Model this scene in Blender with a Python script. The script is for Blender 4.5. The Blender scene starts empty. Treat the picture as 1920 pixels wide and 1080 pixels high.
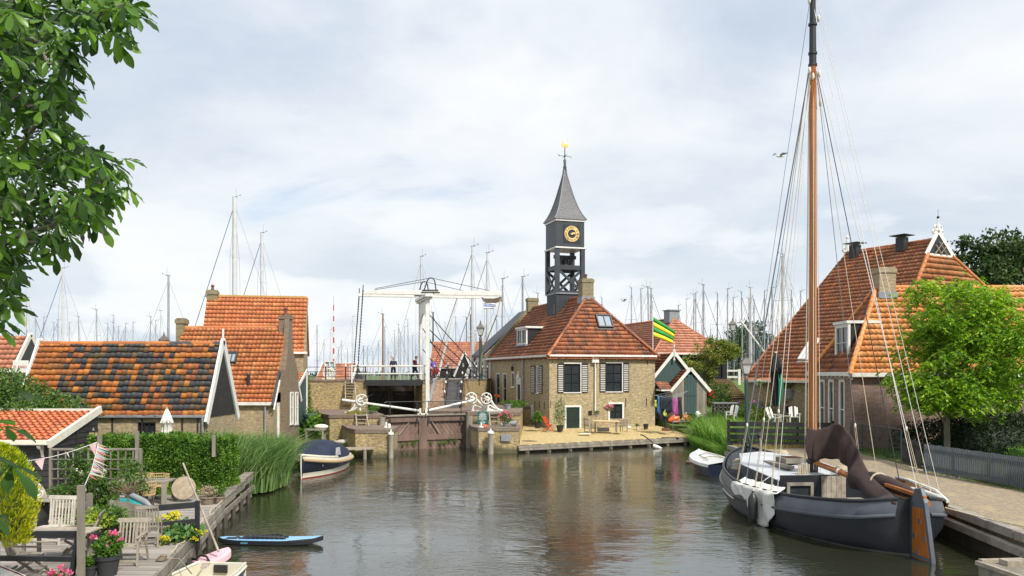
import bpy, bmesh, math, random
import numpy as np
from mathutils import Vector, Matrix
R=math.radians; RNG=random.Random(7); NP=np.random.default_rng(11)
scene=bpy.context.scene
# ---------------------------------------------------------------- camera
F=1550.0; Y0=700.0; H=5.0
cd=bpy.data.cameras.new('camera'); cam=bpy.data.objects.new('camera',cd); scene.collection.objects.link(cam)
cam.location=(0,0,H); cam.rotation_euler=(R(90),0,0)
cd.sensor_width=36; cd.lens=36*F/1920; cd.shift_y=(Y0-540)/1920; cd.clip_end=6000; cd.clip_start=.1
scene.camera=cam
# ---------------------------------------------------------------- sky and sun
SUN_EL, SUN_AZ = R(48), R(-37)     # azimuth measured from behind the camera towards the right
w=bpy.data.worlds.new('World'); scene.world=w; w.use_nodes=True
n=w.node_tree; n.nodes.clear()
out=n.nodes.new('ShaderNodeOutputWorld')
sky=n.nodes.new('ShaderNodeTexSky'); sky.sky_type='NISHITA'; sky.sun_disc=False; sky.sun_elevation=SUN_EL; sky.sun_rotation=math.pi-R(37); sky.ozone_density=1.6
b1=n.nodes.new('ShaderNodeBackground'); b1.inputs[1].default_value=.13; n.links.new(sky.outputs[0],b1.inputs[0])
tc=n.nodes.new('ShaderNodeTexCoord')
def mth(n,op,a,b=None,clamp=False):
    m=n.nodes.new('ShaderNodeMath'); m.operation=op; m.use_clamp=clamp
    for i,v in enumerate((a,b)):
        if v is None: continue
        if isinstance(v,(int,float)): m.inputs[i].default_value=v
        else: n.links.new(v,m.inputs[i])
    return m.outputs[0]
sep=n.nodes.new('ShaderNodeSeparateXYZ'); n.links.new(tc.outputs['Generated'],sep.inputs[0])
zz=mth(n,'MAXIMUM',sep.outputs[2],0.0)
den=mth(n,'ADD',zz,.22)
cx=mth(n,'DIVIDE',sep.outputs[0],den); cy=mth(n,'DIVIDE',sep.outputs[1],den)
cmb=n.nodes.new('ShaderNodeCombineXYZ'); n.links.new(cx,cmb.inputs[0]); n.links.new(cy,cmb.inputs[1])
mp=n.nodes.new('ShaderNodeMapping'); n.links.new(cmb.outputs[0],mp.inputs[0]); mp.inputs['Location'].default_value=(3.1,1.7,0)
def wn(scale,detail,rough,vec=None,dist=0):
    t=n.nodes.new('ShaderNodeTexNoise'); t.inputs['Scale'].default_value=scale; t.inputs['Detail'].default_value=detail
    t.inputs['Roughness'].default_value=rough; t.inputs['Distortion'].default_value=dist
    n.links.new(vec or mp.outputs[0],t.inputs['Vector']); return t.outputs[0]
def rampn(n,fac,stops,interp='LINEAR'):
    r=n.nodes.new('ShaderNodeValToRGB'); n.links.new(fac,r.inputs[0]); e=r.color_ramp.elements
    r.color_ramp.interpolation=interp
    while len(e)>1: e.remove(e[-1])
    e[0].position=stops[0][0]; e[0].color=(*stops[0][1],1)
    for p,c in stops[1:]:
        k=e.new(p); k.color=(*c,1)
    return r.outputs[0]
cov=rampn(n,wn(.9,7,.55,dist=.3),[(.24,(.35,)*3),(.33,(.90,)*3),(.40,(1,)*3)])
# broad soft cloud deck, tone varying from pale blue grey to white
tone=rampn(n,wn(1.15,9,.56,dist=.25),[(.33,(.45,.53,.635)),(.43,(.56,.62,.705)),(.51,(.67,.71,.76)),(.58,(.735,.76,.79)),(.66,(.80,.81,.82))])
# small cumulus banks low over the horizon
map2=n.nodes.new('ShaderNodeMapping'); n.links.new(tc.outputs['Generated'],map2.inputs[0]); map2.inputs['Scale'].default_value=(3.2,3.2,9.5); map2.inputs['Location'].default_value=(.35,0,.25)
puff=rampn(n,wn(1.25,8,.52,map2.outputs[0]),[(.47,(0,)*3),(.53,(.7,)*3),(.62,(1,)*3)])
band=rampn(n,sep.outputs[2],[(0,(.75,)*3),(.02,(1,)*3),(.17,(.55,)*3),(.27,(0,)*3)])
pf=n.nodes.new('ShaderNodeMixRGB'); pf.blend_type='MULTIPLY'; pf.inputs[0].default_value=1; n.links.new(puff,pf.inputs[1]); n.links.new(band,pf.inputs[2])
low=n.nodes.new('ShaderNodeMixRGB'); n.links.new(rampn(n,sep.outputs[2],[(0,(.75,)*3),(.12,(.6,)*3),(.30,(0,)*3)]),low.inputs[0]); n.links.new(tone,low.inputs[1]); low.inputs[2].default_value=(.60,.665,.72,1)
mx=n.nodes.new('ShaderNodeMixRGB'); n.links.new(pf.outputs[0],mx.inputs[0]); n.links.new(low.outputs[0],mx.inputs[1]); mx.inputs[2].default_value=(.84,.85,.855,1)
b2=n.nodes.new('ShaderNodeBackground'); b2.inputs[1].default_value=1.06; n.links.new(mx.outputs[0],b2.inputs[0])
ms=n.nodes.new('ShaderNodeMixShader'); n.links.new(cov,ms.inputs[0]); n.links.new(b1.outputs[0],ms.inputs[1]); n.links.new(b2.outputs[0],ms.inputs[2])
n.links.new(ms.outputs[0],out.inputs[0])
sd=bpy.data.lights.new('sun','SUN'); sd.energy=4.6; sd.angle=R(7); sd.color=(1,.95,.86)
so=bpy.data.objects.new('sun',sd); scene.collection.objects.link(so)
sdir=Vector((math.sin(R(37))*math.cos(SUN_EL), -math.cos(R(37))*math.cos(SUN_EL), math.sin(SUN_EL)))
so.rotation_euler=sdir.to_track_quat('Z','Y').to_euler(); so.location=(30,-30,60)
scene.view_settings.view_transform='Standard'; scene.view_settings.look='None'; scene.view_settings.gamma=1; scene.view_settings.exposure=.24
# ---------------------------------------------------------------- helpers
def P(px,py,D): return Vector(((px-960)/F*D, D, H-(py-Y0)/F*D))
def gz(py,z): return (H-z)*F/(py-Y0)              # distance of a point of height z seen at row py
def X(px,D): return (px-960)/F*D
def Z(py,D): return H-(py-Y0)/F*D
class MB:
    def __init__(s): s.v=[]; s.f=[]; s.mi=[]; s.m=0
    def add(s,vs,fs):
        o=len(s.v); s.v+= [tuple(v) for v in vs]; s.f+=[tuple(i+o for i in f) for f in fs]; s.mi+=[s.m]*len(fs); return s
    def poly(s,pts): return s.add(pts,[tuple(range(len(pts)))])
    def box(s,x0,x1,y0,y1,z0,z1):
        return s.add([(x0,y0,z0),(x1,y0,z0),(x1,y1,z0),(x0,y1,z0),(x0,y0,z1),(x1,y0,z1),(x1,y1,z1),(x0,y1,z1)],
          [(3,2,1,0),(4,5,6,7),(0,1,5,4),(1,2,6,5),(2,3,7,6),(3,0,4,7)])
    def obox(s,c,size,rz=0,rx=0,ry=0):
        m=Matrix.Translation(c)@Matrix.Rotation(rz,4,'Z')@Matrix.Rotation(ry,4,'Y')@Matrix.Rotation(rx,4,'X')
        a,b,d=[k/2 for k in size]
        vs=[m@Vector(p) for p in [(-a,-b,-d),(a,-b,-d),(a,b,-d),(-a,b,-d),(-a,-b,d),(a,-b,d),(a,b,d),(-a,b,d)]]
        return s.add(vs,[(3,2,1,0),(4,5,6,7),(0,1,5,4),(1,2,6,5),(2,3,7,6),(3,0,4,7)])
    def beam(s,p,q,wd,ht,up=(0,0,1)):
        p=Vector(p); q=Vector(q); d=(q-p).normalized(); u=Vector(up)
        if abs(d.dot(u))>.98: u=Vector((0,1,0))
        a=d.cross(u).normalized()*wd/2; b=a.cross(d).normalized()*ht/2
        vs=[p-a-b,p+a-b,p+a+b,p-a+b,q-a-b,q+a-b,q+a+b,q-a+b]
        return s.add(vs,[(3,2,1,0),(4,5,6,7),(0,1,5,4),(1,2,6,5),(2,3,7,6),(3,0,4,7)])
    def path(s,pts,r,n=8,cap=True,closed=False):
        pts=[Vector(p) for p in pts]; k=len(pts)
        rs=r if isinstance(r,(list,tuple)) else [r]*k
        vs=[]; pa=None
        for i,p in enumerate(pts):
            if closed: d=pts[(i+1)%k]-pts[i-1]
            else: d=(pts[min(i+1,k-1)]-pts[max(i-1,0)])
            d.normalize()
            if pa is None:
                u=Vector((0,0,1)) if abs(d.z)<.9 else Vector((1,0,0)); a=d.cross(u).normalized()
            else:
                a=(pa-d*pa.dot(d)).normalized()
            pa=a; b=d.cross(a)
            for j in range(n):
                t=2*math.pi*j/n; vs.append(p+(a*math.cos(t)+b*math.sin(t))*rs[i])
        fs=[]
        for i in range(k if closed else k-1):
            i2=(i+1)%k
            for j in range(n):
                j2=(j+1)%n; fs.append((i*n+j,i*n+j2,i2*n+j2,i2*n+j))
        if cap and not closed: fs+=[tuple(range(n-1,-1,-1)),tuple(range((k-1)*n,k*n))]
        return s.add(vs,fs)
    def tube(s,p,q,r0,r1=None,n=8): return s.path([p,q],[r0,r0 if r1 is None else r1],n)
    def lathe(s,prof,c=(0,0,0),n=16,axis='Z'):
        vs=[];fs=[]
        for r,z in prof:
            for j in range(n):
                t=2*math.pi*j/n
                if axis=='Z': vs.append((c[0]+r*math.cos(t),c[1]+r*math.sin(t),c[2]+z))
                elif axis=='Y': vs.append((c[0]+r*math.cos(t),c[1]+z,c[2]+r*math.sin(t)))
                else: vs.append((c[0]+z,c[1]+r*math.cos(t),c[2]+r*math.sin(t)))
        k=len(prof)
        for i in range(k-1):
            for j in range(n):
                j2=(j+1)%n; fs.append((i*n+j,i*n+j2,(i+1)*n+j2,(i+1)*n+j))
        fs+=[tuple(range(n-1,-1,-1)),tuple(range((k-1)*n,k*n))]
        return s.add(vs,fs)
    def ball(s,c,r,n=12,m=8):
        if isinstance(r,(int,float)): r=(r,r,r)
        prof=[(math.sin(math.pi*i/m),-math.cos(math.pi*i/m)) for i in range(1,m)]
        vs=[];fs=[]
        for a,z in prof:
            for j in range(n):
                t=2*math.pi*j/n; vs.append((c[0]+r[0]*a*math.cos(t),c[1]+r[1]*a*math.sin(t),c[2]+r[2]*z))
        k=len(prof); vs.append((c[0],c[1],c[2]-r[2])); vs.append((c[0],c[1],c[2]+r[2]))
        for i in range(k-1):
            for j in range(n):
                j2=(j+1)%n; fs.append((i*n+j,i*n+j2,(i+1)*n+j2,(i+1)*n+j))
        for j in range(n):
            j2=(j+1)%n; fs.append((k*n,j2,j)); fs.append((k*n+1,(k-1)*n+j,(k-1)*n+j2))
        return s.add(vs,fs)
    def prism(s,poly,vec):
        k=len(poly); vec=Vector(vec); a=[Vector(p) for p in poly]; b=[p+vec for p in a]
        return s.add(a+b,[tuple(range(k-1,-1,-1)),tuple(range(k,2*k))]+[(i,(i+1)%k,(i+1)%k+k,i+k) for i in range(k)])
    def build(s,name,mats,parent=None,loc=(0,0,0),rz=0,smooth=None,bevel=0,fix=True,uv=None):
        me=bpy.data.meshes.new(name); me.from_pydata(s.v,[],s.f); 
        if not isinstance(mats,(list,tuple)): mats=[mats]
        for m in mats: me.materials.append(m)
        if max(s.mi or [0])>0: me.polygons.foreach_set('material_index',s.mi)
        if fix and len(s.f)<60000:
            b=bmesh.new(); b.from_mesh(me); bmesh.ops.recalc_face_normals(b,faces=b.faces); b.to_mesh(me); b.free()
        auto_uv(me)
        if smooth is not None:
            me.polygons.foreach_set('use_smooth',[True]*len(me.polygons))
            if smooth>0: me.set_sharp_from_angle(angle=R(smooth))
        me.update()
        return link(name,me,parent,loc,rz,bevel)
def each(mb,name,mats,parent=None,**kw):
    """every closed piece that was added becomes an object of its own"""
    o=None; par_=list(range(len(mb.v)))
    def fd(a):
        while par_[a]!=a: par_[a]=par_[par_[a]]; a=par_[a]
        return a
    for f in mb.f:
        for i in f[1:]: par_[fd(i)]=fd(f[0])
    grp={}
    for k,f in enumerate(mb.f): grp.setdefault(fd(f[0]),[]).append(k)
    for ks in grp.values():
        q=MB(); mp_={}
        for k in ks:
            for i in mb.f[k]:
                if i not in mp_: mp_[i]=len(q.v); q.v.append(mb.v[i])
            q.f.append(tuple(mp_[i] for i in mb.f[k])); q.mi.append(mb.mi[k])
        o=q.build(name,mats,parent,**kw)
    return o
def link(name,me,parent=None,loc=(0,0,0),rz=0,bevel=0):
    o=bpy.data.objects.new(name,me); scene.collection.objects.link(o)
    o.location=loc; o.rotation_euler=(0,0,rz)
    if parent is not None:
        o.parent=parent; CHD.setdefault(parent.name,[]).append(o)
    if bevel:
        bm=o.modifiers.new('bevel','BEVEL'); bm.width=bevel; bm.segments=2; bm.limit_method='ANGLE'; bm.angle_limit=R(40)
    return o
def auto_uv(me):
    nl=len(me.loops); npoly=len(me.polygons)
    if not nl: return
    uvl=me.uv_layers.new(name='UVMap')
    co=np.empty(len(me.vertices)*3); me.vertices.foreach_get('co',co); co=co.reshape(-1,3)
    vi=np.empty(nl,dtype=np.int64); me.loops.foreach_get('vertex_index',vi)
    nm=np.empty(npoly*3); me.polygons.foreach_get('normal',nm); nm=nm.reshape(-1,3)
    tot=np.empty(npoly,dtype=np.int64); me.polygons.foreach_get('loop_total',tot)
    ln=np.repeat(nm,tot,axis=0); p=co[vi]
    h=np.hypot(ln[:,0],ln[:,1]); flat=h<.35; hh=np.where(flat,1,h)
    u=np.where(flat,p[:,0],(-ln[:,1]*p[:,0]+ln[:,0]*p[:,1])/hh); v=np.where(flat,p[:,1],p[:,2])
    uvl.data.foreach_set('uv',np.stack([u,v],1).ravel())
def npmesh(name,verts,loops,tot,mats,parent=None,loc=(0,0,0),uv=None,smooth=False,mi=None):
    me=bpy.data.meshes.new(name); nv=len(verts); nl=len(loops); nf=len(tot)
    me.vertices.add(nv); me.vertices.foreach_set('co',np.asarray(verts,dtype=np.float32).ravel())
    me.loops.add(nl); me.loops.foreach_set('vertex_index',np.asarray(loops,dtype=np.int32).ravel())
    me.polygons.add(nf); tot=np.asarray(tot,dtype=np.int32)
    me.polygons.foreach_set('loop_start',np.concatenate([[0],np.cumsum(tot)[:-1]]).astype(np.int32))
    if mi is not None: me.polygons.foreach_set('material_index',np.asarray(mi,dtype=np.int32))
    me.update(calc_edges=True)
    if uv is not None:
        l=me.uv_layers.new(name='UVMap'); l.data.foreach_set('uv',np.asarray(uv,dtype=np.float32).ravel())
    if smooth: me.polygons.foreach_set('use_smooth',[True]*nf)
    for m in (mats if isinstance(mats,(list,tuple)) else [mats]): me.materials.append(m)
    return link(name,me,parent,loc)
def thing(name,label,cat,loc=(0,0,0),rz=0,group=None,kind=None):
    o=bpy.data.objects.new(name,None); scene.collection.objects.link(o); o.location=loc; o.rotation_euler=(0,0,rz)
    o.empty_display_size=.3
    return tag(o,label,cat,group,kind)
def tag(o,label=None,cat=None,group=None,kind=None):
    if label: o['label']=label
    if cat: o['category']=cat
    if group: o['group']=group
    if kind: o['kind']=kind
    return o
def struct(o): o['kind']='structure'; return o
CHD={}
def dup(o,loc=None,rz=None,label=None,parent=None,scale=None,group=None):
    def rec(a,par):
        c=a.copy(); scene.collection.objects.link(c); c.parent=par
        if par is not None: CHD.setdefault(par.name,[]).append(c)
        for ch in [x for x in ALLCH(a)]: rec(ch,c)
        return c
    c=rec(o,parent)
    if loc is not None: c.location=loc
    if rz is not None: c.rotation_euler=(0,0,rz)
    if scale is not None: c.scale=scale if isinstance(scale,(tuple,list)) else (scale,)*3
    if label: c['label']=label
    if group: c['group']=group
    return c
def ALLCH(a): return list(CHD.get(a.name,[]))
# ---------------------------------------------------------------- materials
MC={}
def newmat(name):
    m=bpy.data.materials.new(name); m.use_nodes=True; return m,m.node_tree,m.node_tree.nodes['Principled BSDF']
def tex(n,kind,**kw):
    t=n.nodes.new(kind)
    return t
def nz(n,scale,detail=4,rough=.55,coord='Object',sc=None,dist=0):
    t=n.nodes.new('ShaderNodeTexNoise'); t.inputs['Scale'].default_value=scale; t.inputs['Detail'].default_value=detail; t.inputs['Roughness'].default_value=rough; t.inputs['Distortion'].default_value=dist
    c=n.nodes.new('ShaderNodeTexCoord'); v=c.outputs[coord]
    if sc:
        m=n.nodes.new('ShaderNodeMapping'); m.inputs['Scale'].default_value=sc; n.links.new(v,m.inputs[0]); v=m.outputs[0]
    n.links.new(v,t.inputs['Vector']); return t.outputs[0]
def mixc(n,f,a,b,mode='MIX'):
    m=n.nodes.new('ShaderNodeMixRGB'); m.blend_type=mode
    for i,v in enumerate((f,a,b)):
        if isinstance(v,(int,float)): m.inputs[i].default_value=v
        elif isinstance(v,tuple): m.inputs[i].default_value=(*v,1)
        else: n.links.new(v,m.inputs[i])
    return m.outputs[0]
def bumpn(n,b,h,strength,dist=.02):
    k=n.nodes.new('ShaderNodeBump'); k.inputs['Strength'].default_value=strength; k.inputs['Distance'].default_value=dist
    n.links.new(h,k.inputs['Height']); n.links.new(k.outputs[0],b.inputs['Normal'])
def isl(n):
    g=n.nodes.new('ShaderNodeNewGeometry'); return g.outputs['Random Per Island']
def M(name,c1,c2=None,scale=4,rough=.7,bump=.15,bscale=None,metal=0,sc=None,spec=None,island=0,wear=None):
    if name in MC: return MC[name]
    m,n,b=newmat(name)
    c2=c2 or tuple(x*.72 for x in c1)
    f=nz(n,scale,6,.6,sc=sc); col=rampn(n,f,[(.32,c2),(.68,c1)])
    if island:
        r=rampn(n,isl(n),[(0,(1-island,)*3),(1,(1+island*.6,)*3)]); col=mixc(n,1.0,col,r,'MULTIPLY')
    if wear: col=mixc(n,rampn(n,nz(n,scale*2.3,8,.7,sc=sc),[(.58,(0,)*3),(.68,(1,)*3)]),col,wear)
    n.links.new(col,b.inputs['Base Color']); b.inputs['Roughness'].default_value=rough; b.inputs['Metallic'].default_value=metal
    if spec is not None: b.inputs['Specular IOR Level'].default_value=spec
    if bump: bumpn(n,b,nz(n,bscale or scale*6,5,.65,sc=sc),bump,.02)
    MC[name]=m; return m
def brick(name,ca,cb,cm,stain=(.2,.17,.12),sp=(.55,.42,.2),amt=.5,spk=.35,bw=.21,bh=.065,wet=False):
    if name in MC: return MC[name]
    m,n,b=newmat(name)
    tc=n.nodes.new('ShaderNodeTexCoord'); t=n.nodes.new('ShaderNodeTexBrick'); n.links.new(tc.outputs['UV'],t.inputs['Vector'])
    t.inputs['Color1'].default_value=(*ca,1); t.inputs['Color2'].default_value=(*cb,1); t.inputs['Mortar'].default_value=(*cm,1)
    t.inputs['Scale'].default_value=1; t.inputs['Brick Width'].default_value=bw; t.inputs['Row Height'].default_value=bh; t.inputs['Mortar Size'].default_value=.009; t.inputs['Mortar Smooth'].default_value=.3
    col=t.outputs['Color']
    col=mixc(n,rampn(n,nz(n,4.5,5,.7,coord='UV',sc=(1,1.7,1)),[(.47,(0,)*3),(.56,(spk,)*3)]),col,sp)
    col=mixc(n,rampn(n,nz(n,5.5,5,.72,coord='UV',sc=(1.2,1.8,1)),[(.53,(0,)*3),(.62,(amt,)*3)]),col,stain)
    col=mixc(n,rampn(n,nz(n,3.2,7,.72,coord='UV',sc=(.8,2.6,1)),[(.40,(.62,)*3),(.62,(1.22,)*3)]),(0,0,0),col) if False else mixc(n,1.0,col,rampn(n,nz(n,3.4,7,.75,coord='UV',sc=(.7,2.8,1)),[(.36,(.66,)*3),(.64,(1.20,)*3)]),'MULTIPLY')
    col=mixc(n,rampn(n,nz(n,.55,6,.6,sc=(1,1,.6)),[(.48,(0,)*3),(.75,(amt,)*3)]),col,stain)
    if wet:   # algae and damp along the water line, ragged upper edge
        so_=n.nodes.new('ShaderNodeSeparateXYZ'); n.links.new(tc.outputs['Object'],so_.inputs[0])
        lv_=mth(n,'ADD',so_.outputs[2],mth(n,'MULTIPLY',nz(n,1.6,5,.65),-.9))
        col=mixc(n,rampn(n,mth(n,'ADD',lv_,.5),[(.22,(.85,)*3),(.50,(0,)*3)]),col,(.045,.05,.025))
    n.links.new(col,b.inputs['Base Color']); b.inputs['Roughness'].default_value=.9
    bumpn(n,b,mixc(n,.5,t.outputs['Fac'],nz(n,30,4,.7,coord='UV')),-.5,.012)
    MC[name]=m; return m
def tilem(name,stops,moss=(.16,.12,.05),mossamt=.4,low=.35,rough=.62,seed=0.0,gloss=0,newcols=0):
    if name in MC: return MC[name]
    m,n,b=newmat(name)
    tc=n.nodes.new('ShaderNodeTexCoord'); fl=n.nodes.new('ShaderNodeVectorMath'); fl.operation='FLOOR'; n.links.new(tc.outputs['UV'],fl.inputs[0])
    ad=n.nodes.new('ShaderNodeVectorMath'); ad.operation='ADD'; n.links.new(fl.outputs[0],ad.inputs[0]); ad.inputs[1].default_value=(seed+.5,seed*2+.5,.5)
    wnn=n.nodes.new('ShaderNodeTexWhiteNoise'); wnn.noise_dimensions='3D'; n.links.new(ad.outputs[0],wnn.inputs['Vector'])
    ln=n.nodes.new('ShaderNodeTexNoise'); ln.inputs['Scale'].default_value=.22; ln.inputs['Detail'].default_value=2; n.links.new(ad.outputs[0],ln.inputs['Vector'])
    lo=mth(n,'MULTIPLY',mth(n,'SUBTRACT',ln.outputs[0],.5),low*4.2)
    f=mth(n,'ADD',wnn.outputs['Value'],lo,True)
    if newcols:   # columns at one end and the bottom course were renewed with orange tiles
        sp_=n.nodes.new('ShaderNodeSeparateXYZ'); n.links.new(fl.outputs[0],sp_.inputs[0])
        a=mth(n,'ADD',mth(n,'LESS_THAN',sp_.outputs[0],newcols),mth(n,'LESS_THAN',sp_.outputs[1],.5),True)
        f=mth(n,'MAXIMUM',f,mth(n,'MULTIPLY',a,mth(n,'ADD',.70,mth(n,'MULTIPLY',wnn.outputs['Value'],.28))))
    col=rampn(n,f,stops)
    v=rampn(n,wnn.outputs['Color'],[(0,(.78,)*3),(1,(1.15,)*3)]); col=mixc(n,1.0,col,v,'MULTIPLY')
    col=mixc(n,rampn(n,nz(n,1.3,8,.68),[(.47,(0,)*3),(.68,(mossamt,)*3)]),col,moss)
    col=mixc(n,rampn(n,nz(n,14,5,.7),[(.52,(0,)*3),(.72,(.45,)*3)]),col,tuple(x*.6 for x in moss))
    # lichen spots
    col=mixc(n,rampn(n,nz(n,7,8,.75),[(.66,(0,)*3),(.72,(.25,)*3)]),col,(.36,.31,.20))
    n.links.new(col,b.inputs['Base Color']); b.inputs['Roughness'].default_value=rough
    bumpn(n,b,nz(n,40,4,.7),.25,.01)
    MC[name]=m; return m
def leafm(name,stops,trans=.25,rough=.55,sc=.8,low=.35):
    if name in MC: return MC[name]
    m,n,b=newmat(name)
    f=mth(n,'ADD',isl(n),mth(n,'MULTIPLY',mth(n,'SUBTRACT',nz(n,sc,3,.5),.5),low*4),True)
    col=rampn(n,f,stops); n.links.new(col,b.inputs['Base Color']); b.inputs['Roughness'].default_value=rough
    b.inputs['Specular IOR Level'].default_value=.35
    t=n.nodes.new('ShaderNodeBsdfTranslucent'); n.links.new(mixc(n,1.0,col,(1.3,1.5,.7),'MULTIPLY'),t.inputs[0])
    mxs=n.nodes.new('ShaderNodeMixShader'); mxs.inputs[0].default_value=trans
    n.links.new(b.outputs[0],mxs.inputs[1]); n.links.new(t.outputs[0],mxs.inputs[2])
    o=[x for x in n.nodes if x.type=='OUTPUT_MATERIAL'][0]; n.links.new(mxs.outputs[0],o.inputs[0])
    MC[name]=m; return m
# ---- palette
white=M('white paint',(.72,.72,.68),(.60,.60,.55),3,.45,.05,wear=(.42,.38,.30))
cream=M('cream paint',(.70,.68,.58),(.60,.57,.47),3,.5,.05)
black=M('black paint',(.022,.024,.027),(.012,.013,.015),5,.45,.08)
tarred=M('tarred boards',(.028,.028,.03),(.012,.012,.013),2,.55,.35,12,sc=(1,1,6))
dkgreen=M('dark green paint',(.035,.07,.06),(.022,.045,.04),3,.45,.05)
slateg=M('slate grey paint',(.040,.046,.053),(.028,.033,.039),2,.45,.06)
lead=M('lead sheet',(.26,.28,.30),(.18,.19,.21),3,.5,.1)
zinc=M('zinc gutter',(.36,.38,.40),(.26,.28,.30),3,.4,.05,metal=.4)
oldwood=M('weathered wood',(.29,.26,.21),(.14,.125,.10),2.5,.85,.45,14,sc=(1,1,.18),island=.22)
deckw=M('deck planks',(.36,.325,.29),(.20,.18,.155),1.8,.85,.5,16,sc=(.15,1,1),island=.28)
benchw=M('silvered teak',(.38,.33,.265),(.22,.185,.14),5,.75,.2,30,island=.15)
varn=M('varnished pine',(.43,.15,.03),(.27,.08,.014),2,.22,.06,20,sc=(4,4,.4))
gatew=M('brown gate timber',(.21,.135,.105),(.115,.075,.06),2,.8,.4,14,sc=(1,1,.3),island=.2,wear=(.20,.15,.12))
glass=M('window glass',(.035,.042,.048),(.02,.024,.028),1,.06,0)
skyglass=M('skylight glass',(.60,.64,.68),(.50,.54,.58),1,.08,0,metal=.75)  # pale metallic base puts the bright sky reflection into the panes
iron=M('wrought iron',(.03,.03,.033),(.02,.02,.02),6,.5,.1)
chrome=M('bare metal',(.55,.56,.57),(.42,.43,.44),6,.25,.02,metal=.9)
alu=M('mast aluminium',(.34,.36,.38),(.26,.275,.29),2,.5,.02)
rope=M('pale rope',(.52,.45,.33),(.38,.32,.22),30,.9,.4,80)
wrope=M('white rope',(.66,.64,.60),(.50,.48,.44),30,.85,.3,80)
wire=M('grey wire',(.20,.21,.23),(.14,.15,.16),8,.5,0)
gold=M('gilding',(.78,.58,.24),(.66,.46,.17),5,.4,.05,metal=.2)
# ================================================================ shared builders
Zv=Vector((0,0,1))
class Fr:
    """frame of a wall: U runs left to right seen from outside, N points out"""
    def __init__(s,O,U): s.O=Vector(O); s.U=Vector(U).normalized(); s.N=s.U.cross(Zv)
    def p(s,u,d,z): return s.O+s.U*u+s.N*d+Zv*z
    def box(s,mb,u0,u1,d0,d1,z0,z1):
        return mb.prism([s.p(u0,d0,z0),s.p(u1,d0,z0),s.p(u1,d1,z0),s.p(u0,d1,z0)],(0,0,z1-z0))
    def wall(s,mb,L,z0,z1,ops=(),dep=.14,u00=0):
        us=sorted({u00,L,*[o[0] for o in ops],*[o[1] for o in ops]}); zs=sorted({z0,z1,*[o[2] for o in ops],*[o[3] for o in ops]})
        for a,b in zip(us,us[1:]):
            for c,d in zip(zs,zs[1:]):
                if any(o[0]<=(a+b)/2<=o[1] and o[2]<=(c+d)/2<=o[3] for o in ops): continue
                mb.poly([s.p(a,0,c),s.p(b,0,c),s.p(b,0,d),s.p(a,0,d)])
        for o in ops:
            a,b,c,d=o[:4]
            mb.poly([s.p(a,0,c),s.p(a,-dep,c),s.p(a,-dep,d),s.p(a,0,d)]); mb.poly([s.p(b,0,c),s.p(b,0,d),s.p(b,-dep,d),s.p(b,-dep,c)])
            mb.poly([s.p(a,0,d),s.p(a,-dep,d),s.p(b,-dep,d),s.p(b,0,d)]); mb.poly([s.p(a,0,c),s.p(b,0,c),s.p(b,-dep,c),s.p(a,-dep,c)])
def window(par,fr,u0,u1,z0,z1,nx=2,nzz=2,fm=None,fw=.08,d=-.05,bar=.03,pm=None,sill=True,name='window'):
    fm=fm or white; mb=MB()
    fr.box(mb,u0,u0+fw,d-.08,d+.04,z0,z1); fr.box(mb,u1-fw,u1,d-.08,d+.04,z0,z1)
    fr.box(mb,u0+fw,u1-fw,d-.08,d+.037,z1-fw,z1); fr.box(mb,u0+fw,u1-fw,d-.08,d+.037,z0,z0+fw)
    for i in range(1,nx):
        u=u0+fw+(u1-u0-2*fw)*i/nx; fr.box(mb,u-bar/2,u+bar/2,d-.07,d+.02,z0+fw,z1-fw)
    for i in range(1,nzz):
        z=z0+fw+(z1-z0-2*fw)*i/nzz; fr.box(mb,u0+fw,u1-fw,d-.07,d+.017,z-bar/2,z+bar/2)
    o=mb.build(name,fm,par)
    g=MB(); fr.box(g,u0+fw*.6,u1-fw*.6,d-.06,d-.04,z0+fw*.6,z1-fw*.6); g.build('pane',pm or glass,o)
    if sill:
        g=MB(); fr.box(g,u0-.06,u1+.06,-.05,.07,z0-.07,z0-.003); g.build('sill',fm if fm is not black else white,o)
    return o
def door(par,fr,u0,u1,z0,z1,dm=None,fm=None,fw=.1,handle=True,planks=0):
    fm=fm or white; dm=dm or black; mb=MB()
    fr.box(mb,u0,u0+fw,-.10,.04,z0,z1); fr.box(mb,u1-fw,u1,-.10,.04,z0,z1); fr.box(mb,u0+fw,u1-fw,-.10,.037,z1-fw,z1)
    f=mb.build('door_frame',fm,par)
    g=MB(); fr.box(g,u0+fw,u1-fw,-.10,-.05,z0+.03,z1-fw)
    k=max(2,int((u1-u0)/.14))
    for i in range(k):
        a=u0+fw+(u1-u0-2*fw)*i/k; b=u0+fw+(u1-u0-2*fw)*(i+1)/k; fr.box(g,a+.006,b-.006,-.05,-.038,z0+.03,z1-fw-.002)
    o=g.build('door',dm,par)
    if handle:
        g=MB(); q=fr.p(u1-fw-.09,-.03,(z0+z1)/2); g.beam(q,q+fr.U*.1,.02,.02); g.beam(q,q+fr.N*-.03,.02,.02); g.build('handle',chrome,o)
    return o
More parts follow.
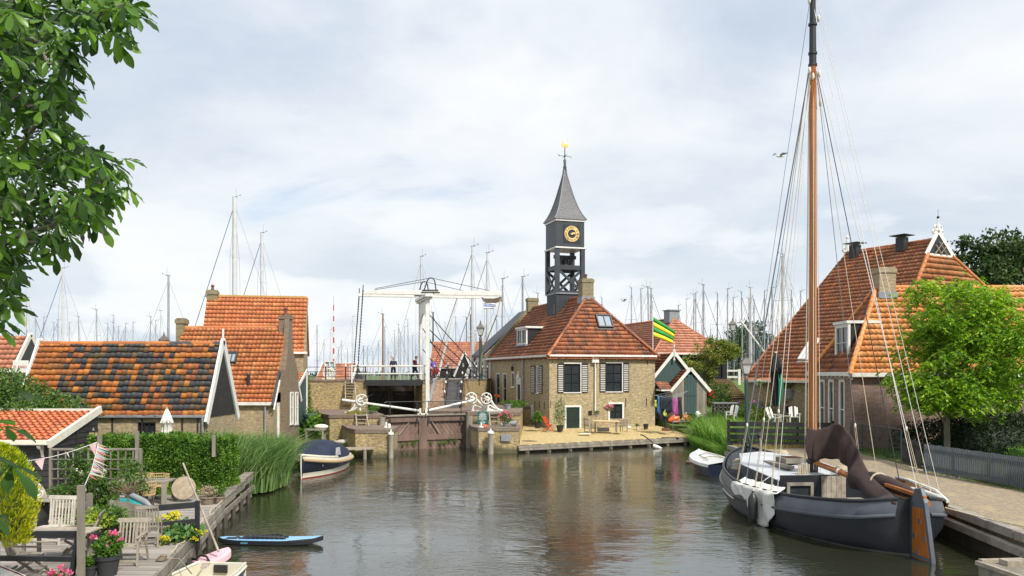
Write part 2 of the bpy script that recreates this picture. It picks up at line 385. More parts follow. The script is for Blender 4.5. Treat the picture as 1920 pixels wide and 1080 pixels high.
def tiles(name,mat,par,O,U,V,poly,tw=.24,th=.30,amp=.035,lip=.035,nt=6,jit=.006,fill=True):
    O=Vector(O);U=Vector(U).normalized();V=Vector(V).normalized();N=U.cross(V); 
    if N.z<0: N=-N
    us=[p[0] for p in poly]; vs=[p[1] for p in poly]
    c0=math.floor(min(us)/tw); c1=math.ceil(max(us)/tw); r0=math.floor(min(vs)/th); r1=math.ceil(max(vs)/th)
    # keep only cells near the polygon
    A=np.array(poly); cen=A.mean(0)
    C,Rr=np.meshgrid(np.arange(c0,c1),np.arange(r0,r1)); C=C.ravel();Rr=Rr.ravel()
    keep=np.ones(len(C),bool); k=len(poly)
    for i in range(k):
        a=A[i];b=A[(i+1)%k]; e=b-a; nn=np.array([-e[1],e[0]])/max(np.hypot(*e),1e-9)
        if np.dot(cen-a,nn)<0: nn=-nn
        dist=((C+.5)*tw-a[0])*nn[0]+((Rr+.5)*th-a[1])*nn[1]; keep&=dist>-.5*math.hypot(tw,th)-.01
    C=C[keep];Rr=Rr[keep];m=len(C)
    t=np.linspace(0,1,nt+1); prof=amp*(.5+.5*np.cos(2*np.pi*(t-.12)))**.8
    lines=[(0.0,0.0),(0.0,1.0),(1.0,0.0)]
    ju=NP.normal(0,jit,m); jv=NP.normal(0,jit*1.4,m); jl=NP.normal(0,jit,m)
    verts=np.zeros((m,3,nt+1,3)); uv=np.zeros((m,3,nt+1,2))
    Oa=np.array(O);Ua=np.array(U);Va=np.array(V);Na=np.array(N)
    for li,(fv,up) in enumerate(lines):
        u=(C[:,None]+t[None,:])*tw+ (ju[:,None]*(1-fv))*np.sin(np.pi*t)[None,:]
        v=np.broadcast_to(((Rr+fv)*th-(-.035 if li==0 else .03 if li==1 else -.004)+jv*(1-fv))[:,None],u.shape)-(.018*np.sin(np.pi*t)[None,:] if li<2 else 0)
        h=prof[None,:]+up*(lip*1.15+jl[:,None])+(0 if li else -.03)
        verts[:,li]=Oa+u[...,None]*Ua+v[...,None]*Va+h[...,None]*Na
        uv[:,li,:,0]=C[:,None]+.02+.96*t[None,:]; uv[:,li,:,1]=(Rr+.05+.9*fv)[:,None]
    idx=np.arange(m*3*(nt+1)).reshape(m,3,nt+1)
    f=[]
    for li in range(2):
        a=idx[:,li,:-1];b=idx[:,li,1:];c=idx[:,li+1,1:];d=idx[:,li+1,:-1]
        f.append(np.stack([a,b,c,d],-1).reshape(-1,4))
    f=np.concatenate(f); uvl=uv.reshape(-1,2)[f.ravel()]
    o=npmesh(name,verts.reshape(-1,3),f.ravel(),[4]*len(f),mat,par,uv=uvl)
    b=bmesh.new(); b.from_mesh(o.data)
    for i in range(k):
        p=O+U*poly[i][0]+V*poly[i][1]; q=O+U*poly[(i+1)%k][0]+V*poly[(i+1)%k][1]; c=O+U*float(cen[0])+V*float(cen[1])
        nn=(q-p).cross(N).normalized()
        if (c-p).dot(nn)>0: nn=-nn
        bmesh.ops.bisect_plane(b,geom=b.verts[:]+b.edges[:]+b.faces[:],plane_co=p+nn*.002,plane_no=nn,clear_outer=True)
    if fill:   # the boarded underside
        for off in (-.05,):
            vv=[b.verts.new(O+U*x+V*y+N*off) for x,y in poly]; b.faces.new(vv)
    b.to_mesh(o.data); b.free(); return o
def caps(par,p,q,r=.11,seg=.36,mat=None,name='ridge_tiles'):
    p=Vector(p);q=Vector(q);L=(q-p).length;k=max(1,round(L/seg));mb=MB()
    for i in range(k):
        a=p.lerp(q,i/k-.02 if i else 0); b=p.lerp(q,(i+1)/k); jj=Vector((0,0,RNG.uniform(-.008,.008)))
        mb.path([a+jj,a.lerp(b,.12)+jj,b+jj],[r*1.12,r*1.1,r*.93],8)
    return mb.build(name,mat,par,smooth=50)
def chimney(par,x,y,z0,z1,wx=.7,wy=.6,mat=None,pot=True,cap=None,flash=True):
    mb=MB(); mb.box(x-wx/2,x+wx/2,y-wy/2,y+wy/2,z0,z1-.18); mb.box(x-wx/2-.05,x+wx/2+.05,y-wy/2-.05,y+wy/2+.05,z1-.32,z1-.08)
    mb.box(x-wx/2+.02,x+wx/2-.02,y-wy/2+.02,y+wy/2-.02,z1-.18,z1)
    o=mb.build('chimney',mat,par)
    if pot:
        g=MB(); g.lathe([(.11,z1),(.12,z1+.05),(.09,z1+.1),(.09,z1+.24),(.13,z1+.26),(.12,z1+.32),(.03,z1+.4)],(x,y,0),12); g.build('chimney_pot',M('terracotta pot',(.16,.06,.04),None,8,.8),o,smooth=40)
    if flash:
        g=MB(); g.prism([(x-wx/2-.07,y-wy/2-.07,z0+.1),(x+wx/2+.07,y-wy/2-.07,z0+.1),(x+wx/2+.07,y+wy/2+.07,z0+.1),(x-wx/2-.07,y+wy/2+.07,z0+.1)],(0,0,flash if flash is not True else .25)); g.build('flashing',lead,o)
    return o
def text(name,s,size,mat,par,loc,rot,ext=.004,align='CENTER'):
    c=bpy.data.curves.new(name,'FONT'); c.body=s; c.size=size; c.extrude=ext; c.align_x=align; c.align_y='CENTER'
    t=bpy.data.objects.new(name,c); scene.collection.objects.link(t); bpy.context.view_layer.update()
    me=bpy.data.meshes.new_from_object(t.evaluated_get(bpy.context.evaluated_depsgraph_get())); me.name=name
    bpy.data.objects.remove(t); me.materials.clear(); me.materials.append(mat)
    o=link(name,me,par,loc); o.rotation_euler=rot; return o
# ---- foliage
def rot_dirs(n,up=.2):
    d=NP.normal(size=(n,3)); d[:,2]+=up; return d/np.linalg.norm(d,axis=1)[:,None]
def leafmesh(name,mat,par,Pn,L,W,D=None,loc=(0,0,0),fold=.25,jit=.35,mi=None):
    """one diamond shaped leaf (two folded halves) at every point"""
    Pn=np.asarray(Pn,float); n=len(Pn); D=rot_dirs(n) if D is None else D
    s=np.cross(D,NP.normal(size=(n,3))); s/=np.linalg.norm(s,axis=1)[:,None]+1e-9; nn=np.cross(D,s)
    Ls=(L*(1+NP.uniform(-jit,jit,n)))[:,None]; Ws=(W*(1+NP.uniform(-jit,jit,n)))[:,None]
    b=Pn; tip=Pn+D*Ls; mid=Pn+D*Ls*.5; m1=mid+s*Ws*.5+nn*Ws*fold; m2=mid-s*Ws*.5+nn*Ws*fold
    v=np.stack([b,m1,tip,m2],1).reshape(-1,3); i=np.arange(n)*4
    f=np.stack([i,i+1,i+2,i,i+2,i+3],1).ravel()
    return npmesh(name,v,f,[3]*(2*n),mat,par,loc)
def clump_points(cl,per,rad,shell=.6):
    """points scattered in clumps; cl = Nx3 centres, rad = clump radius"""
    out=[]
    for c in cl:
        k=int(per*NP.uniform(.6,1.4)); d=rot_dirs(k,.0); r=rad*NP.uniform(.7,1.3)*NP.uniform(0,1,k)**(1/3)
        out.append(np.array(c)+d*r[:,None]*np.array([1.15,1.15,.75]))
    return np.concatenate(out)
def ellipsoid_pts(n,c,r,inner=.55,lump=.18,flat=None):
    d=rot_dirs(n,.0); ph=NP.uniform(0,6.28,6)
    l=1+lump*(np.sin(d[:,0]*4+ph[0])+np.sin(d[:,1]*5+ph[1])+np.sin(d[:,2]*6+ph[2]))/1.7
    rr=NP.uniform(inner**3,1,n)**(1/3)*l
    return np.array(c)+d*rr[:,None]*np.array(r)
def blades(name,mat,par,B,Hh,W,lean=.35,loc=(0,0,0),wind=(0,0),segs=3):
    """curved grass blades: B = Nx3 roots, Hh = heights"""
    B=np.asarray(B,float); n=len(B); Hh=np.broadcast_to(Hh,(n,)).astype(float); W=np.broadcast_to(W,(n,)).astype(float)
    a=NP.uniform(0,2*np.pi,n); dr=np.stack([np.cos(a),np.sin(a)],1)*(NP.uniform(.1,1,n)*lean)[:,None]+np.array(wind)
    a2=NP.uniform(0,2*np.pi,n); sd=np.stack([np.cos(a2),np.sin(a2),np.zeros(n)],1)
    vs=[]
    for k in range(segs):
        t=k/segs; c=B+np.concatenate([dr*(t**2)[...,None] if False else dr*(t**2),np.full((n,1),t)],1)*Hh[:,None]; c[:,2]-=Hh*0.25*lean*t**3
        ww=(W*(1-t*.55)/2)[:,None]; vs+= [c-sd*ww,c+sd*ww]
    c=B+np.concatenate([dr,np.full((n,1),1-.3*lean)],1)*Hh[:,None]; vs.append(c)
    k=2*segs+1; v=np.stack(vs,1).reshape(-1,3); i=np.arange(n)*k; loops=[];tot=[]
    q=[]
    for s_ in range(segs-1): q.append(np.stack([i+2*s_,i+2*s_+1,i+2*s_+3,i+2*s_+2],1))
    Q=np.concatenate(q).ravel(); T=np.stack([i+2*segs-2,i+2*segs-1,i+2*segs],1).ravel()
    return npmesh(name,v,np.concatenate([Q,T]),[4]*(n*(segs-1))+[3]*n,mat,par,loc)
def inpoly(x,y,poly):
    r=np.zeros(len(x),bool); k=len(poly); j=k-1
    for i in range(k):
        xi,yi=poly[i];xj,yj=poly[j]
        c=((yi>y)!=(yj>y))&(x<(xj-xi)*(y-yi)/(yj-yi+1e-12)+xi); r^=c; j=i
    return r
def scatter(poly,n):
    xs=[p[0] for p in poly];ys=[p[1] for p in poly]; A=[];c=0
    while c<n:
        x=NP.uniform(min(xs),max(xs),n*2);y=NP.uniform(min(ys),max(ys),n*2);k=inpoly(x,y,poly);A.append(np.stack([x[k],y[k]],1));c+=k.sum()
    return np.concatenate(A)[:n]
# ================================================================ the setting
def slab(name,pts,z,mat,bot=-2,top=None):
    """land: polygon in plan with a level or per-vertex top height"""
    k=len(pts); zs=z if isinstance(z,(list,tuple)) else [z]*k; mb=MB()
    mb.add([(p[0],p[1],zz) for p,zz in zip(pts,zs)]+[(p[0],p[1],bot) for p in pts],[tuple(range(k))]+[(i,(i+1)%k,(i+1)%k+k,i+k) for i in range(k)])
    b=mb.build(name,mat); bm=bmesh.new(); bm.from_mesh(b.data); bmesh.ops.triangulate(bm,faces=[f for f in bm.faces if len(f.verts)>4]); bm.to_mesh(b.data); bm.free()
    return struct(b)
# water
m,n,b=newmat('canal water')
b.inputs['Base Color'].default_value=(.022,.024,.013,1); b.inputs['Roughness'].default_value=.035; b.inputs['IOR'].default_value=2.6
tcw=n.nodes.new('ShaderNodeTexCoord')
def wv(scale,sc,detail=3,rough=.55,dist=0):
    mpp=n.nodes.new('ShaderNodeMapping'); mpp.inputs['Scale'].default_value=sc; n.links.new(tcw.outputs['Object'],mpp.inputs[0])
    t=n.nodes.new('ShaderNodeTexNoise'); t.inputs['Scale'].default_value=scale; t.inputs['Detail'].default_value=detail; t.inputs['Roughness'].default_value=rough; t.inputs['Distortion'].default_value=dist
    n.links.new(mpp.outputs[0],t.inputs['Vector']); return t.outputs[0]
small=wv(4.8,(.7,1.2,1),3,.6,.25); big=wv(.9,(.8,1.2,1),3,.5,.2)
calm=rampn(n,wv(.13,(1,.7,1),2,.5),[(.42,(.18,)*3),(.58,(1,)*3)])
hh=mth(n,'ADD',mth(n,'MULTIPLY',mth(n,'MULTIPLY',small,calm),.55),mth(n,'MULTIPLY',big,.62))
bumpn(n,b,hh,.52,.08)
water_mat=m
me=MB(); me.poly([(-3000,-200,0),(3000,-200,0),(3000,5000,0),(-3000,5000,0)])
struct(me.build('water',m))
gr=M('lawn grass',(.115,.19,.03),(.055,.10,.018),1.5,.9,.6,40,wear=(.22,.18,.08))
dry=M('dry straw grass',(.50,.385,.16),(.30,.24,.10),2.2,.95,.7,35,wear=(.15,.16,.05))
earth=M('rough bank earth',(.22,.19,.11),(.10,.11,.045),1.2,.95,.6,25,wear=(.26,.22,.12))
street_m=M('street paving',(.24,.20,.17),(.16,.14,.12),2,.9,.3,30)
# gravel terrace material
gravel=M('yellow gravel',(.56,.43,.21),(.34,.26,.12),5,.95,1,50,wear=(.20,.17,.09))
# cobbled quay path with straw lying on it
m,n,b=newmat('brick paved quay')
tc=n.nodes.new('ShaderNodeTexCoord'); t=n.nodes.new('ShaderNodeTexBrick'); mpp=n.nodes.new('ShaderNodeMapping'); mpp.inputs['Rotation'].default_value=(0,0,R(84)); n.links.new(tc.outputs['Object'],mpp.inputs[0]); n.links.new(mpp.outputs[0],t.inputs['Vector'])
t.inputs['Color1'].default_value=(.25,.19,.155,1); t.inputs['Color2'].default_value=(.17,.14,.12,1); t.inputs['Mortar'].default_value=(.27,.22,.13,1); t.inputs['Scale'].default_value=1; t.inputs['Brick Width'].default_value=.2; t.inputs['Row Height'].default_value=.1; t.inputs['Mortar Size'].default_value=.012
col=mixc(n,rampn(n,nz(n,5.5,8,.78),[(.50,(0,)*3),(.60,(.75,)*3)]),t.outputs['Color'],(.38,.30,.155))
col=mixc(n,rampn(n,nz(n,.9,6,.7,sc=(1.5,.5,1)),[(.54,(0,)*3),(.62,(.55,)*3)]),col,(.36,.29,.155))
n.links.new(col,b.inputs['Base Color']); b.inputs['Roughness'].default_value=.92; bumpn(n,b,mixc(n,.5,t.outputs['Fac'],nz(n,45,4,.7)),-.6,.015); cobble=m
# left bank
slab('lawn',[(-10.62,33.2),(-11.2,36),(-11.6,40),(-11.1,44),(-10.0,47.6),(-9.3,49.2),(-9.3,50.5),(-11.6,53.2),(-14.6,62.1),(-60,62.1),(-60,30)],[.38,.36,.36,.42,.42,.45,.5,.62,1.05,1.4,1.0],gr)
mb=slab('ground',[(-7.0,14),(-10.35,31.9),(-10.55,33.2),(-60,33.2),(-60,10)],.55,earth)
slab('bank',[(-12.6,44.5),(-12.2,49.4),(-11.9,53.0),(-14.6,62.05),(-60,62.05),(-60,40),(-14.4,40)],[.60,.66,.84,1.2,1.6,1.3,.66],M('worn bank soil',(.30,.245,.13),(.17,.16,.07),1.8,.95,.6,30,wear=(.12,.15,.05)))
# street on the dike, either side of the lock
st=[(-10.8,61.95),(-12.7,68.5),(-60,70),(-60,61.9)]
slab('street',st,4.5,street_m)
slab('pavement',[(-6.25,65.0),(-4.0,65.4),(-2.25,75.4),(-1.5,79.3),(13,84),(60,90),(60,98),(-9,90),(-8.2,70)],4.5,street_m)
# right bank: garden sloping up to the dike, lawn, quay path
slab('garden',[(13.0,59.2),(13.4,55.5),(13.0,50),(12.3,46.4),(60,46.4),(60,88),(13,82.5),(7,79)],[.45,.4,.4,.55,1.0,4.2,4.3,4.3],gr)
slab('path',[(12.25,46.45),(12.9,36),(13.45,25.6),(13.05,21.2),(12.6,12),(30,12),(30,46.45)],.92,cobble)
slab('front_garden',[(17.5,33.2),(17.75,44.0),(60,44.0),(60,12),(18.9,12),(17.85,28.2)],1.0,M('clipped garden grass',(.11,.17,.035),(.07,.10,.025),2,.9,.6,40,wear=(.24,.20,.09)))
slab('far_shore',[(-1500,620),(1500,620),(1500,800),(-1500,800)],3.0,M('far meadow',(.17,.22,.10),(.12,.17,.08),.02,.95,0))
slab('terrace',[(.45,51.95),(12.95,58.95),(13.3,60.5),(11.2,63.9),(2.75,61.1),(1.55,64.9),(.9,64.6),(.55,55.3)],[.47,.47,.55,.95,.95,1.0,1.0,.6],gravel)
# ================================================================ materials of the buildings
ybrick=brick('yellow brick',(.38,.31,.175),(.26,.205,.115),(.33,.29,.21),stain=(.15,.115,.07),sp=(.54,.44,.24),amt=.5,spk=.6)
ybrick2=brick('worn yellow brick',(.43,.31,.13),(.26,.18,.09),(.30,.27,.20),stain=(.10,.08,.045),sp=(.54,.42,.20),amt=.75,spk=.7,wet=True)
rbrick=brick('brown red brick',(.22,.12,.09),(.13,.075,.06),(.36,.31,.26),stain=(.10,.065,.055),sp=(.27,.17,.13),amt=.35,spk=.35)
gbrick=brick('grey yellow brick',(.38,.29,.165),(.27,.20,.12),(.30,.26,.20),stain=(.15,.12,.08),sp=(.48,.38,.22),amt=.5,spk=.5)
cbrick=brick('mossy chimney brick',(.27,.22,.12),(.18,.14,.08),(.22,.21,.17),stain=(.17,.15,.05),sp=(.30,.26,.14),amt=.7)
t_orange=tilem('orange pantiles',[(0,(.36,.10,.035)),(.3,(.46,.135,.04)),(.6,(.52,.17,.05)),(.85,(.40,.125,.05)),(1,(.58,.22,.08))],moss=(.26,.19,.05),mossamt=.35)
t_clock=tilem('old red pantiles',[(0,(.15,.055,.03)),(.3,(.27,.078,.03)),(.6,(.37,.112,.036)),(.85,(.24,.068,.03)),(1,(.44,.155,.055))],moss=(.10,.07,.03),mossamt=.6,low=.3)
t_right=tilem('bright orange pantiles',[(0,(.52,.17,.035)),(.4,(.62,.215,.045)),(.7,(.64,.245,.06)),(1,(.70,.31,.11))],moss=(.36,.30,.16),mossamt=.35,low=.2)
t_farm=tilem('shaded brown farmhouse tiles',[(0,(.27,.095,.045)),(.3,(.37,.13,.055)),(.6,(.43,.165,.07)),(.9,(.32,.11,.05)),(1,(.54,.18,.055))],moss=(.16,.115,.06),mossamt=.5,low=.3)  # darker brown puts the shade of the long slope into the tiles
t_shed=tilem('mixed black and orange pantiles',[(0,(.050,.053,.060)),(.40,(.042,.046,.054)),(.46,(.075,.06,.04)),(.54,(.12,.08,.035)),(.60,(.19,.075,.035)),(.70,(.28,.095,.035)),(.86,(.42,.13,.03)),(1,(.50,.18,.035))],moss=(.12,.095,.04),mossamt=.55,low=.55,rough=.45,newcols=5.5)
t_red=tilem('plain red tiles',[(0,(.36,.13,.075)),(.5,(.45,.17,.095)),(1,(.52,.21,.12))],moss=(.25,.15,.09),mossamt=.3,low=.15)
# ================================================================ the clock house
TH=R(18); HO=(2.75,60.8,0)
ch=thing('clock_house','yellow brick lock keepers house with red hipped roof, black shutters and wooden clock tower','house',HO,TH)
W_,L_=8.65,16.0; E0=6.25; RZ=10.95; HY=3.0
co,si=math.cos(TH),math.sin(TH)
def fx(px,y=0):
    k=(px-960)/F; ox=HO[0]-si*y; oy=HO[1]+co*y
    return (k*oy-ox)/(co-si*k)
def sy(px,x=0):
    k=(px-960)/F; ox=HO[0]+co*x; oy=HO[1]+si*x
    return (ox-k*oy)/(si+co*k)
def hD(x,y): return HO[1]+si*x+co*y
def hz(py,x,y): return H-(py-Y0)/F*hD(x,y)
F1=Fr((0,0,0),(1,0,0)); F2=Fr((0,L_,0),(0,-1,0))
def fop(a,b,c,d):  # front wall opening from picture rows and columns of the facade
    x0,x1=fx(a),fx(b); return (x0,x1,hz(d,(x0+x1)/2,0),hz(c,(x0+x1)/2,0))
def sop(a,b,c,d):
    y0,y1=sy(a),sy(b); m_=(y0+y1)/2; return (L_-y0,L_-y1,hz(d,0,m_),hz(c,0,m_))
w1=fop(1057,1088.5,682,735.5); w2=fop(1135.8,1166.5,681,734); dr=fop(1058.5,1089.5,760,807.5); w3=fop(1143,1166.5,757.5,785)
g1=sop(929,937,699.5,757); g2=sop(942,950,699.5,757); g3=sop(958,964,698,726); d1=sop(969,977.5,717,771); sw=sop(1005,1010.5,686,737); d2=sop(996,1000.5,760,786)
mb=MB()
F1.wall(mb,W_,.3,E0+.02,[w1,w2,dr,w3]); F2.wall(mb,L_,.3,E0+.02,[g1,g2,g3,d1,sw,d2])
mb.poly([(W_,0,.3),(W_,L_,.3),(W_,L_,E0),(W_,0,E0)]); mb.poly([(0,L_,.3),(0,L_,E0),(W_/2,L_,RZ-.05),(W_,L_,E0),(W_,L_,.3)])
mb.build('wall',ybrick,ch,fix=False)
for w_,nx,nn in ((w1,2,3),(w2,2,3)):
    window(ch,F1,*w_,nx,nn,fm=black,fw=.07)
    g=MB(); a,b,c,d=w_; F1.box(g,b-.02,b+.09,-.04,.05,c,d+.09); F1.box(g,a,b-.02,-.04,.05,d,d+.09); g.build('window_frame',white,ch)
window(ch,F1,*w3,2,2,fm=black,fw=.06,sill=False)
g=MB(); a,b,c,d=w3; F1.box(g,a-.13,a,-.04,.05,c-.1,d+.13); F1.box(g,b,b+.13,-.04,.05,c-.1,d+.13); F1.box(g,a,b,-.04,.047,d,d+.13); g.build('window_frame',white,ch)
door(ch,F1,*dr,dm=M('black green door',(.02,.035,.03),None,3,.4),fw=.13)
g=MB(); a,b,c,d=dr; F1.box(g,a,b,-.1,.08,c-.06,c+.05); g.build('step',lead,ch)
for w_ in (g1,g2): window(ch,F2,*w_,1,2,fm=white,fw=.1)
window(ch,F2,*g3,1,1,fm=white,fw=.09); window(ch,F2,*sw,2,3,fm=white,fw=.09)
dd=door(ch,F2,*d1,dm=black,fw=.16); door(ch,F2,*d2,dm=white,fw=.08,handle=False)
g=MB(); a,b,c,d=d1; F2.box(g,a+.05,b-.05,-.02,.06,d+.003,d+.35); g.path([F2.p((a+b)/2,.05,d+.35),F2.p((a+b)/2,.05,d+.95)],[.22,.03],8); g.build('door_crest',white,ch)
stripe=[black,M('shutter slat paint',(.50,.48,.43),(.40,.38,.34),4,.6,.05)]
def shutter(par,fr,u0,u1,z0,z1,d=.03,ang=0):
    mb=MB(); t=.035; mb.m=0
    fr.box(mb,u0,u0+.05,d,d+t,z0,z1); fr.box(mb,u1-.05,u1,d,d+t,z0,z1); fr.box(mb,u0+.05,u1-.05,d,d+t,z1-.06,z1); fr.box(mb,u0+.05,u1-.05,d,d+t,z0,z0+.06); fr.box(mb,u0+.05,u1-.05,d,d+.012,z0+.06,z1-.06)
    k=15; mb.m=1
    for i in range(k):
        a=z0+.07+(z1-z0-.14)*i/k; h=(z1-z0-.14)/k
        q=[fr.p(u0+.05,d+.03,a),fr.p(u1-.05,d+.03,a),fr.p(u1-.05,d+.014,a+h*.5),fr.p(u0+.05,d+.014,a+h*.5)]; mb.prism(q,tuple(fr.N*.008))
    return mb.build('shutter',stripe,par)
for a,b,w_ in ((1045.2,1056.6,w1),(1089.8,1102,w1),(1124.3,1135.3,w2),(1167.6,1179,w2)): shutter(ch,F1,fx(a),fx(b),w_[2]-.03,w_[3]+.03)
for a,b in ((996.5,1004),(1011.5,1017.5)): shutter(ch,F2,L_-sy(a),L_-sy(b),sw[2]-.03,sw[3]+.03)
# wall ties, plaque, lamp over the side door, letter box
g=MB()
for px,py in ((1052,752),(1173,754),(1212,753),(1214,675),(1090,688)):
    x=fx(px); z=hz(py,x,0); F1.box(g,x-.025,x+.025,.002,.03,z-.35,z+.3)
for px,py in ((1003,758),(1012,758),(1021,760),(1033,757)):
    y=sy(px); z=hz(py,0,y); F2.box(g,L_-y-.03,L_-y+.03,.002,.03,z-.3,z+.25)
each(g,'wall_tie',iron,ch)
g=MB(); x=fx(1106.5);z=hz(774,x,0); F1.box(g,x-.14,x+.14,.002,.06,z-.16,z+.16); F1.box(g,x-.09,x+.09,.06,.07,z-.1,z+.1); g.build('letter_box',black,ch)
g=MB(); y=sy(967); z=hz(690,0,y); g.path([F2.p(L_-y,0,z+.25),F2.p(L_-y,.3,z+.35),F2.p(L_-y,.3,z+.2)],.015,6); g.lathe([(.03,.2),(.14,.05),(.10,-.2),(.02,-.25)],tuple(F2.p(L_-y,.3,z)),8); g.build('wall_lamp',iron,ch)
# eaves: white gutter on brackets, downpipes
def gutter(par,fr,u0,u1,z,mat=None,out=.24,h=.13,brk=0,name='gutter'):
    mb=MB(); fr.box(mb,u0,u1,.02,out,z-h,z); fr.box(mb,u0,u1,out,out+.03,z-h+.02,z+.03)
    o=mb.build(name,mat or white,par,bevel=.01)
    if brk:
        g=MB(); k=int((u1-u0)/brk)
        for i in range(k+1):
            u=u0+.15+(u1-u0-.3)*i/k; g.prism([fr.p(u-.04,.003,z-h-.003),fr.p(u-.04,out-.03,z-h-.003),fr.p(u-.04,out-.07,z-h-.08),fr.p(u-.04,.003,z-h-.2)],tuple(fr.U*.08))
        each(g,'bracket',mat or white,o)
    return o
gutter(ch,F1,-.28,W_+.28,E0+.1,brk=1.15); gutter(ch,F2,-.1,L_+.02,E0+.096,brk=.95)
def pipe(par,pts,mat,r=.05,name='downpipe'):
    g=MB(); g.path(pts,r,10); return g.build(name,mat,par,smooth=40)
x=fx(1115); g=MB(); F1.box(g,x-.3,x+.25,.02,.25,E0-.45,E0-.04); g.build('hopper',white,ch)
pipe(ch,[F1.p(x,.12,E0-.45),F1.p(x,.12,hz(774,x,0))],white,.06)
y=sy(921.5); pipe(ch,[F2.p(L_-y,.12,E0-.05),F2.p(L_-y,.12,2.4)],white,.06)
y=sy(982.5); pipe(ch,[F2.p(L_-y,.12,E0-.05),F2.p(L_-y,.12,1.2)],zinc,.06)
# roof
ev=.32; drop=ev*(RZ-E0)/(W_/2)
hv=Vector((0,HY,RZ-E0)); Vf=hv.normalized(); Lf=hv.length
tiles('roof',t_clock,ch,(0,-.2,E0+.1-.2*(RZ-E0)/HY*0.6),(1,0,0),Vf,[(-ev,-.12),(W_+ev,-.12),(W_/2,Lf+.12),(W_/2-.01,Lf+.12)],.27,.36,.04,.05)
vs_=Vector((W_/2,0,RZ-E0)); Vs=vs_.normalized(); Ls=vs_.length; dr_=.22
# left slope: u runs from the far end to the near eave corner
tiles('roof',t_clock,ch,(0,L_,E0+.12),(0,-1,0),Vs,[(.0,-.34),(L_+ev,-.34),(L_-HY+.03,Ls+.05),(.0,Ls+.05)],.25,.36,.04,.035)
tiles('roof',t_clock,ch,(W_,0,E0+.12),(0,1,0),Vector((-W_/2,0,RZ-E0)),[(-ev,-.34),(L_,-.34),(L_,Ls+.05),(HY-.03,Ls+.05)],.5,.72,.04,.035,nt=3)
caps(ch,(W_/2,HY,RZ+.16),(W_/2,L_,RZ+.16),.13,.4,t_clock)
caps(ch,(-.25,-.30,E0+.02),(W_/2,HY-.05,RZ+.14),.12,.38,t_clock,'hip_tiles'); caps(ch,(W_+.25,-.30,E0+.02),(W_/2,HY-.05,RZ+.14),.12,.38,t_clock,'hip_tiles')
# gable parapet at the far end
mb=MB(); 
for s_ in (0,1):
    a=(W_ if s_ else 0); mb.beam((a+(.2 if s_ else -.2),L_+.15,E0+.1),(W_/2,L_+.15,RZ+.32),.4,.35)
mb.build('gable_coping',cbrick,ch)
chimney(ch,W_/2,L_+.1,RZ-.2,12.05,1.0,.6,cbrick,pot=False,flash=False)
chimney(ch,W_/2-.05,HY+.2,10.4,12.45,.95,.85,cbrick,flash=.5)
# dormer on the left slope
dm=MB(); dy0,dy1=7.35,9.85; dx=.85; zt=8.72; zb=E0+dx*(RZ-E0)/(W_/2)+.12
dm.box(dx,dx+2.0,dy0,dy1,zb-.2,zt); do=dm.build('dormer',black,ch)
g=MB(); g.box(dx-.22,dx+2.1,dy0-.15,dy1+.15,zt,zt+.16); g.build('dormer_roof',white,do,bevel=.015)
FD=Fr((dx,dy1,0),(0,-1,0)); window(do,FD,.02,1.24,zb+.12,zt-.01,2,1,fm=white,fw=.12,d=.08,sill=False); window(do,FD,1.26,2.48,zb+.12,zt-.01,2,1,fm=white,fw=.12,d=.08,sill=False)
g=MB(); FD.box(g,-.05,2.55,.0,.25,zb-.02,zb+.11); g.build('sill',lead,do)
# skylights
def rooflight(par,O,U,V,u0,u1,v0,v1,h=.09,fm=None,name='skylight'):
    O=Vector(O);U=Vector(U).normalized();V=Vector(V).normalized();N=U.cross(V); N=-N if N.z<0 else N
    q=lambda u,v,d:O+U*u+V*v+N*d
    def bx(mb,a,b,c,d,e,f): mb.prism([q(a,c,e),q(b,c,e),q(b,d,e),q(a,d,e)],tuple(N*(f-e)))
    mb=MB(); t=.09; bx(mb,u0,u0+t,v0,v1,0,h);bx(mb,u1-t,u1,v0,v1,0,h);bx(mb,u0+t,u1-t,v0,v0+t,0,h*.98);bx(mb,u0+t,u1-t,v1-t,v1,0,h*.98)
    um=(u0+u1)/2; bx(mb,um-.02,um+.02,v0+t,v1-t,h*.5,h*.9); bx(mb,u0-.12,u1+.12,v0-.16,v0-.002,-.01,.05)
    o=mb.build(name,fm or slateg,par); g=MB(); bx(g,u0+t*.6,u1-t*.6,v0+t*.6,v1-t*.6,h*.3,h*.55); g.build('pane',skyglass,o); return o
rooflight(ch,(0,-.14,E0+.08),(1,0,0),Vf,fx(1118,1.6),fx(1146,1.6),2.55,3.75,.2)
rooflight(ch,(0,L_,E0+.12),(0,-1,0),Vs,L_-12.3,L_-11.2,2.0,3.0,.15)
# ---- tower
tw=thing; TX,TY=W_/2-.05,7.7; s2=1.12
def tb(mb,x0,x1,y0,y1,z0,z1): mb.box(TX+x0,TX+x1,TY+y0,TY+y1,z0,z1)
mb=MB(); tb(mb,-s2-.05,s2+.05,-s2-.05,s2+.05,8.2,11.55)
for i in range(17):
    a=-s2+i*.14
    if i: tb(mb,a-.01,a+.01,-s2-.062,-s2-.045,8.2,11.5); tb(mb,-s2-.062,-s2-.045,a-.01,a+.01,8.2,11.5)
tbase=mb.build('tower_base',slateg,ch)
g=MB(); tb(g,-s2-.15,s2+.15,-s2-.15,s2+.15,11.55,11.66); g.build('cornice',lead,tbase)
g=MB(); tb(g,-s2-.075,-s2-.052,-.9,-.4,9.9,10.7); g.build('louvre',black,tbase)
g=MB()
for (x,y) in ((-1,-1),(1,-1),(1,1),(-1,1)): tb(g,x*s2-.17,x*s2+.17,y*s2-.17,y*s2+.17,11.66,15.3)
each(g,'corner_post',slateg,ch)
g=MB()
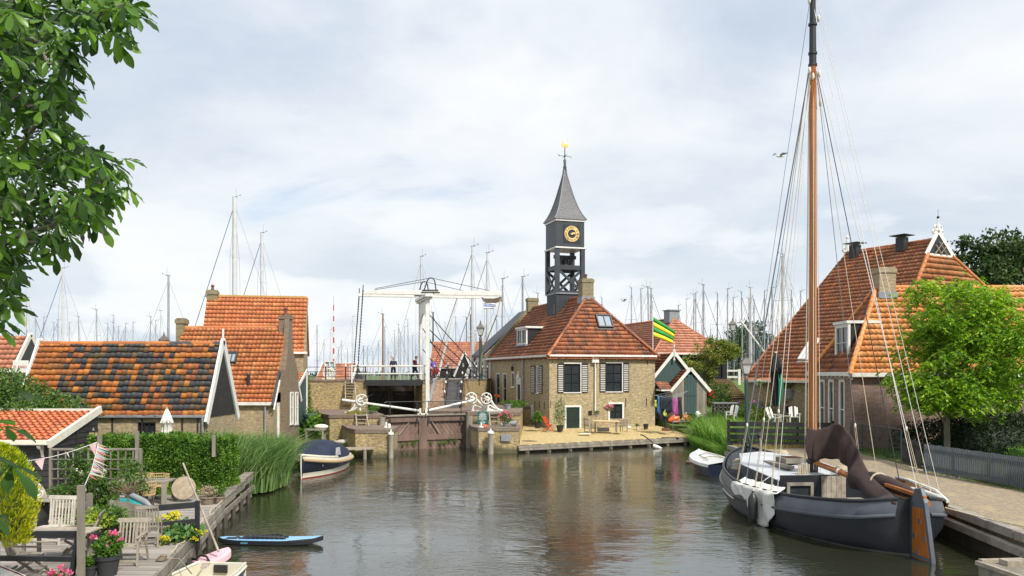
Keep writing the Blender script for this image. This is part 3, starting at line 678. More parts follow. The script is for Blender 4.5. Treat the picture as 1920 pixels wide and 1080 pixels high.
z0,z1,zm=11.8,13.45,13.75
for (a,b) in (((-1,-1),(1,-1)),((1,-1),(1,1)),((1,1),(-1,1)),((-1,1),(-1,-1))):
    A=Vector((TX+a[0]*s2,TY+a[1]*s2,0));B=Vector((TX+b[0]*s2,TY+b[1]*s2,0)); d=(B-A).normalized()*.17
    g.beam(A+d+Zv*zm,B-d+Zv*zm,.2,.36)
    g.beam(A+d+Zv*z0,B-d+Zv*z1,.10,.2); g.beam(A+d+Zv*z1+d.cross(Zv)*.7,B-d+Zv*z0+d.cross(Zv)*.7,.10,.2); g.beam(A+d+Zv*11.75,B-d+Zv*11.75,.12,.16)
g.build('cross_brace',slateg,ch)
g=MB(); g.lathe([(.45,0),(.42,.12),(.3,.2),(.25,.6),(.1,.7)],(TX,TY,13.95),14); g.beam((TX-1.0,TY,14.75),(TX+1.0,TY,14.75),.14,.3); tb(g,-.5,-.34,-.3,.3,13.93,14.7); tb(g,.34,.5,-.3,.3,13.93,14.7); g.build('bell',iron,ch,smooth=40)
mb=MB(); tb(mb,-s2-.12,s2+.12,-s2-.12,s2+.12,15.42,17.62); cb=mb.build('clock_box',slateg,ch)
g=MB(); tb(g,-s2-.24,s2+.24,-s2-.24,s2+.24,15.3,15.42); tb(g,-s2-.2,s2+.2,-s2-.2,s2+.2,17.55,17.72); each(g,'cornice',white,cb,bevel=.02)
# clock face
CX,CZ=TX+.12,16.52; yf=TY-s2-.12
g=MB(); g.box(CX-.74,CX+.74,yf-.03,yf-.002,CZ-.74,CZ+.74); fc=g.build('clock_face',black,cb)
g=MB()
for k in range(48):
    a0=2*math.pi*k/48;a1=2*math.pi*(k+1)/48
    def pp(r,a,d): return (CX+r*math.sin(a),yf-.03-d,CZ+r*math.cos(a))
    r0,r1=.36,.66
    g.add([pp(r0,a0,.002),pp(r1,a0,.002),pp(r1,a1,.002),pp(r0,a1,.002),pp(r0,a0,.03),pp(r1,a0,.03),pp(r1,a1,.03),pp(r0,a1,.03)],[(4,5,6,7),(0,1,5,4),(3,2,6,7),(0,3,7,4),(1,2,6,5)])
g.build('dial_ring',gold,fc)
for k,rm in enumerate(['XII','I','II','III','IIII','V','VI','VII','VIII','IX','X','XI']):
    a=2*math.pi*k/12; r=.515
    text('numeral',rm,.27,black,fc,(CX+r*math.sin(a),yf-.066,CZ+r*math.cos(a)),(R(90),-a*-1,0),.004)
g=MB(); 
for a,l,wd in ((R(64),.38,.09),(R(88),.60,.06)):
    d=Vector((math.sin(a),0,math.cos(a))); p=Vector((CX,yf-.085,CZ)); g.prism([p-d*.16,p+Vector((d.z,0,-d.x))*wd,p+d*l,p-Vector((d.z,0,-d.x))*wd],(0,-.02,0))
g.lathe([(.07,0),(.07,-.03)],(CX,yf-.08,CZ),12,'Y'); g.build('clock_hand',gold,fc)
# spire with flared foot
slate=M('old slates',(.15,.15,.155),(.07,.07,.073),5,.6,.5,14,sc=(1,1,2.5))
prof=[(1.40,17.72),(1.16,18.1),(.93,18.6),(.73,19.2),(.56,19.8),(.28,20.96),(.12,21.7),(.09,22.1)]
mb=MB(); vs=[];fs=[]
for r,z in prof:
    for (x,y) in ((-1,-1),(1,-1),(1,1),(-1,1)): vs.append((TX+x*r,TY+y*r,z))
for i in range(len(prof)-1):
    for j in range(4): fs.append((i*4+j,i*4+(j+1)%4,i*4+4+(j+1)%4,i*4+4+j))
fs+=[(3,2,1,0)]; mb.add(vs,fs); sp=mb.build('spire',slate,ch)
g=MB()
for (x,y) in ((-1,-1),(1,-1),(1,1),(-1,1)): g.path([(TX+x*(r+.01),TY+y*(r+.01),z+.02) for r,z in prof],.045,5)
for i in range(1,26):
    z=17.72+i*.165; 
    for a,b in zip(prof,prof[1:]):
        if a[1]<=z<b[1]:
            t=(z-a[1])/(b[1]-a[1]); r=a[0]+(b[0]-a[0])*t+.006
            for j,(x,y) in enumerate(((-1,-1),(1,-1),(1,1),(-1,1))):
                x2,y2=((1,-1),(1,1),(-1,1),(-1,-1))[j]; g.beam((TX+x*r,TY+y*r,z),(TX+x2*r,TY+y2*r,z),.012,.014)
g.build('lead_hips',lead,sp)
g=MB(); g.lathe([(.13,22.05),(.16,22.3),(.10,22.45),(.13,22.9),(.05,23.0),(.035,23.95),(.02,24.05)],(TX,TY,0),8); g.build('finial',slateg,sp,smooth=40)
g=MB(); g.beam((TX-.5,TY,23.25),(TX+.5,TY,23.25),.03,.03); g.beam((TX,TY-.5,23.25),(TX,TY+.5,23.25),.03,.03); g.lathe([(.05,0),(.05,.06)],(TX-.5,TY,23.22),6); g.ball((TX,TY,23.25),.08,8,6); g.path([(TX-.5,TY,23.25),(TX-.62,TY,23.4)],.02,4); g.path([(TX+.5,TY,23.25),(TX+.62,TY,23.1)],.02,4); g.build('compass_arms',iron,sp)
g=MB(); g.prism([(TX-.26,TY,24.0),(TX+.3,TY-.05,23.98),(TX+.28,TY-.05,24.28),(TX+.1,TY,24.42),(TX-.15,TY,24.38),(TX-.28,TY,24.2)],(0,.05,0))
for i in range(5): a=-.22+i*.12; g.prism([(TX+a,TY,24.36),(TX+a+.07,TY,24.36),(TX+a+.02,TY,24.52)],(0,.04,0))
g.build('weather_vane',M('bright gilding',(.95,.66,.20),(.85,.52,.12),5,.3,0,metal=.5),sp)

# ================================================================ right hand houses
def barge(par,pts,wd=.22,th=.06,mat=None,name='barge_board'):
    g=MB()
    for a,b in pts: g.beam(a,b,th,wd,up=(0,0,1))
    return each(g,name,mat or white,par,bevel=.008)
# restaurant house behind, hipped, turned like the clock house
rh=thing('restaurant_house','red tiled hipped house behind the clock house with square grey vent on its ridge','house',(12.9,75,0),TH)
w,l,e,rz_=7.6,18,6.75,10.15; hy=3.2
mb=MB(); Fr((0,0,0),(1,0,0)).wall(mb,w,3.5,e,[(.5,w-.5,4.6,6.4)],.3); mb.poly([(0,0,3.5),(0,0,e),(0,l,e),(0,l,3.5)]); mb.poly([(w,0,3.5),(w,l,3.5),(w,l,e),(w,0,e)]); mb.poly([(0,l,3.5),(0,l,e),(w/2,l,rz_-.05),(w,l,e),(w,l,3.5)]); mb.build('wall',black,rh,fix=False)
fr=Fr((0,0,0),(1,0,0))
for i in range(4): window(rh,fr,.55+i*1.63,.55+i*1.63+1.6,4.65,6.35,2,2,fm=slateg,fw=.06,d=-.2,sill=False)
gutter(rh,fr,-.3,w+.5,e+.08,brk=1.0)
V1=Vector((0,hy,rz_-e)); tiles('roof',t_red,rh,(0,-.15,e),(1,0,0),V1,[(-.3,-.1),(w+.3,-.1),(w/2,V1.length+.1),(w/2-.01,V1.length+.1)],.26,.34,.025,.03,4)
V2=Vector((w/2,0,rz_-e)); tiles('roof',t_red,rh,(0,l,e),(0,-1,0),V2,[(0,-.2),(l+.3,-.2),(l-hy,V2.length),(0,V2.length)],.26,.34,.025,.03,4)
V3=Vector((-w/2,0,rz_-e)); tiles('roof',t_red,rh,(w,0,e),(0,1,0),V3,[(-.3,-.2),(l,-.2),(l,V3.length),(hy,V3.length)],.5,.68,.025,.03,3)
caps(rh,(-.25,-.25,e),(w/2,hy,rz_+.1),.09,.35,t_red,'hip_tiles'); caps(rh,(w+.25,-.25,e),(w/2,hy,rz_+.1),.09,.35,t_red,'hip_tiles'); caps(rh,(w/2,hy,rz_+.1),(w/2,l,rz_+.1),.09,.4,t_red)
g=MB(); g.box(w/2-.55,w/2+.55,hy-.1,hy+1.0,rz_-.3,rz_+.85); g.box(w/2-.65,w/2+.65,hy-.2,hy+1.1,rz_+.85,rz_+.95); g.build('vent_chimney',lead,rh)
# green shed with two gables in front of it
bs=thing('boat_shed','small green boarded shed with two white edged gables beside the clock house','shed',(P(1227,700,64).x,64,0),R(12))
def gable_roof(par,x0,x1,y0,y1,ze,zr,tm,tw_=.24,th_=.3,ov=.18,nt=5,xr=None,both=True,lip=.03):
    """ridge along y"""
    xm=(x0+x1)/2 if xr is None else xr
    a=Vector((xm-x0,0,zr-ze)); b=Vector((xm-x1,0,zr-ze))
    tiles('roof',tm,par,(x0,y1,ze),(0,-1,0),a,[(0,-ov),(y1-y0,-ov),(y1-y0,a.length),(0,a.length)],tw_,th_,.03,lip,nt)
    if both: tiles('roof',tm,par,(x1,y0,ze),(0,1,0),b,[(0,-ov),(y1-y0,-ov),(y1-y0,b.length),(0,b.length)],tw_,th_,.03,lip,nt)
    caps(par,(xm,y0,zr+.06),(xm,y1,zr+.06),.09,.36,tm)
gsh=M('green boards',(.045,.085,.08),(.03,.06,.055),3,.6,.3,18,sc=(6,6,.5)); wb=oldwood
mb=MB(); mb.poly([(0,0,3.5),(3.1,0,3.5),(3.1,0,4.7),(1.5,0,6.35),(0,0,4.7)]); mb.box(0,.06,0,4,2,4.7); mb.box(3.04,3.1,0,4,2,4.7)
for i in range(13): mb.box(.12+i*.235,.13+i*.235,-.012,-.002,3.5,4.7+min(i*.235,3.1-i*.235)*.9)
mb.build('wall',gsh,bs,fix=False)
gable_roof(bs,-.12,3.22,-.1,4.2,4.6,6.45,t_clock)
barge(bs,[((-.35,-.2,4.42),(1.54,-.2,6.62)),((3.45,-.2,4.42),(1.56,-.2,6.62))],.24)
g=MB(); g.lathe([(.03,5.9),(.09,6.05),(.05,6.2),(.10,6.4),(.10,6.75),(.03,6.9),(.08,7.05),(.0,7.35)],(1.55,-.22,0),4); g.build('finial',white,bs)
# lower front gable
mb=MB(); 
for i in range(10):
    x=1.0+i*.255; zt=4.0+min(x-.9,3.65-x)*1.0; 
    if 1.75<=x<2.75: continue
    mb.box(x,x+.245,-1.6,-1.56,1.5,zt)
mb.box(.9,.98,-1.6,-.02,1.5,4.0); mb.box(3.5,3.58,-1.6,-.02,1.5,4.0); mb.build('wall',oldwood,bs)
g=MB()
for i in range(4): x=1.78+i*.25; g.box(x,x+.24,-1.62,-1.57,1.9,4.9 if 0<i<3 else 4.7)
g.box(1.78,2.78,-1.65,-1.62,3.3,3.42); g.build('door',gsh,bs)
g=MB(); g.poly([(0,-.01,1.5),(.9,-.01,1.5),(.9,-.01,3.7),(0,-.01,3.7)]); g.box(.9,3.5,-.06,-.03,1.5,3.9); g.build('opening_shade_panel',black,bs)  # flat black panels stand in for the shade inside the open shed
g=MB(); g.box(-.05,.95,-1.5,-.2,3.66,3.8); g.build('fascia',white,bs)
a=Vector((1.38,0,1.42)); tiles('roof',t_clock,bs,(.85,-.05,3.82),(0,-1,0),a,[(0,-.15),(1.6,-.15),(1.6,a.length),(0,a.length)],.24,.3,.03,.03,5)
a=Vector((-1.38,0,1.42)); tiles('roof',t_clock,bs,(3.63,-1.6,3.82),(0,1,0),a,[(0,-.15),(1.6,-.15),(1.6,a.length),(0,a.length)],.24,.3,.03,.03,5)
tiles('roof',t_clock,bs,(-.1,-1.5,3.75),(1,0,0),(0,1.2,.55),[(0,0),(1.0,0),(1.0,1.4),(0,1.4)],.24,.3,.03,.03,5)
barge(bs,[((.62,-1.72,3.62),(2.24,-1.72,5.38)),((3.86,-1.72,3.62),(2.24,-1.72,5.38))],.24)
# ---- brown brick house on the right, ridge parallel to the picture
bh=thing('brick_house','brown red brick house with bright orange pantiles and white framed side windows on the quay','house',(18.0,43.8,0))
w,d_,e,rz_,hy_=16.0,5.7,4.92,9.72,2.55
fr=Fr((0,0,0),(1,0,0)); fl=Fr((0,d_,0),(0,-1,0))
def by(px): k=(px-960)/F; return 18.0/k-43.8     # distance back along the side wall
def bz(py,y): return H-(py-Y0)/F*(43.8+y)
ws=[]
for a,b in ((1535,1546),(1552,1563),(1572,1583.5)):
    ya,yb=by(a),by(b); ws.append((d_-ya,d_-yb,1.35,bz(711,(ya+yb)/2)))
mb=MB(); fr.wall(mb,w,.5,e); fl.wall(mb,d_,.5,e,ws); mb.poly([(0,d_,.5),(w,d_,.5),(w,d_,e),(0,d_,e)]); mb.poly([(w,0,.5),(w,0,e),(w,d_/2,rz_),(w,d_,e),(w,d_,.5)]); mb.build('wall',rbrick,bh,fix=False)
for o_ in ws: window(bh,fl,*o_,1,2,fm=white,fw=.16,bar=.06)
g=MB(); fr.box(g,.45,.5,.0,.02,.6,e-.25); fr.box(g,0.0,.45,.003,.03,.6,e-.3); g.build('corner_pier',rbrick,bh)
gutter(bh,fr,-.1,w,e+.07,h=.2,out=.3); gutter(bh,fl,-.2,d_+.28,e+.12,h=.2,out=.3,brk=.6)
a=Vector((0,d_/2,rz_-e)); tiles('roof',t_right,bh,(0,-.05,e+.05),(1,0,0),a,[(-.25,-.25),(w,-.25),(w,a.length),(hy_,a.length)],.27,.36,.045,.05,7)
tiles('roof',t_right,bh,(w,d_+.05,e+.05),(-1,0,0),Vector((0,-d_/2,rz_-e)),[(0,-.25),(w+.25,-.25),(w-hy_,a.length),(0,a.length)],.5,.72,.045,.05,3)
a2=Vector((hy_,0,rz_-e)); tiles('roof',t_clock,bh,(-.05,d_,e+.08),(0,-1,0),a2,[(-.25,-.25),(d_+.25,-.25),(d_/2,a2.length),(d_/2-.01,a2.length)],.25,.34,.04,.04,5)
caps(bh,(hy_,d_/2,rz_+.12),(w,d_/2,rz_+.12),.13,.42,t_right)
caps(bh,(-.22,-.25,e+.0),(hy_,d_/2,rz_+.12),.13,.36,t_right,'hip_tiles'); caps(bh,(-.22,d_+.25,e+.0),(hy_,d_/2,rz_+.12),.13,.36,t_right,'hip_tiles')
chimney(bh,hy_+.45,d_/2,9.1,10.95,.92,.9,gbrick,pot=False,flash=.35); chimney(bh,11.75,d_/2,9.4,11.1,1.1,.9,gbrick,flash=.3)
mb=MB(); y0,y1=1.6,3.4; mb.box(.55,2.1,y0,y1,5.7,7.75); dmr=mb.build('dormer',black,bh)
g=MB(); g.box(.35,2.25,y0-.1,y1+.1,7.75,7.9); g.build('dormer_roof',white,dmr); ff=Fr((.55,y1,0),(0,-1,0)); window(dmr,ff,-.05,1.85,5.65,7.75,2,2,fm=white,fw=.2,d=.06)
# ---- big farmhouse with owl board
fa=thing('farmhouse','large brown tiled farmhouse with white owl board gable on top of its hipped roof','house',(0,0,0))
def lw(p): return Vector(p)
u_=Vector((-.5,.866,0)); v_=Vector((.866,.5,0)); C=Vector((17.3,62,4.45)); K=C-u_*11.5; RN=Vector((29.6,58,14.3)); RF=Vector((26.2,64.4,14.3))
KR=K+v_*25; CR=C+v_*25
def rpoly(name,mat,par,pts,tw_,th_,nt=4,**kw):
    """tile a planar polygon given by world points; the first edge is the eave"""
    O=pts[0]; U=(pts[1]-pts[0]).normalized(); N=(pts[1]-pts[0]).cross(pts[2]-pts[0]).normalized(); V=N.cross(U)
    if V.z<0: V=-V
    return tiles(name,mat,par,O,U,V,[((p-O).dot(U),(p-O).dot(V)) for p in pts],tw_,th_,nt=nt,**kw)
rpoly('roof',t_farm,fa,[C,K,RN,RF],.30,.38,amp=.03,lip=.05)
# near hip, cut below the owl board; brighter tiles paint in the sunlit side
HT=RN+ (K-RN)*.11; HT2=RN+(KR-RN)*.11
rpoly('roof',tilem('sunlit orange farmhouse tiles',[(0,(.40,.14,.05)),(.4,(.50,.18,.06)),(.7,(.46,.19,.08)),(1,(.60,.25,.10))],moss=(.28,.19,.10),mossamt=.4,seed=3),fa,[K,KR,HT2,HT],.30,.40,amp=.03,lip=.05)
rpoly('roof',t_farm,fa,[CR,C,RF],.4,.5,3); rpoly('roof',t_farm,fa,[KR,CR,RF,RN],.6,.8,3)
caps(fa,K+Zv*.05,HT+Zv*.12,.13,.42,t_orange,'hip_tiles'); caps(fa,KR+Zv*.05,HT2+Zv*.12,.13,.42,t_orange,'hip_tiles'); caps(fa,RN+Zv*.1,RF+Zv*.1,.12,.42,t_farm); caps(fa,C+Zv*.05,RF+Zv*.12,.11,.42,t_farm,'hip_tiles')
mb=MB(); q=[C+v_*.25,K+v_*.25+u_*.25,KR-v_*.25+u_*.25,CR-v_*.25]
for i in range(4):
    a=q[i];b=q[(i+1)%4]; mb.poly([(a.x,a.y,.5),(b.x,b.y,.5),(b.x,b.y,4.4),(a.x,a.y,4.4)])
mb.build('wall',gbrick,fa,fix=False)
g=MB(); g.beam(C-v_*.12-Zv*.02-u_*0,K-v_*.12-Zv*.02,.18,.16); g.build('gutter',white,fa)
# owl board
ob=RN+(RN-RF).normalized()*.25; hn=(HT-HT2).normalized(); wd=(HT-HT2).length/2+.25
base=(HT+HT2)/2; base=Vector((base.x,base.y,HT.z)); top=Vector((base.x,base.y,15.0))+ (RN-Vector((base.x,base.y,RN.z)))*.35
g=MB(); g.beam(base+hn*wd,top,.08,.3); g.beam(base-hn*wd,top,.08,.3); g.beam(base+hn*wd*.95,base-hn*wd*.95,.08,.26); obd=g.build('owl_board',white,fa)
g=MB(); g.poly([base+hn*wd*.9+Zv*.05,base-hn*wd*.9+Zv*.05,top-Zv*.1]); 
g.build('owl_board_panel',black,obd,fix=False)
fn=hn.cross(Zv); fn=fn if fn.y<0 else -fn
g=MB(); g.beam(base+hn*wd*.45+fn*.08+Zv*.1,base-hn*.2+fn*.08+Zv*1.0,.03,.05); g.beam(base-hn*wd*.45+fn*.08+Zv*.1,base+hn*.2+fn*.08+Zv*1.0,.03,.05); g.beam(base+hn*.1+fn*.08+Zv*.1,base-hn*.6+fn*.08+Zv*.75,.03,.05); g.beam(base-hn*.1+fn*.08+Zv*.1,base+hn*.6+fn*.08+Zv*.75,.03,.05); g.build('lattice',gbrick,obd)
g=MB()
for s_ in (-1,1):
    for r,ofs,zz in ((.17,.26,.22),(.14,.48,-.08)):
        c=top+hn*ofs*s_+Zv*zz; g.path([c+(hn*math.cos(t)+Zv*math.sin(t))*r for t in np.linspace(0,6.28,12,endpoint=False)],.055,6,closed=True)
g.path([top,top+Zv*.55],[.2,.08],6); g.path([top+Zv*.55,top+Zv*.95],[.05,.035],6); g.build('carved_scrolls',white,obd,smooth=50)
g=MB(); g.ball(top+Zv*.95,.10,8,6); g.path([top+Zv*.95,top+Zv*1.5],.012,4); g.build('finial',iron,obd)
for t_,zz in ((.3,.9),(.86,.8)):
    c=RN.lerp(RF,t_)+v_*-.5+Zv*(.0)
    g=MB(); g.obox(c+Zv*.0,(.55,.65,1.0),R(30)); cc=g.build('chimney',iron,fa); g=MB(); g.obox(c+Zv*.64,(1.2,1.25,.05),R(30)); g.build('chimney_lid',black,cc)
# far gable ornament, skylights in the long slope
g=MB(); c=RF+u_*.1; g.path([c,c+Zv*1.5],[.16,.05],6); g.ball(c+Zv*1.3,.12,8,6)
for s_ in (-1,1): g.path([c+v_*.35*s_+Zv*.3+(v_*math.cos(t)+Zv*math.sin(t))*.2 for t in np.linspace(0,6.28,10,endpoint=False)],.06,5,closed=True)
g.build('finial',white,fa)
sl=(RN-C)-u_*((RN-C).dot(u_)); 
def fas(a,b): return C-u_*a+(sl.normalized())*b
rooflight(fa,C+Zv*0,-u_,sl,4.2,4.95,1.9,3.9,.25,white)
# ================================================================ left hand houses
# shed with black and orange tiles
sh=thing('tiled_shed','low brick shed with patchwork roof of black and orange pantiles and black boarded gable','shed',(-21.6,36,0))
w,d_,e,rz_=8.3,3.8,3.18,6.3
fr=Fr((0,0,0),(1,0,0)); k=(258-960)/F; 
x0=X(258,36)+21.6; x1=X(292,36)+21.6
mb=MB(); fr.wall(mb,w,.4,e,[(x0,x1,1.6,Z(792,36))]); mb.box(w-.02,w,0,d_,.4,e); mb.poly([(0,0,.4),(0,0,e),(0,d_/2,rz_),(0,d_,e),(0,d_,.4)]); mb.poly([(0,d_,.4),(w,d_,.4),(w,d_,e),(0,d_,e)]); mb.build('wall',gbrick,sh,fix=False)
window(sh,fr,x0,x1,1.6,Z(792,36),3,2,fm=black,fw=.05,sill=False)
mb=MB(); mb.poly([(w,0,e-.1),(w,d_,e-.1),(w,d_/2,rz_)])
for i in range(17):
    y=.05+i*.225; h=min(y,d_-y)*(rz_-e)/(d_/2); mb.box(w,w+.03,y,y+.205,e-.1,e+max(h-.15,.02))
mb.build('gable_boards',tarred,sh,fix=False)
a=Vector((0,d_/2,rz_-e)); al=a.length
tiles('roof',t_shed,sh,(0,-.1,e-.02),(1,0,0),a,[(0,-.1),(w-.05,-.1),(w-.05,al+.05),(0,al+.05)],.243,.30,.022,.055,7,jit=.012)
tiles('roof',t_shed,sh,(w,d_+.1,e-.02),(-1,0,0),Vector((0,-d_/2,rz_-e)),[(.05,-.1),(w,-.1),(w,al+.05),(.05,al+.05)],.5,.6,.04,.04,3)
caps(sh,(0,d_/2,rz_+.06),(w-.05,d_/2,rz_+.06),.11,.38,t_shed)
barge(sh,[((w+.06,-.2,e-.35),(w+.06,d_/2,rz_+.22)),((w+.06,d_+.2,e-.35),(w+.06,d_/2,rz_+.22)),((-.02,-.2,e-.35),(-.02,d_/2,rz_+.22)),((-.02,d_+.2,e-.35),(-.02,d_/2,rz_+.22))],.34,.1)
g=MB(); g.beam((w+.06,d_/2,rz_),(w+.06,d_/2,rz_+.75),.07,.07); g.build('finial',white,sh)
gutter(sh,fr,-.05,w+.02,e-.02,zinc,.16,.1); pipe(sh,[fr.p(w-.12,.14,e-.1),fr.p(w-.12,.14,.6)],zinc,.055)
g=MB()
for px in (211,267,342,371): x=X(px,36)+21.6; fr.box(g,x-.03,x+.03,.0,.04,e-.75,e-.12)
each(g,'bracket',iron,sh)
# middle house
mh=thing('cottage','orange tiled cottage with tall brick gable chimney and one small skylight','house',(-19.4,46,0))
w,d_,e,rz_=6.05,5.7,3.35,7.62
fr=Fr((0,0,0),(1,0,0)); fg=Fr((w,0,0),(0,1,0))
def gy(px): return 1550*(-19.4+w)/(px-960)-46
ops=[]
for a,b in ((534.5,540),(544,549)): ya,yb=gy(a),gy(b); ops.append((ya,yb,H-(795-Y0)/F*(46+ya),H-(735-Y0)/F*(46+ya)))
dd_=(gy(519.5),gy(523),1.3,3.3)
mb=MB(); fr.wall(mb,w,.8,e); fg.wall(mb,d_,.8,e,[dd_]+ops); mb.poly([(w,0,e),(w,d_,e),(w,d_*.72,rz_-1.5),(w,d_/2,rz_)]); mb.poly([(0,0,.8),(0,0,e),(0,d_/2,rz_),(0,d_,e),(0,d_,.8)]); mb.build('wall',gbrick,mh,fix=False)
door(mh,fg,*dd_,dm=white,fw=.08,handle=False)
for o_ in ops: window(mh,fg,*o_,1,2,fm=white,fw=.12)
g=MB(); g.prism([(w+.005,1.7,.8),(w+.005,4.6,.8),(w+.005,4.6,5.0),(w+.005,3.3,6.4),(w+.005,3.2,8.45),(w+.005,2.55,8.45),(w+.005,2.2,6.4),(w+.005,1.7,5.2)],(.28,0,0)); 
g.box(w-.4,w+.33,2.5,3.3,8.2,8.4); g.box(w-.35,w+.28,2.55,3.25,6.8,8.2)
gc=g.build('gable_chimney',brick('dark gable brick',(.20,.13,.09),(.14,.09,.07),(.22,.19,.15),stain=(.20,.16,.07),sp=(.24,.18,.12),amt=.5),mh)
g=MB(); g.lathe([(.11,8.4),(.12,8.5),(.09,8.6),(.09,8.75),(.13,8.8),(.03,8.95)],(w-.03,2.9,0),12); g.build('chimney_pot',M('terracotta pot',(.16,.06,.04)),gc)
for o_ in ops: window(mh,Fr((w+.29,0,0),(0,1,0)),*o_,1,2,fm=white,fw=.10,d=.02)
a=Vector((0,d_/2,rz_-e)); al=a.length
tiles('roof',t_orange,mh,(0,-.1,e),(1,0,0),a,[(0,-.15),(w+.05,-.15),(w+.05,al+.05),(0,al+.05)],.24,.31,.04,.04,6)
tiles('roof',t_orange,mh,(w,d_+.1,e),(-1,0,0),Vector((0,-d_/2,rz_-e)),[(-.05,-.15),(w,-.15),(w,al+.05),(-.05,al+.05)],.5,.6,.04,.04,3)
caps(mh,(0,d_/2,rz_+.08),(w,d_/2,rz_+.08),.11,.38,t_orange)
gutter(mh,fr,-.05,w+.1,e+.02,white,.2,.16); pipe(mh,[fr.p(w-.35,.12,e-.1),fr.p(w-.35,.12,1.0)],zinc,.05)
barge(mh,[((w+.1,-.25,e-.2),(w+.1,1.15,e+1.75))],.32,.1,slateg); barge(mh,[((w+.18,-.27,e-.38),(w+.18,.9,e+1.25))],.1,.06,white,'trim_board')
barge(mh,[((w+.12,d_+.2,e-.1),(w+.12,3.6,6.45))],.24,.1,white)
rooflight(mh,(0,-.1,e),(1,0,0),a,X(424,47.5)+19.4,X(444,47.5)+19.4,2.65,3.4,.16)
g=MB(); x=X(468,46.7)+19.4; g.path([(x,.55,e+.95),(x,.5,e+1.55)],[.09,.09],8); g.path([(x,.5,e+1.55),(x,.5,e+1.65)],[.14,.12],8); g.build('vent_pipe',iron,mh)
chimney(mh,.15-.25,d_/2,6.6,8.25,.45,.7,cbrick,pot=False,flash=False)
# tall house behind
th_=thing('tall_house','taller orange tiled brick house behind the cottage with mossy ridge','house',(-20.53,54.45,0),R(11))
w,d_,e,rz_=6.6,5.4,6.4,10.25
fr=Fr((0,0,0),(1,0,0)); mb=MB(); fr.wall(mb,w,1,e); mb.poly([(w,0,1),(w,d_,1),(w,d_,e),(w,d_/2,rz_),(w,0,e)]); mb.poly([(0,0,1),(0,0,e),(0,d_/2,rz_),(0,d_,e),(0,d_,1)]); mb.poly([(0,d_,1),(w,d_,1),(w,d_,e),(0,d_,e)]); mb.build('wall',gbrick,th_,fix=False)
a=Vector((0,d_/2,rz_-e)); al=a.length
tmoss=tilem('orange tiles with mossy top',[(0,(.42,.11,.04)),(.4,(.50,.14,.045)),(.7,(.46,.125,.045)),(1,(.58,.20,.07))],moss=(.30,.22,.04),mossamt=.35,low=.15,seed=9)
tiles('roof',tmoss,th_,(0,-.1,e),(1,0,0),a,[(0,-.15),(w+.12,-.15),(w+.12,al+.05),(0,al+.05)],.26,.36,.045,.045,6)
tiles('roof',tmoss,th_,(w,d_+.1,e),(-1,0,0),Vector((0,-d_/2,rz_-e)),[(-.12,-.15),(w,-.15),(w,al+.05),(-.12,al+.05)],.5,.6,.04,.04,3)
caps(th_,(.6,d_/2,rz_+.08),(w+.1,d_/2,rz_+.08),.11,.38,M('yellow lichen ridge',(.40,.22,.06),(.28,.20,.05),4,.9,.4))
gutter(th_,fr,-.05,w+.25,e+.02,white,.2,.14); chimney(th_,.35,d_/2,9.5,10.75,.7,.6,cbrick,flash=.25)
g=MB(); g.beam((w+.1,-.1,e),(w+.1,d_/2,rz_+.05),.16,.14); g.build('verge',cbrick,th_); g=MB(); g.beam((-.05,-.1,e),(-.05,d_/2,rz_+.1),.12,.16); g.build('barge_board',white,th_)
# green lean-to between them
gl=thing('green_lean_to','narrow dark green boarded lean-to with white corner boards against the tall house','shed',(X(556,53),53,0),R(0))
fr=Fr((0,0,0),(0,1,0)); mb=MB(); mb.poly([(0,0,1.0),(0,2.4,1.0),(0,2.4,5.1),(0,0,4.0)]);
for i in range(12): mb.box(0,.02,i*.2,i*.2+.18,1.05,4.0+i*.09)
mb.build('wall',gsh,gl,fix=False); mb=MB(); mb.poly([(0,0,1.0),(0,0,4.0),(-2,0,4.0),(-2,0,1.0)]); mb.build('front_wall',gbrick,gl,fix=False)
tiles('roof',t_orange,gl,(-2,-.1,3.95),(1,0,0),(0,2.4,1.1),[(0,0),(2.1,0),(2.1,2.6),(0,2.6)],.25,.33,.035,.035,5)
g=MB(); g.beam((.06,-.12,4.0),(.06,2.5,5.2),.08,.2); g.beam((.06,2.45,1.0),(.06,2.45,5.2),.08,.1); g.build('corner_board',white,gl)
# far left house with sign
lh=thing('gabled_house','orange tiled house with dark boarded gable at the far left edge','house',(-30.9,42,0))
mb=MB(); w,d_,e,rz_=5.6,2.9,5.2,6.95
mb.poly([(w,0,1),(w,d_,1),(w,d_,e),(w,d_/2,rz_),(w,0,e)]); mb.poly([(0,0,1),(w,0,1),(w,0,e),(0,0,e)]); mb.poly([(0,0,1),(0,0,e),(0,d_/2,rz_),(0,d_,e),(0,d_,1)]); mb.build('wall',[M('dark boards',(.05,.055,.065),None,3,.6,.2)],lh,fix=False)
a=Vector((0,d_/2,rz_-e)); al=a.length; tiles('roof',t_red,lh,(0,-.1,e),(1,0,0),a,[(-8,-.15),(w-.1,-.15),(w-.1,al),(-8,al)],.26,.34,.04,.04,5); tiles('roof',t_red,lh,(w,d_+.1,e),(-1,0,0),Vector((0,-d_/2,rz_-e)),[(.1,-.15),(w+8,-.15),(w+8,al),(.1,al)],.5,.6,.04,.04,3)
barge(lh,[((w,-.2,e-.2),(w,d_/2,rz_+.1)),((w,d_+.2,e-.2),(w,d_/2,rz_+.1))],.25,.1)
g=MB(); g.box(-8,w,-.1,.0,1,e-.05); g.build('front_wall',rbrick,lh)
g=MB(); g.box(-8,w,-.3,-.1,e-.12,e+.03); g.build('gutter',white,lh)
sg=thing('shop_sign','white shop sign with red letters beside the dark gable','sign',(X(39,39),39,0))
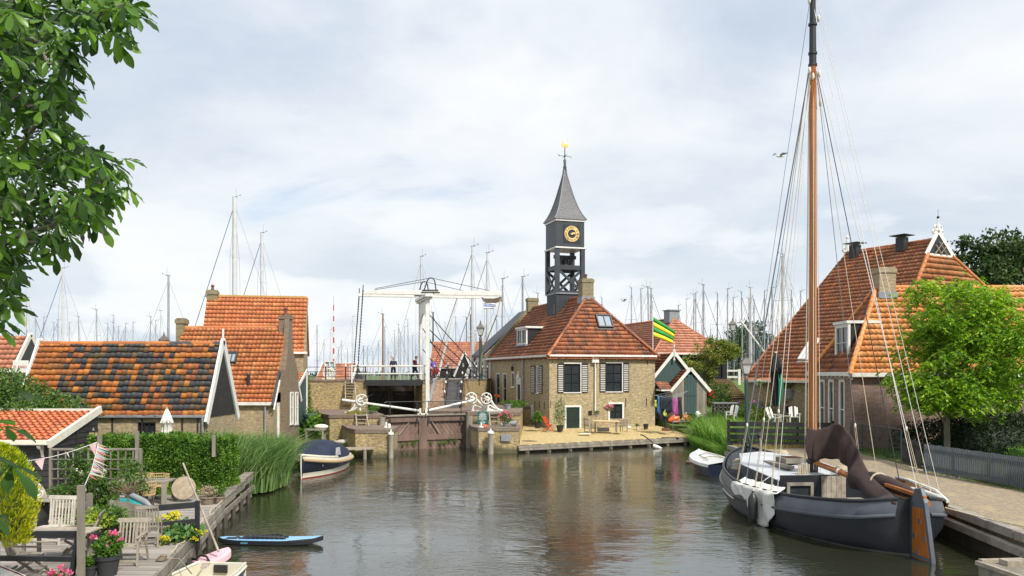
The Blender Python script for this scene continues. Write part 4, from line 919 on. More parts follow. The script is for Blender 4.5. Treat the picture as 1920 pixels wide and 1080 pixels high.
g=MB(); g.box(-.36,.36,-.05,.05,Z(699,39),Z(676,39)); bd=g.build('sign_board',white,sg,bevel=.02)
g=MB(); g.tube((.3,0,2),(.3,0,Z(699,39)),.04); g.build('sign_post',iron,sg)
text('sign_lettering','EL PASO',.17,M('red paint',(.55,.05,.04)),bd,(0,-.058,Z(688,39)),(R(90),0,0))
# black boat shed at the lower left
bk=thing('black_shed','black weatherboarded garden shed with orange pantiles and cream barge board by the terrace','shed',(-16.1,29,0))
w,d_,e,rz_=6.0,3.1,2.66,3.48
mb=MB(); fl_=Fr((0,0,0),(0,1,0)); ff_=Fr((-w,0,0),(1,0,0))
mb.poly([(0,0,.5),(0,d_,.5),(0,d_,rz_),(0,0,e)]); mb.poly([(-w,0,.5),(0,0,.5),(0,0,e),(-w,0,e)])
k=int((e-.6)/.2)
for i in range(15):
    z=.6+i*.2
    if z+.2<e: mb.prism([(-w,0,z),(-w,-.035,z),(-w,-.012,z+.19),(-w,0,z+.19)],(w-.12,0,0))
    y0=max(0,(z+.2-e)/(rz_-e)*d_) 
    if y0<d_-.1: mb.prism([(0,y0,z),(.035,y0,z),(.012,y0,z+.19),(0,y0,z+.19)],(0,d_-y0,0))
mb.box(-.1,.05,-.05,.1,.6,e); mb.box(-2.1,-1.95,-.06,0,.6,e); mb.box(0,.05,1.5,1.6,.6,e+.35); mb.build('wall',tarred,bk,fix=False)
a=Vector((0,d_,rz_-e)); al=a.length
tiles('roof',tilem('new orange pantiles',[(0,(.46,.115,.04)),(.5,(.55,.155,.05)),(.8,(.42,.10,.035)),(1,(.60,.21,.08))],moss=(.22,.09,.05),mossamt=.4,seed=5,rough=.5),bk,(-w,-.15,e),(1,0,0),a,[(0,-.12),(w-.05,-.12),(w-.05,al-.05),(0,al-.05)],.25,.31,.065,.06,8)
barge(bk,[((.05,-.35,e-.12),(.05,d_+.15,rz_+.12))],.28,.12,cream); g=MB(); g.box(-w,.1,d_-.02,d_+.1,rz_-.02,rz_+.15); g.build('ridge_board',cream,bk)
gutter(bk,ff_,0,w+.1,e+.0,cream,.32,.16)
g=MB()
for x in (-2.05,-.35): g.prism([(x-.05,-.01,e-.18),(x-.05,-.33,e-.18),(x-.05,-.28,e-.27),(x-.05,-.1,e-.35),(x-.05,-.03,e-.6),(x-.05,-.01,e-.62)],(.1,0,0))
each(g,'bracket',cream,bk)
g=MB(); zl=Z(812,30.5); g.box(.03,.25,2.4,2.62,zl-.3,zl-.02); l_=g.build('wall_lantern',M('lantern glass',(.50,.42,.22),None,3,.2),bk); g=MB(); g.box(.01,.27,2.38,2.64,zl-.02,zl+.03); g.box(.01,.27,2.38,2.64,zl-.33,zl-.3); g.path([(.14,2.51,zl),(.14,2.51,zl+.14)],[.1,.02],6); 
for dx in (.03,.25):
    for dy in (2.39,2.63): g.beam((dx,dy,zl-.3),(dx,dy,zl),.015,.015)
g.build('lantern_frame',iron,l_)
# ================================================================ lock, bridge and street
def lockwall(name,label,pts,z,mat=None,cap=.22,base=-1.2,topm=None,capm=None):
    cx=sum(p[0] for p in pts)/len(pts); cy=sum(p[1] for p in pts)/len(pts)
    t=thing(name,label,'wall',(cx,cy,0)); k=len(pts); q=[(p[0]-cx,p[1]-cy) for p in pts]
    mb=MB(); mb.prism([(a,b,base) for a,b in q],(0,0,z-cap-base)); mb.build('wall',mat or ybrick2,t)
    if cap:
        mb=MB(); mb.prism([(a*1.0+.0,b,z-cap) for a,b in [(a+(.04 if a>0 else -.04),b-(.04 if b<0 else -.0)) for a,b in q]],(0,0,cap)); mb.build('coping',capm or brick('brick coping',(.16,.09,.07),(.12,.075,.06),(.24,.21,.17),stain=(.20,.19,.13),sp=(.28,.20,.15),amt=.7,bw=.10,bh=.25),t)
    return t
lockwall('lock_wall','low yellow brick lock pier at the water left of the brown gates',[(-9.3,49.1),(-7.12,49.0),(-7.15,51.6),(-8.2,53.15),(-10.9,53.2),(-10.0,50.4)],1.68)
lockwall('lock_wall','upper yellow brick lock platform carrying the single white winch',[(-11.75,53.25),(-8.6,53.2),(-8.38,53.9),(-10.9,61.9),(-14.5,61.9),(-12.9,55.5)],2.33)
lockwall('lock_wall','low yellow brick lock pier with grey plaque right of the brown gates',[(-2.08,51.6),(.42,51.75),(.5,55.1),(-2.8,55.4),(-2.6,53.2)],1.6)
lockwall('lock_wall','upper lock platform with the double white winches beside the clock house',[(-2.95,55.5),(.55,55.2),(.86,64.4),(1.5,64.7),(-1.95,75.2),(-4.0,65.3),(-6.2,64.6),(-6.45,61.8),(-5.95,57.4),(-3.1,56.3)],2.4)
# pier under the bridge portal, wedge beside the stairs
lockwall('lock_wall','brick bridge pier under the white portal post',[(-6.62,61.2),(-6.15,61.2),(-6.2,65.0),(-7.9,69.0),(-8.4,69.0)],4.46,cap=.2)
rw=thing('ramp_wall','sloping red brick wing wall beside the grey lock stairs','wall',(-5.6,61.4,0))
mb=MB(); mb.prism([(-.55,0,2.2),(-.55,0,2.9),(-.55,3.6,4.5),(-.55,3.6,2.2)],(1.1,0,0)); mb.build('wall',brick('red wing brick',(.24,.12,.085),(.17,.09,.07),(.26,.20,.16),stain=(.15,.10,.07),amt=.3),rw)
mb=MB(); mb.prism([(-.62,-.03,2.9),(-.62,-.03,3.02),(-.62,3.62,4.62),(-.62,3.62,4.5)],(.24,0,0)); mb.build('coping',lead,rw)
t=lockwall('retaining_wall','tall yellow brick retaining wall under the street left of the drawbridge',[(-15.6,61.6),(-10.85,61.6),(-12.9,68.6),(-16,68.6)],4.54,cap=.16)
t=lockwall('retaining_wall','yellow brick retaining wall under the street railing beside the clock house',[(-4.02,65.2),(-3.7,65.0),(-1.95,75.0),(-2.2,76)],4.54,cap=.16)
# chamber side walls are part of a channel wall
t=lockwall('chamber_wall','shaded brick side wall inside the lock chamber',[(-8.45,54.0),(-8.9,53.6),(-11.6,62),(-13.4,69),(-12.9,69)],2.3,cap=.1)
# ---- lock gates
def v2(px,D,z=0): return Vector((X(px,D),D,z))
GL=v2(719,53.3); GC=v2(792.5,54.9); GR=v2(877,56.1)
def gate(A,B,label,flip,dia):
    d=(B-A); L=d.length; t=thing('lock_gate',label,'lock gate',A,math.atan2(d.y,d.x))
    mb=MB()
    for x in ((0,.26),(L-.36,L-.01)): mb.box(x[0],x[1],-.18,.14,-1,2.22)
    each(mb,'gate_post',gatew,t,bevel=.015)
    for nm,a,b,dd in (('top_rail',1.82,2.2,.22),('middle_rail',.58,.95,.16)):
        mb=MB(); mb.box(.26,L-.36,-dd,.12,a,b); mb.build(nm,gatew,t,bevel=.015)
    mb=MB()
    for zz0,zz1 in ((.95,1.82),(-.9,.58)):
        k=9
        for i in range(-6,k+6):
            x=.26+(L-.62)*i/k; wd=(L-.62)/k-.025; s_=(zz1-zz0)*.75*(-1 if flip else 1)
            q=[[x,zz0],[x+wd,zz0],[x+wd+s_,zz1],[x+s_,zz1]]
            # clip to the panel
            def clip(poly,xl,sg):
                o=[]
                for a,b in zip(poly,poly[1:]+poly[:1]):
                    ia=(a[0]-xl)*sg>=0; ib=(b[0]-xl)*sg>=0
                    if ia: o.append(a)
                    if ia!=ib: tt=(xl-a[0])/(b[0]-a[0]); o.append([xl,a[1]+(b[1]-a[1])*tt])
                return o
            q=clip(q,.262,1); q=clip(q,L-.362,-1) if len(q)>2 else q
            if len(q)>2: mb.prism([(a,-.05-RNG.uniform(0,.012),b) for a,b in q],(0,.06,0))
    mb.build('planking',gatew,t)
    mb=MB(); mb.box(.2,L-.3,.02,.06,-1,1.9); mb.build('back_boards',black,t)
    a,b,c,dd=dia; mb=MB(); mb.beam((a,-.09,b),(c,-.09,dd),.05,.22,up=(0,1,0)); mb.build('brace',oldwood,t)
    mb=MB(); mb.box(.1,L-.05,-.32,.5,2.2,2.27); mb.build('walkway',oldwood,t)
    # railing
    g=MB(); zt=3.15; ps=[.35,L-.55]
    for x in ps:
        g.beam((x,-.24,1.75),(x,-.24,zt),.05,.05); 
    g.path([(-.05,-.24,zt-.05),(.1,-.24,zt),(L-.15,-.24,zt),(L-.02,-.24,zt-.08)],.03,6); g.box(ps[0]-.06,ps[0]+.06,-.29,-.2,1.72,2.0); g.box(ps[1]-.06,ps[1]+.06,-.29,-.2,1.72,2.0)
    g.build('railing',iron,t)
    return t,L
ga,La=gate(GL,GC,'left leaf of the brown timber lock gates with one pale diagonal brace',False,(1.0,.98,1.75,1.78))
gb,Lb=gate(GC,GR,'right leaf of the brown timber lock gates beside the grey fender posts',True,(.6,1.78,1.1,.98))
gm=MB()
for i in range(26):
    s_=RNG.choice([0,1]); A,B=(GL,GC) if s_ else (GC,GR)
moss=leafm('lock weeds',[(0,(.05,.12,.02)),(1,(.14,.25,.04))])
for (A,B,k,lb) in ((GL,GC,500,'tuft of green weeds growing on the left lock gate'),(GC,GR,700,'tuft of green weeds growing on the right lock gate')):
    pts=[]; 
    for c in range(5):
        q=A.lerp(B,NP.uniform(.1,.9)); z=NP.uniform(.30,.62)
        pts.append(NP.normal(size=(k//5,3))*[.09,.03,.08]+[q.x,q.y-.2,z])
    pts=np.concatenate(pts); c=pts.mean(0); o=leafmesh('weeds',moss,None,pts-c,.06,.035,loc=tuple(c)); tag(o,lb,'weeds',kind='stuff')
# mitre fittings and long white push bars
def bar(name,p,q,label,ends):
    p=Vector(p);q=Vector(q); t=thing(name,label,'gate bar',p); d=q-p
    g=MB(); g.tube((0,0,0),d,.09,.08,10); g.build('bar',white,t,smooth=40)
    g=MB(); g.obox(d+Vector((0,0,-.1)),(.12,.2,.55)); g.obox(d+Vector((0,0,-.22)),(.42,.2,.12)); g.build('fitting',white,t,bevel=.01); return t
bar('push_bar',P(642,750,55.5),P(788,770.5,54.7),'long white pole running from the single winch down to the left gate leaf',0)
bar('push_bar',P(888,750.5,56.5),P(799,770.5,54.9),'long white pole running from the double winches down to the right gate leaf',0)
# ---- winches
def winch(px,py,D,label,sgn=1,r=.36,foot=.95):
    c=P(px,py,D); zb=2.33 if px<800 else 2.4; t=thing('lock_winch',label,'winch',(c.x,c.y,zb),R(8)); h=c.z-zb
    g=MB()
    for y in (-.22,.22):
        g.path([(0,y,.02),(0.02,y,h*.5),(0,y,h)],[.085,.07,.07],8)
        g.path([(-foot*sgn,y,.03),(-foot*.62*sgn,y,.16),(-foot*.38*sgn,y,.45),(-foot*.22*sgn,y,h*.85),(0,y,h)],[.06,.075,.065,.07,.09],8)
        g.path([(-.55*foot*sgn,y,.15),(-.2*sgn,y,h*.45),(0,y,h*.5)],.045,6)
    g.beam((-foot*sgn,-.25,.04),(-foot*sgn,.25,.04),.1,.07); g.beam((0,-.25,.04),(0,.25,.04),.16,.07); g.beam((-foot*sgn,-.22,.035),(.1*sgn,-.22,.035),.1,.05); g.beam((-foot*sgn,.22,.035),(.1*sgn,.22,.035),.1,.05)
    g.build('frame',white,t,smooth=40)
    g=MB(); w_=.04; yy=-.36; ww=(.12*sgn,yy,h+.02)
    g.path([(ww[0]+math.cos(a)*r,yy,ww[2]+math.sin(a)*r) for a in np.linspace(0,2*math.pi,20,endpoint=False)],w_,6,closed=True)
    for k in range(6):
        a=2*math.pi*k/6; g.tube((ww[0],yy,ww[2]),(ww[0]+math.cos(a)*r,yy,ww[2]+math.sin(a)*r),.028,.024,6)
    g.lathe([(.10,-.05),(.10,.05)],(ww[0],yy,ww[2]),10,'Y'); g.build('hand_wheel',white,t,smooth=40)
    g=MB(); g.lathe([(.15,-.5),(.15,-.46),(.09,-.45),(.09,.45),(.15,.46),(.15,.5)],(0,.1,h),12,'Y'); g.build('drum',cream,t,smooth=40)
    g=MB(); g.path([(0,-.42,h),(.32*sgn,-.42,h+.1),(.9*sgn,-.42,h+.42)],.018,5); g.build('crank',iron,t)
    return t
winch(675,750,55.4,'single white iron winch on the left lock platform')
winch(886,747,57.0,'white iron winch with the left hand wheel of the pair by the lock stairs',-1,.38,1.5)
winch(914,747,56.6,'white iron winch with curved legs on the right of the pair above the pink flowers',-1,.36,1.05)
# ---- ladders
def ladder(A,B,label,wd=.62,n_=4,mat=None,tread=.1):
    A=Vector(A);B=Vector(B); t=thing('wooden_ladder',label,'ladder',A); d=B-A; g=MB()
    for s_ in (-1,1): g.beam(Vector((s_*wd/2*1.05,0,0)),d+Vector((s_*wd/2*.95,0,0)),.07,.09)
    each(g,'rail',mat or benchw,t); g=MB()
    for i in range(n_):
        p=d*((i+.6)/n_); g.box(p.x-wd/2+.03,p.x+wd/2-.03,p.y-tread,p.y+tread,p.z-.025,p.z+.02)
    each(g,'rung',mat or benchw,t); return t
ladder(P(681,805.5,52.4),P(677,776,53.1),'short grey wooden ladder between the two left lock platforms',.72,4)
ladder(P(931,803,54.3),P(927,771,55.2),'short grey wooden ladder with wide treads behind the pink flowers',.75,4)
ladder(P(658,752,60.6),P(656,716,61.5),'grey wooden ladder from the street down to the left lock platform',.75,7)
# ---- mooring posts and fenders
def post(px,py0,py1,D,label,r=.16,cap=True,tilt=0,name='mooring_post',mat=None,sq=False):
    a=P(px,py1,D); zt=Z(py0,D); t=thing(name,label,'post',(a.x,a.y,a.z-.3)); h=zt-t.location.z
    g=MB(); (g.box(-r,r,-r,r,0,h) if 'deck' in name else g.path([(0,0,0),(tilt*.5,0,h*.5),(tilt,0,h-.12)],[r*1.05,r,r*.95],10)); g.build('post',mat or oldwood,t,smooth=50)
    if cap: g=MB(); g.lathe([(r*1.15,-.10),(r*1.2,-.02),(r*.9,.04),(r*.3,.10),(r*.3,.18),(.01,.22)],(tilt,0,h),12); g.build('cap',white,t,smooth=40)
    return t
post(733,812,858,48.9,'grey timber mooring post with white cap at the corner of the left pier',.15)
post(716,779,812,53.0,'square topped grey post at the heel of the left gate leaf',.2,cap=False)
post(722,802,806,52.2,'small white capped bollard on the left lock pier',.07)
post(920,810,852,51.2,'grey timber mooring post with white cap on the right pier',.18)
post(880,776,843,55.4,'tall pale timber post at the heel of the right gate leaf',.24,cap=False)
post(889,798,842,54.2,'dark topped timber post in the fender frame right of the gates',.15,cap=False)
post(899,812,850,51.9,'squat timber post at the left corner of the right pier',.2,cap=False)
fd=thing('fender_frame','grey timber fender frame bracing the right gate post','frame',(X(890,53.2),53.2,0)); g=MB()
a=P(887,808,54)-fd.location; b=P(900,815,52)-fd.location; g.beam(a,b,.16,.3); g.beam(a-Zv*.3,Vector((b.x,b.y,-.2)),.1,.14); g.beam(a-Zv*.9,Vector((b.x-.1,b.y,-.4)),.1,.14); each(g,'timber',oldwood,fd)
# sign and plaque on the right platforms
sg=thing('information_sign','teal information board with white lines of text beside the right ladder','sign',(X(905,55.0),54.98,Z(797,55)))
h=Z(771,55)-Z(796,55); g=MB(); g.box(-.34,.34,-.03,.02,0,h); bo=g.build('board',M('teal sign paint',(.02,.13,.13),None,3,.4,0),sg,bevel=.01); g=MB()
for i,(a,zf) in enumerate(((.14,.9),(.2,.83),(.24,.77),(.2,.71),(.26,.64),(.22,.58),(.26,.50),(.25,.44),(.1,.36),(.2,.24),(.15,.19),(.12,.1))): g.box(-a,a,-.034,-.031,h*zf-.012,h*zf+.012)
g.build('lettering',white,bo); g=MB(); g.box(-.02,.02,0,.04,-.5,0); g.build('sign_post',iron,sg)
sg=thing('stone_plaque','small grey metal plaque fixed to the front of the right lock pier','plaque',(X(948.5,51.65),51.62,Z(827,51.65))); g=MB(); g.box(-.30,.30,-.06,.03,0,.42); bo=g.build('plate',lead,sg,bevel=.01); g=MB()
for i in range(5): g.box(-.22,.22,-.063,-.061,.07+i*.07,.085+i*.07)
g.build('lettering',zinc,bo)
# ---- inner lock gates under the bridge
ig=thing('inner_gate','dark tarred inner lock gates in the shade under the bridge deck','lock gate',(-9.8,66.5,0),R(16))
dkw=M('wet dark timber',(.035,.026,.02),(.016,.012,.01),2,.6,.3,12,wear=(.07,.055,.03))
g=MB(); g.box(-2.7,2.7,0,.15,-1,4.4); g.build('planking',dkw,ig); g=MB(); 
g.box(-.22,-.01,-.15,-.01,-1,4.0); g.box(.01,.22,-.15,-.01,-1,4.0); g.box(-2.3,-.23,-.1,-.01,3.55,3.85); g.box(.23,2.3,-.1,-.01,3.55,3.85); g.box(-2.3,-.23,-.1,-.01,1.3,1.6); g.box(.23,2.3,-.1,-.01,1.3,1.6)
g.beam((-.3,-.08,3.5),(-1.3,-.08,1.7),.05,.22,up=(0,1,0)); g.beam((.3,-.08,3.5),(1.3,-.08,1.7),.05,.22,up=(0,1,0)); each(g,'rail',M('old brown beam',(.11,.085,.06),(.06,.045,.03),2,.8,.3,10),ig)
# ---- drawbridge
db=thing('drawbridge','white wooden drawbridge with long balance beams over the lock','drawbridge',(-8.6,61.5,0))
O=db.location
def L(px,py,D): return P(px,py,D)-O
g=MB(); g.prism([(-2.35,0,4.18),(2.3,0,4.18),(1.0,4.4,4.18),(-3.7,4.4,4.18)],(0,0,.3)); g.build('deck',oldwood,db); g=MB(); g.beam((-2.35,-.06,4.3),(2.35,-.06,4.3),.12,.42); g.build('edge_beam',iron,db)
# posts of the portal
nx_,ny=(X(801.5,61.3)-O.x,61.3-O.y); fx_,fy=(X(788.5,65.2)-O.x,65.2-O.y)
zt=Z(556,61.3); g=MB()
g.prism([(nx_-.13,ny-.15,2.4),(nx_+.15,ny-.15,2.4),(nx_+.15,ny+.15,2.4),(nx_-.13,ny+.15,2.4)],(0,0,zt-2.4)); g.prism([(fx_-.13,fy-.15,4.4),(fx_+.15,fy-.15,4.4),(fx_+.15,fy+.15,4.4),(fx_-.13,fy+.15,4.4)],(0,0,zt-4.4)); each(g,'portal_post',white,db,bevel=.02)
# arched board between the posts
A=Vector((nx_,ny+.2,0)); B=Vector((fx_,fy-.2,0)); d=(B-A).normalized(); Ld=(B-A).length; side=d.cross(Zv)
def arc(t,z): return A+d*t+Zv*z
g=MB(); k=14; pr=[]
for i in range(k+1):
    t=Ld*i/k; zz=zt-1.15-1.35*(1-math.sqrt(max(0,1-((t/Ld-.5)*2)**2))) ; pr.append((t,zz))
for (t0,z0_),(t1,z1_) in zip(pr,pr[1:]): g.prism([arc(t0,z0_)-side*.06,arc(t1,z1_)-side*.06,arc(t1,zt-.1)-side*.06,arc(t0,zt-.1)-side*.06],side*.12)
for s_ in (0,Ld): 
    a_=A+d*(s_+(.1 if s_==0 else -.1)); g.beam(a_+Zv*(zt-2.4),a_+Zv*4.5,.08,.10)
g.build('arch_board',white,db)
g=MB(); g.beam(A-d*.75+Zv*(zt+.06),B+d*.75+Zv*(zt+.06),.6,.22); g.beam(A-d*.6+Zv*(zt-.14),B+d*.6+Zv*(zt-.14),.45,.1); g.build('portal_cap',white,db,bevel=.015)
# balance beams
def bb(px0,py0,px1,py1,D,hh):
    a=L(px0,py0,D);b=L(px1,py1,D); g=MB(); m_=(a+b)/2
    g.prism([a+Vector((0,-.13,-hh*.40)),a+Vector((0,-.13,hh*.40)),m_+Vector((0,-.13,hh*.5)),b+Vector((0,-.13,hh*.5)),b+Vector((0,-.13,-hh*.5)),m_+Vector((0,-.13,-hh*.45))],(0,.26,0)); return g.build('balance_beam',white,db,bevel=.015)
bb(683,547.5,940.5,550.5,61.3,.36); bb(672,553,908,556.5,65.2,.32)
g=MB(); g.prism([L(902,556,61.2),L(940,551,61.2),L(940,556,61.2),L(927,559.5,61.2),L(908,559.5,61.2)],(0,4.1,0)); g.build('ballast_box',white,db)
# iron hoops, saddle plates and rods
for (cx_,top,bot,D,w_) in ((808,521,545,61.3,13),(795.5,528,551,65.2,11)):
    g=MB(); g.path([L(cx_-w_,bot,D),L(cx_-w_*.55,top+6,D),L(cx_-w_*.3,top+1,D),L(cx_,top,D),L(cx_+w_*.3,top+1,D),L(cx_+w_*.55,top+6,D),L(cx_+w_*.75,bot,D)],.045,8)
    g.beam(L(cx_-16,bot-.5,D),L(cx_+14,bot-.5,D),.34,.08); g.beam(L(cx_-18,bot+3.5,D),L(cx_+17,bot+3.5,D),.34,.07); g.path([L(cx_-9,bot+4,D)-Vector((0,.15,0)),L(cx_-2,bot+9,D)-Vector((0,.2,0)),L(cx_+6,bot+5,D)-Vector((0,.15,0))],.05,6); g.build('iron_hoop',iron,db,smooth=40)
for (p,q,D) in (((808,521),(704,541),61.3),((808,521),(917,545),61.3),((795.5,528),(693,545),65.2),((795.5,528),(868,545),65.2)):
    g=MB(); b=L(*q,D); g.path([L(*p,D),b,b-Zv*.3],.022,5); g.build('tie_rod',iron,db)
for (px0,py0,px1,py1,D) in ((681,543,669.5,712,61.3),(674,549,663.5,690,65.2)):
    a=L(px0,py0,D);b=L(px1,py1,D); g=MB(); g.tube(a+Zv*.35,b,.035,.03,6)
    k=60
    for i in range(k): c=a.lerp(b,i/k); g.obox(c,(.10,.03,.1) if i%2 else (.03,.10,.1))
    g.build('chain',iron,db)
# bridge hand rails
for z0,r in ((5.55,.055),(4.98,.045)):
    a=Vector((-3.35,-.05,z0)); b=Vector((nx_-.1,-.05,z0)); g=MB(); g.beam(a,b,r*1.4,r*2); g.build('hand_rail',white,db,bevel=.02)
    a=Vector((-4.3,4.2,z0)); b=Vector((fx_-.1,4.2,z0)); g=MB(); g.beam(a,b,r*1.4,r*2); g.build('hand_rail',white,db,bevel=.02)
g=MB()
for x,y in ((-3.3,-.05),(-4.3,4.2),(nx_-.28,-.05)): g.box(x-.045,x+.045,y-.05,y+.05,4.3,5.66)
each(g,'rail_post',white,db)
# long black stays from the portal to the street on the right
for (p,q,dd,de) in (((806,591),(909,707),61.3,66.0),((806,619),(897,707),61.3,65.7),((806,641),(884,707),61.3,65.4),((789,610),(850,707),65.2,69.0),((789,650),(833,707),65.2,68.5)):
    g=MB(); g.tube(L(*p,dd),L(*q,de),.035,.035,6); g.build('stay',iron,db)
g=MB(); a=L(939,560,61.6); g.path([a,L(936,566,61.6)],[.06,.06],6); g.path([L(938,562,61.6),L(932,590,61.6),L(918,625,62.5),L(904,660,64),L(900,700,65)],.05,6); g.build('pull_rope',rope,db)
# ---- stairs from the street to the lock platform
ss=thing('stone_stairs','dark grey flight of steps with black railings beside the lock','stairs',(-4.45,62,2.4)); g=MB(); k=11
for i in range(k): g.box(-.55,.55,i*.3,i*.3+.34,-.2,(i+1)*.19)
g.build('steps',M('dark step stone',(.12,.12,.12),(.07,.07,.075),3,.85,.3),ss)
for s_ in (-.6,.6):
    g=MB(); g.tube((s_,-.1,1.0),(s_,3.3,3.1),.028,.028,6); g.tube((s_,-.1,.55),(s_,3.3,2.6),.02,.02,6)
    g.build('railing',iron,ss)
    for i in range(4):
        y=-.1+i*1.13; z=i*.70
        g=MB(); g.tube((s_,y,z-.1),(s_,y,z+1.15),.045,.04,8); q=g.build('baluster',iron,ss); g=MB(); g.lathe([(.05,0),(.075,.06),(.06,.14),(.01,.2)],(s_,y,z+1.15),8); g.build('knob',white,q,smooth=40)
def fence_iron(pts,label,zb=4.5,h=1.0,sp=1.5):
    t=thing('iron_railing',label,'railing',(*pts[0],zb)); o=Vector((*pts[0],0))
    for a,b in zip(pts,pts[1:]):
        a=Vector((*a,0))-o;b=Vector((*b,0))-o
        for z in (h*.97,h*.62,h*.25): g=MB(); g.tube(a+Zv*z,b+Zv*z,.025,.025,6); g.build('rail',iron,t)
        k=max(1,round((b-a).length/sp))
        for i in range(k+1):
            p=a.lerp(b,i/k); g=MB(); g.tube(p,p+Zv*h,.05,.045,8); q=g.build('post',iron,t); g=MB(); g.lathe([(.05,0),(.08,.06),(.06,.14),(.01,.2)],tuple(p+Zv*h),8); g.build('knob',white,q,smooth=40)
    return t
fence_iron([(-15.4,61.75),(-10.95,61.75)],'black iron street railing with white knobs left of the drawbridge')
fence_iron([(-3.85,65.3),(-2.2,74.6)],'black iron street railing with white knobs right of the lock stairs',sp=2.2)
fence_iron([(-6.1,65.2),(-5.2,65.2)],'short black iron railing between portal and lock stairs')
# items on the left street: lifebuoy frame, bikes hidden behind the railing
lb=thing('lifebuoy','white lifebuoy frame behind the left street railing','lifebuoy',(X(616,63),63,4.5)); g=MB()
for r in (.42,.3): g.path([(math.cos(a)*r,0,.55+math.sin(a)*r) for a in np.linspace(0,6.283,18,endpoint=False)],.05,6,closed=True)
for k in range(6): a=k*math.pi/3; g.tube((0,0,.55),(math.cos(a)*.42,0,.55+math.sin(a)*.42),.03,.03,5)
g.build('wheel',cream,lb,smooth=40); g=MB(); g.box(-.5,.5,-.05,.05,0,.14); g.build('foot',cream,lb)
bx=thing('control_cabinet','small white framed cabinet standing behind the left street railing','cabinet',(X(619,66),66,4.4)); g=MB(); 
for i in (-.38,0,.38): g.box(i-.04,i+.04,-.2,.2,.3,1.5)
g.box(-.42,.42,-.2,.2,1.5,1.58); g.box(-.42,.42,-.2,.2,.9,.96); g.box(-.42,.42,-.2,.2,.3,.36); g.build('frame',white,bx); g=MB(); g.box(-.38,.38,-.1,.1,.34,1.5); g.build('panel',M('pale grey panel',(.45,.5,.55)),bx)
# red and white barrier pole
bp=thing('barrier_pole','upright red and white striped barrier pole beyond the left railing','pole',(X(625.5,67),67,4.4)); z1=Z(572,67)-4.4
g=MB(); k=14
for i in range(k): g.m=i%2; a=i/k; g.path([(0,0,z1*a),(0,0,z1*(i+1)/k)],[.085-.045*a,.085-.045*(i+1)/k],8)
g.build('pole',[white,M('barrier red',(.50,.05,.03),None,3,.5,0)],bp,smooth=40); g=MB(); g.tube((0,0,z1),(0,0,z1+.7),.012,.01,5); g.build('aerial',wire,bp)
# ---- roofs beyond the bridge
def farhouse(px0,px1,pyr,pye,D,label,tm,th=0,gable=None,l=7.0):
    x0,x1=X(px0,D),X(px1,D); e,rz_=Z(pye,D),Z(pyr,D+l/2); w=x1-x0
    t=thing('harbour_house',label,'house',(x0,D,0)); mb=MB(); mb.poly([(0,0,1),(w,0,1),(w,0,e),(0,0,e)]); mb.poly([(0,0,1),(0,0,e),(0,l/2,rz_),(0,l,e),(0,l,1)]); mb.poly([(w,0,1),(w,0,e),(w,l/2,rz_),(w,l,e),(w,l,1)]); mb.poly([(0,l,1),(w,l,1),(w,l,e),(0,l,e)]); mb.build('wall',tarred,t,fix=False)
    a=Vector((0,l/2,rz_-e)); tiles('roof',tm,t,(0,-.1,e),(1,0,0),a,[(0,-.1),(w,-.1),(w,a.length),(0,a.length)],.3,.36,.03,.04,4); tiles('roof',tm,t,(w,l+.1,e),(-1,0,0),Vector((0,-l/2,rz_-e)),[(0,-.1),(w,-.1),(w,a.length),(0,a.length)],.6,.7,.03,.04,3)
    g=MB(); g.beam((0,-.12,e),(w,-.12,e),.08,.16); g.build('gutter',white,t); return t,w,e,rz_
t,w,e,rz_=farhouse(806,942,641,690,88,'red tiled harbour shed with small dark gables behind the white portal',t_red)
for px in (872,893):
    x=X(px,88)-t.location.x; hh=2.3; g=MB(); g.prism([(x-1.0,-1.2,1),(x+1.0,-1.2,1),(x+1.0,-1.2,e-.6),(x,-1.2,e+1.5),(x-1.0,-1.2,e-.6)],(0,2.5,0)); q=g.build('small_gable',black,t)
    barge(q,[((x-1.1,-1.3,e-.9),(x,-1.3,e+1.7)),((x+1.1,-1.3,e-.9),(x,-1.3,e+1.7))],.2,.06)
t,w,e,rz_=farhouse(592,656,682,712,80,'small red tiled harbour roof with white barge boards left of the chains',t_red)
barge(t,[((-.1,-.1,e-.6),(-.1,3.5,rz_+.1)),((w+.1,-.1,e-.6),(w+.1,3.5,rz_+.1))],.35,.12)
ah=thing('attached_house','dark roofed annex with small white windows at the far end of the clock house','house',(HO[0],HO[1],0),TH)
mb=MB(); mb.prism([(-.2,16.4,4.4),(-.2,19.5,4.4),(-.2,19.5,6.6),(-.2,16.4,6.6)],(4,0,0)); mb.build('wall',white,ah); mb=MB(); mb.prism([(-.5,16.35,6.5),(4.3,16.35,10.9),(4.3,16.35,11.0),(-.5,16.35,6.72)],(0,3.6,0)); mb.build('roof',M('dark annex roof',(.05,.055,.065),None,3,.5,.2),ah)
fr=Fr((-.2,19.5,0),(0,-1,0))
for i in range(3): window(ah,fr,.1+i*1.0,1.0+i*1.0,4.9,6.2,1,1,fm=white,fw=.1,d=.08,sill=False)
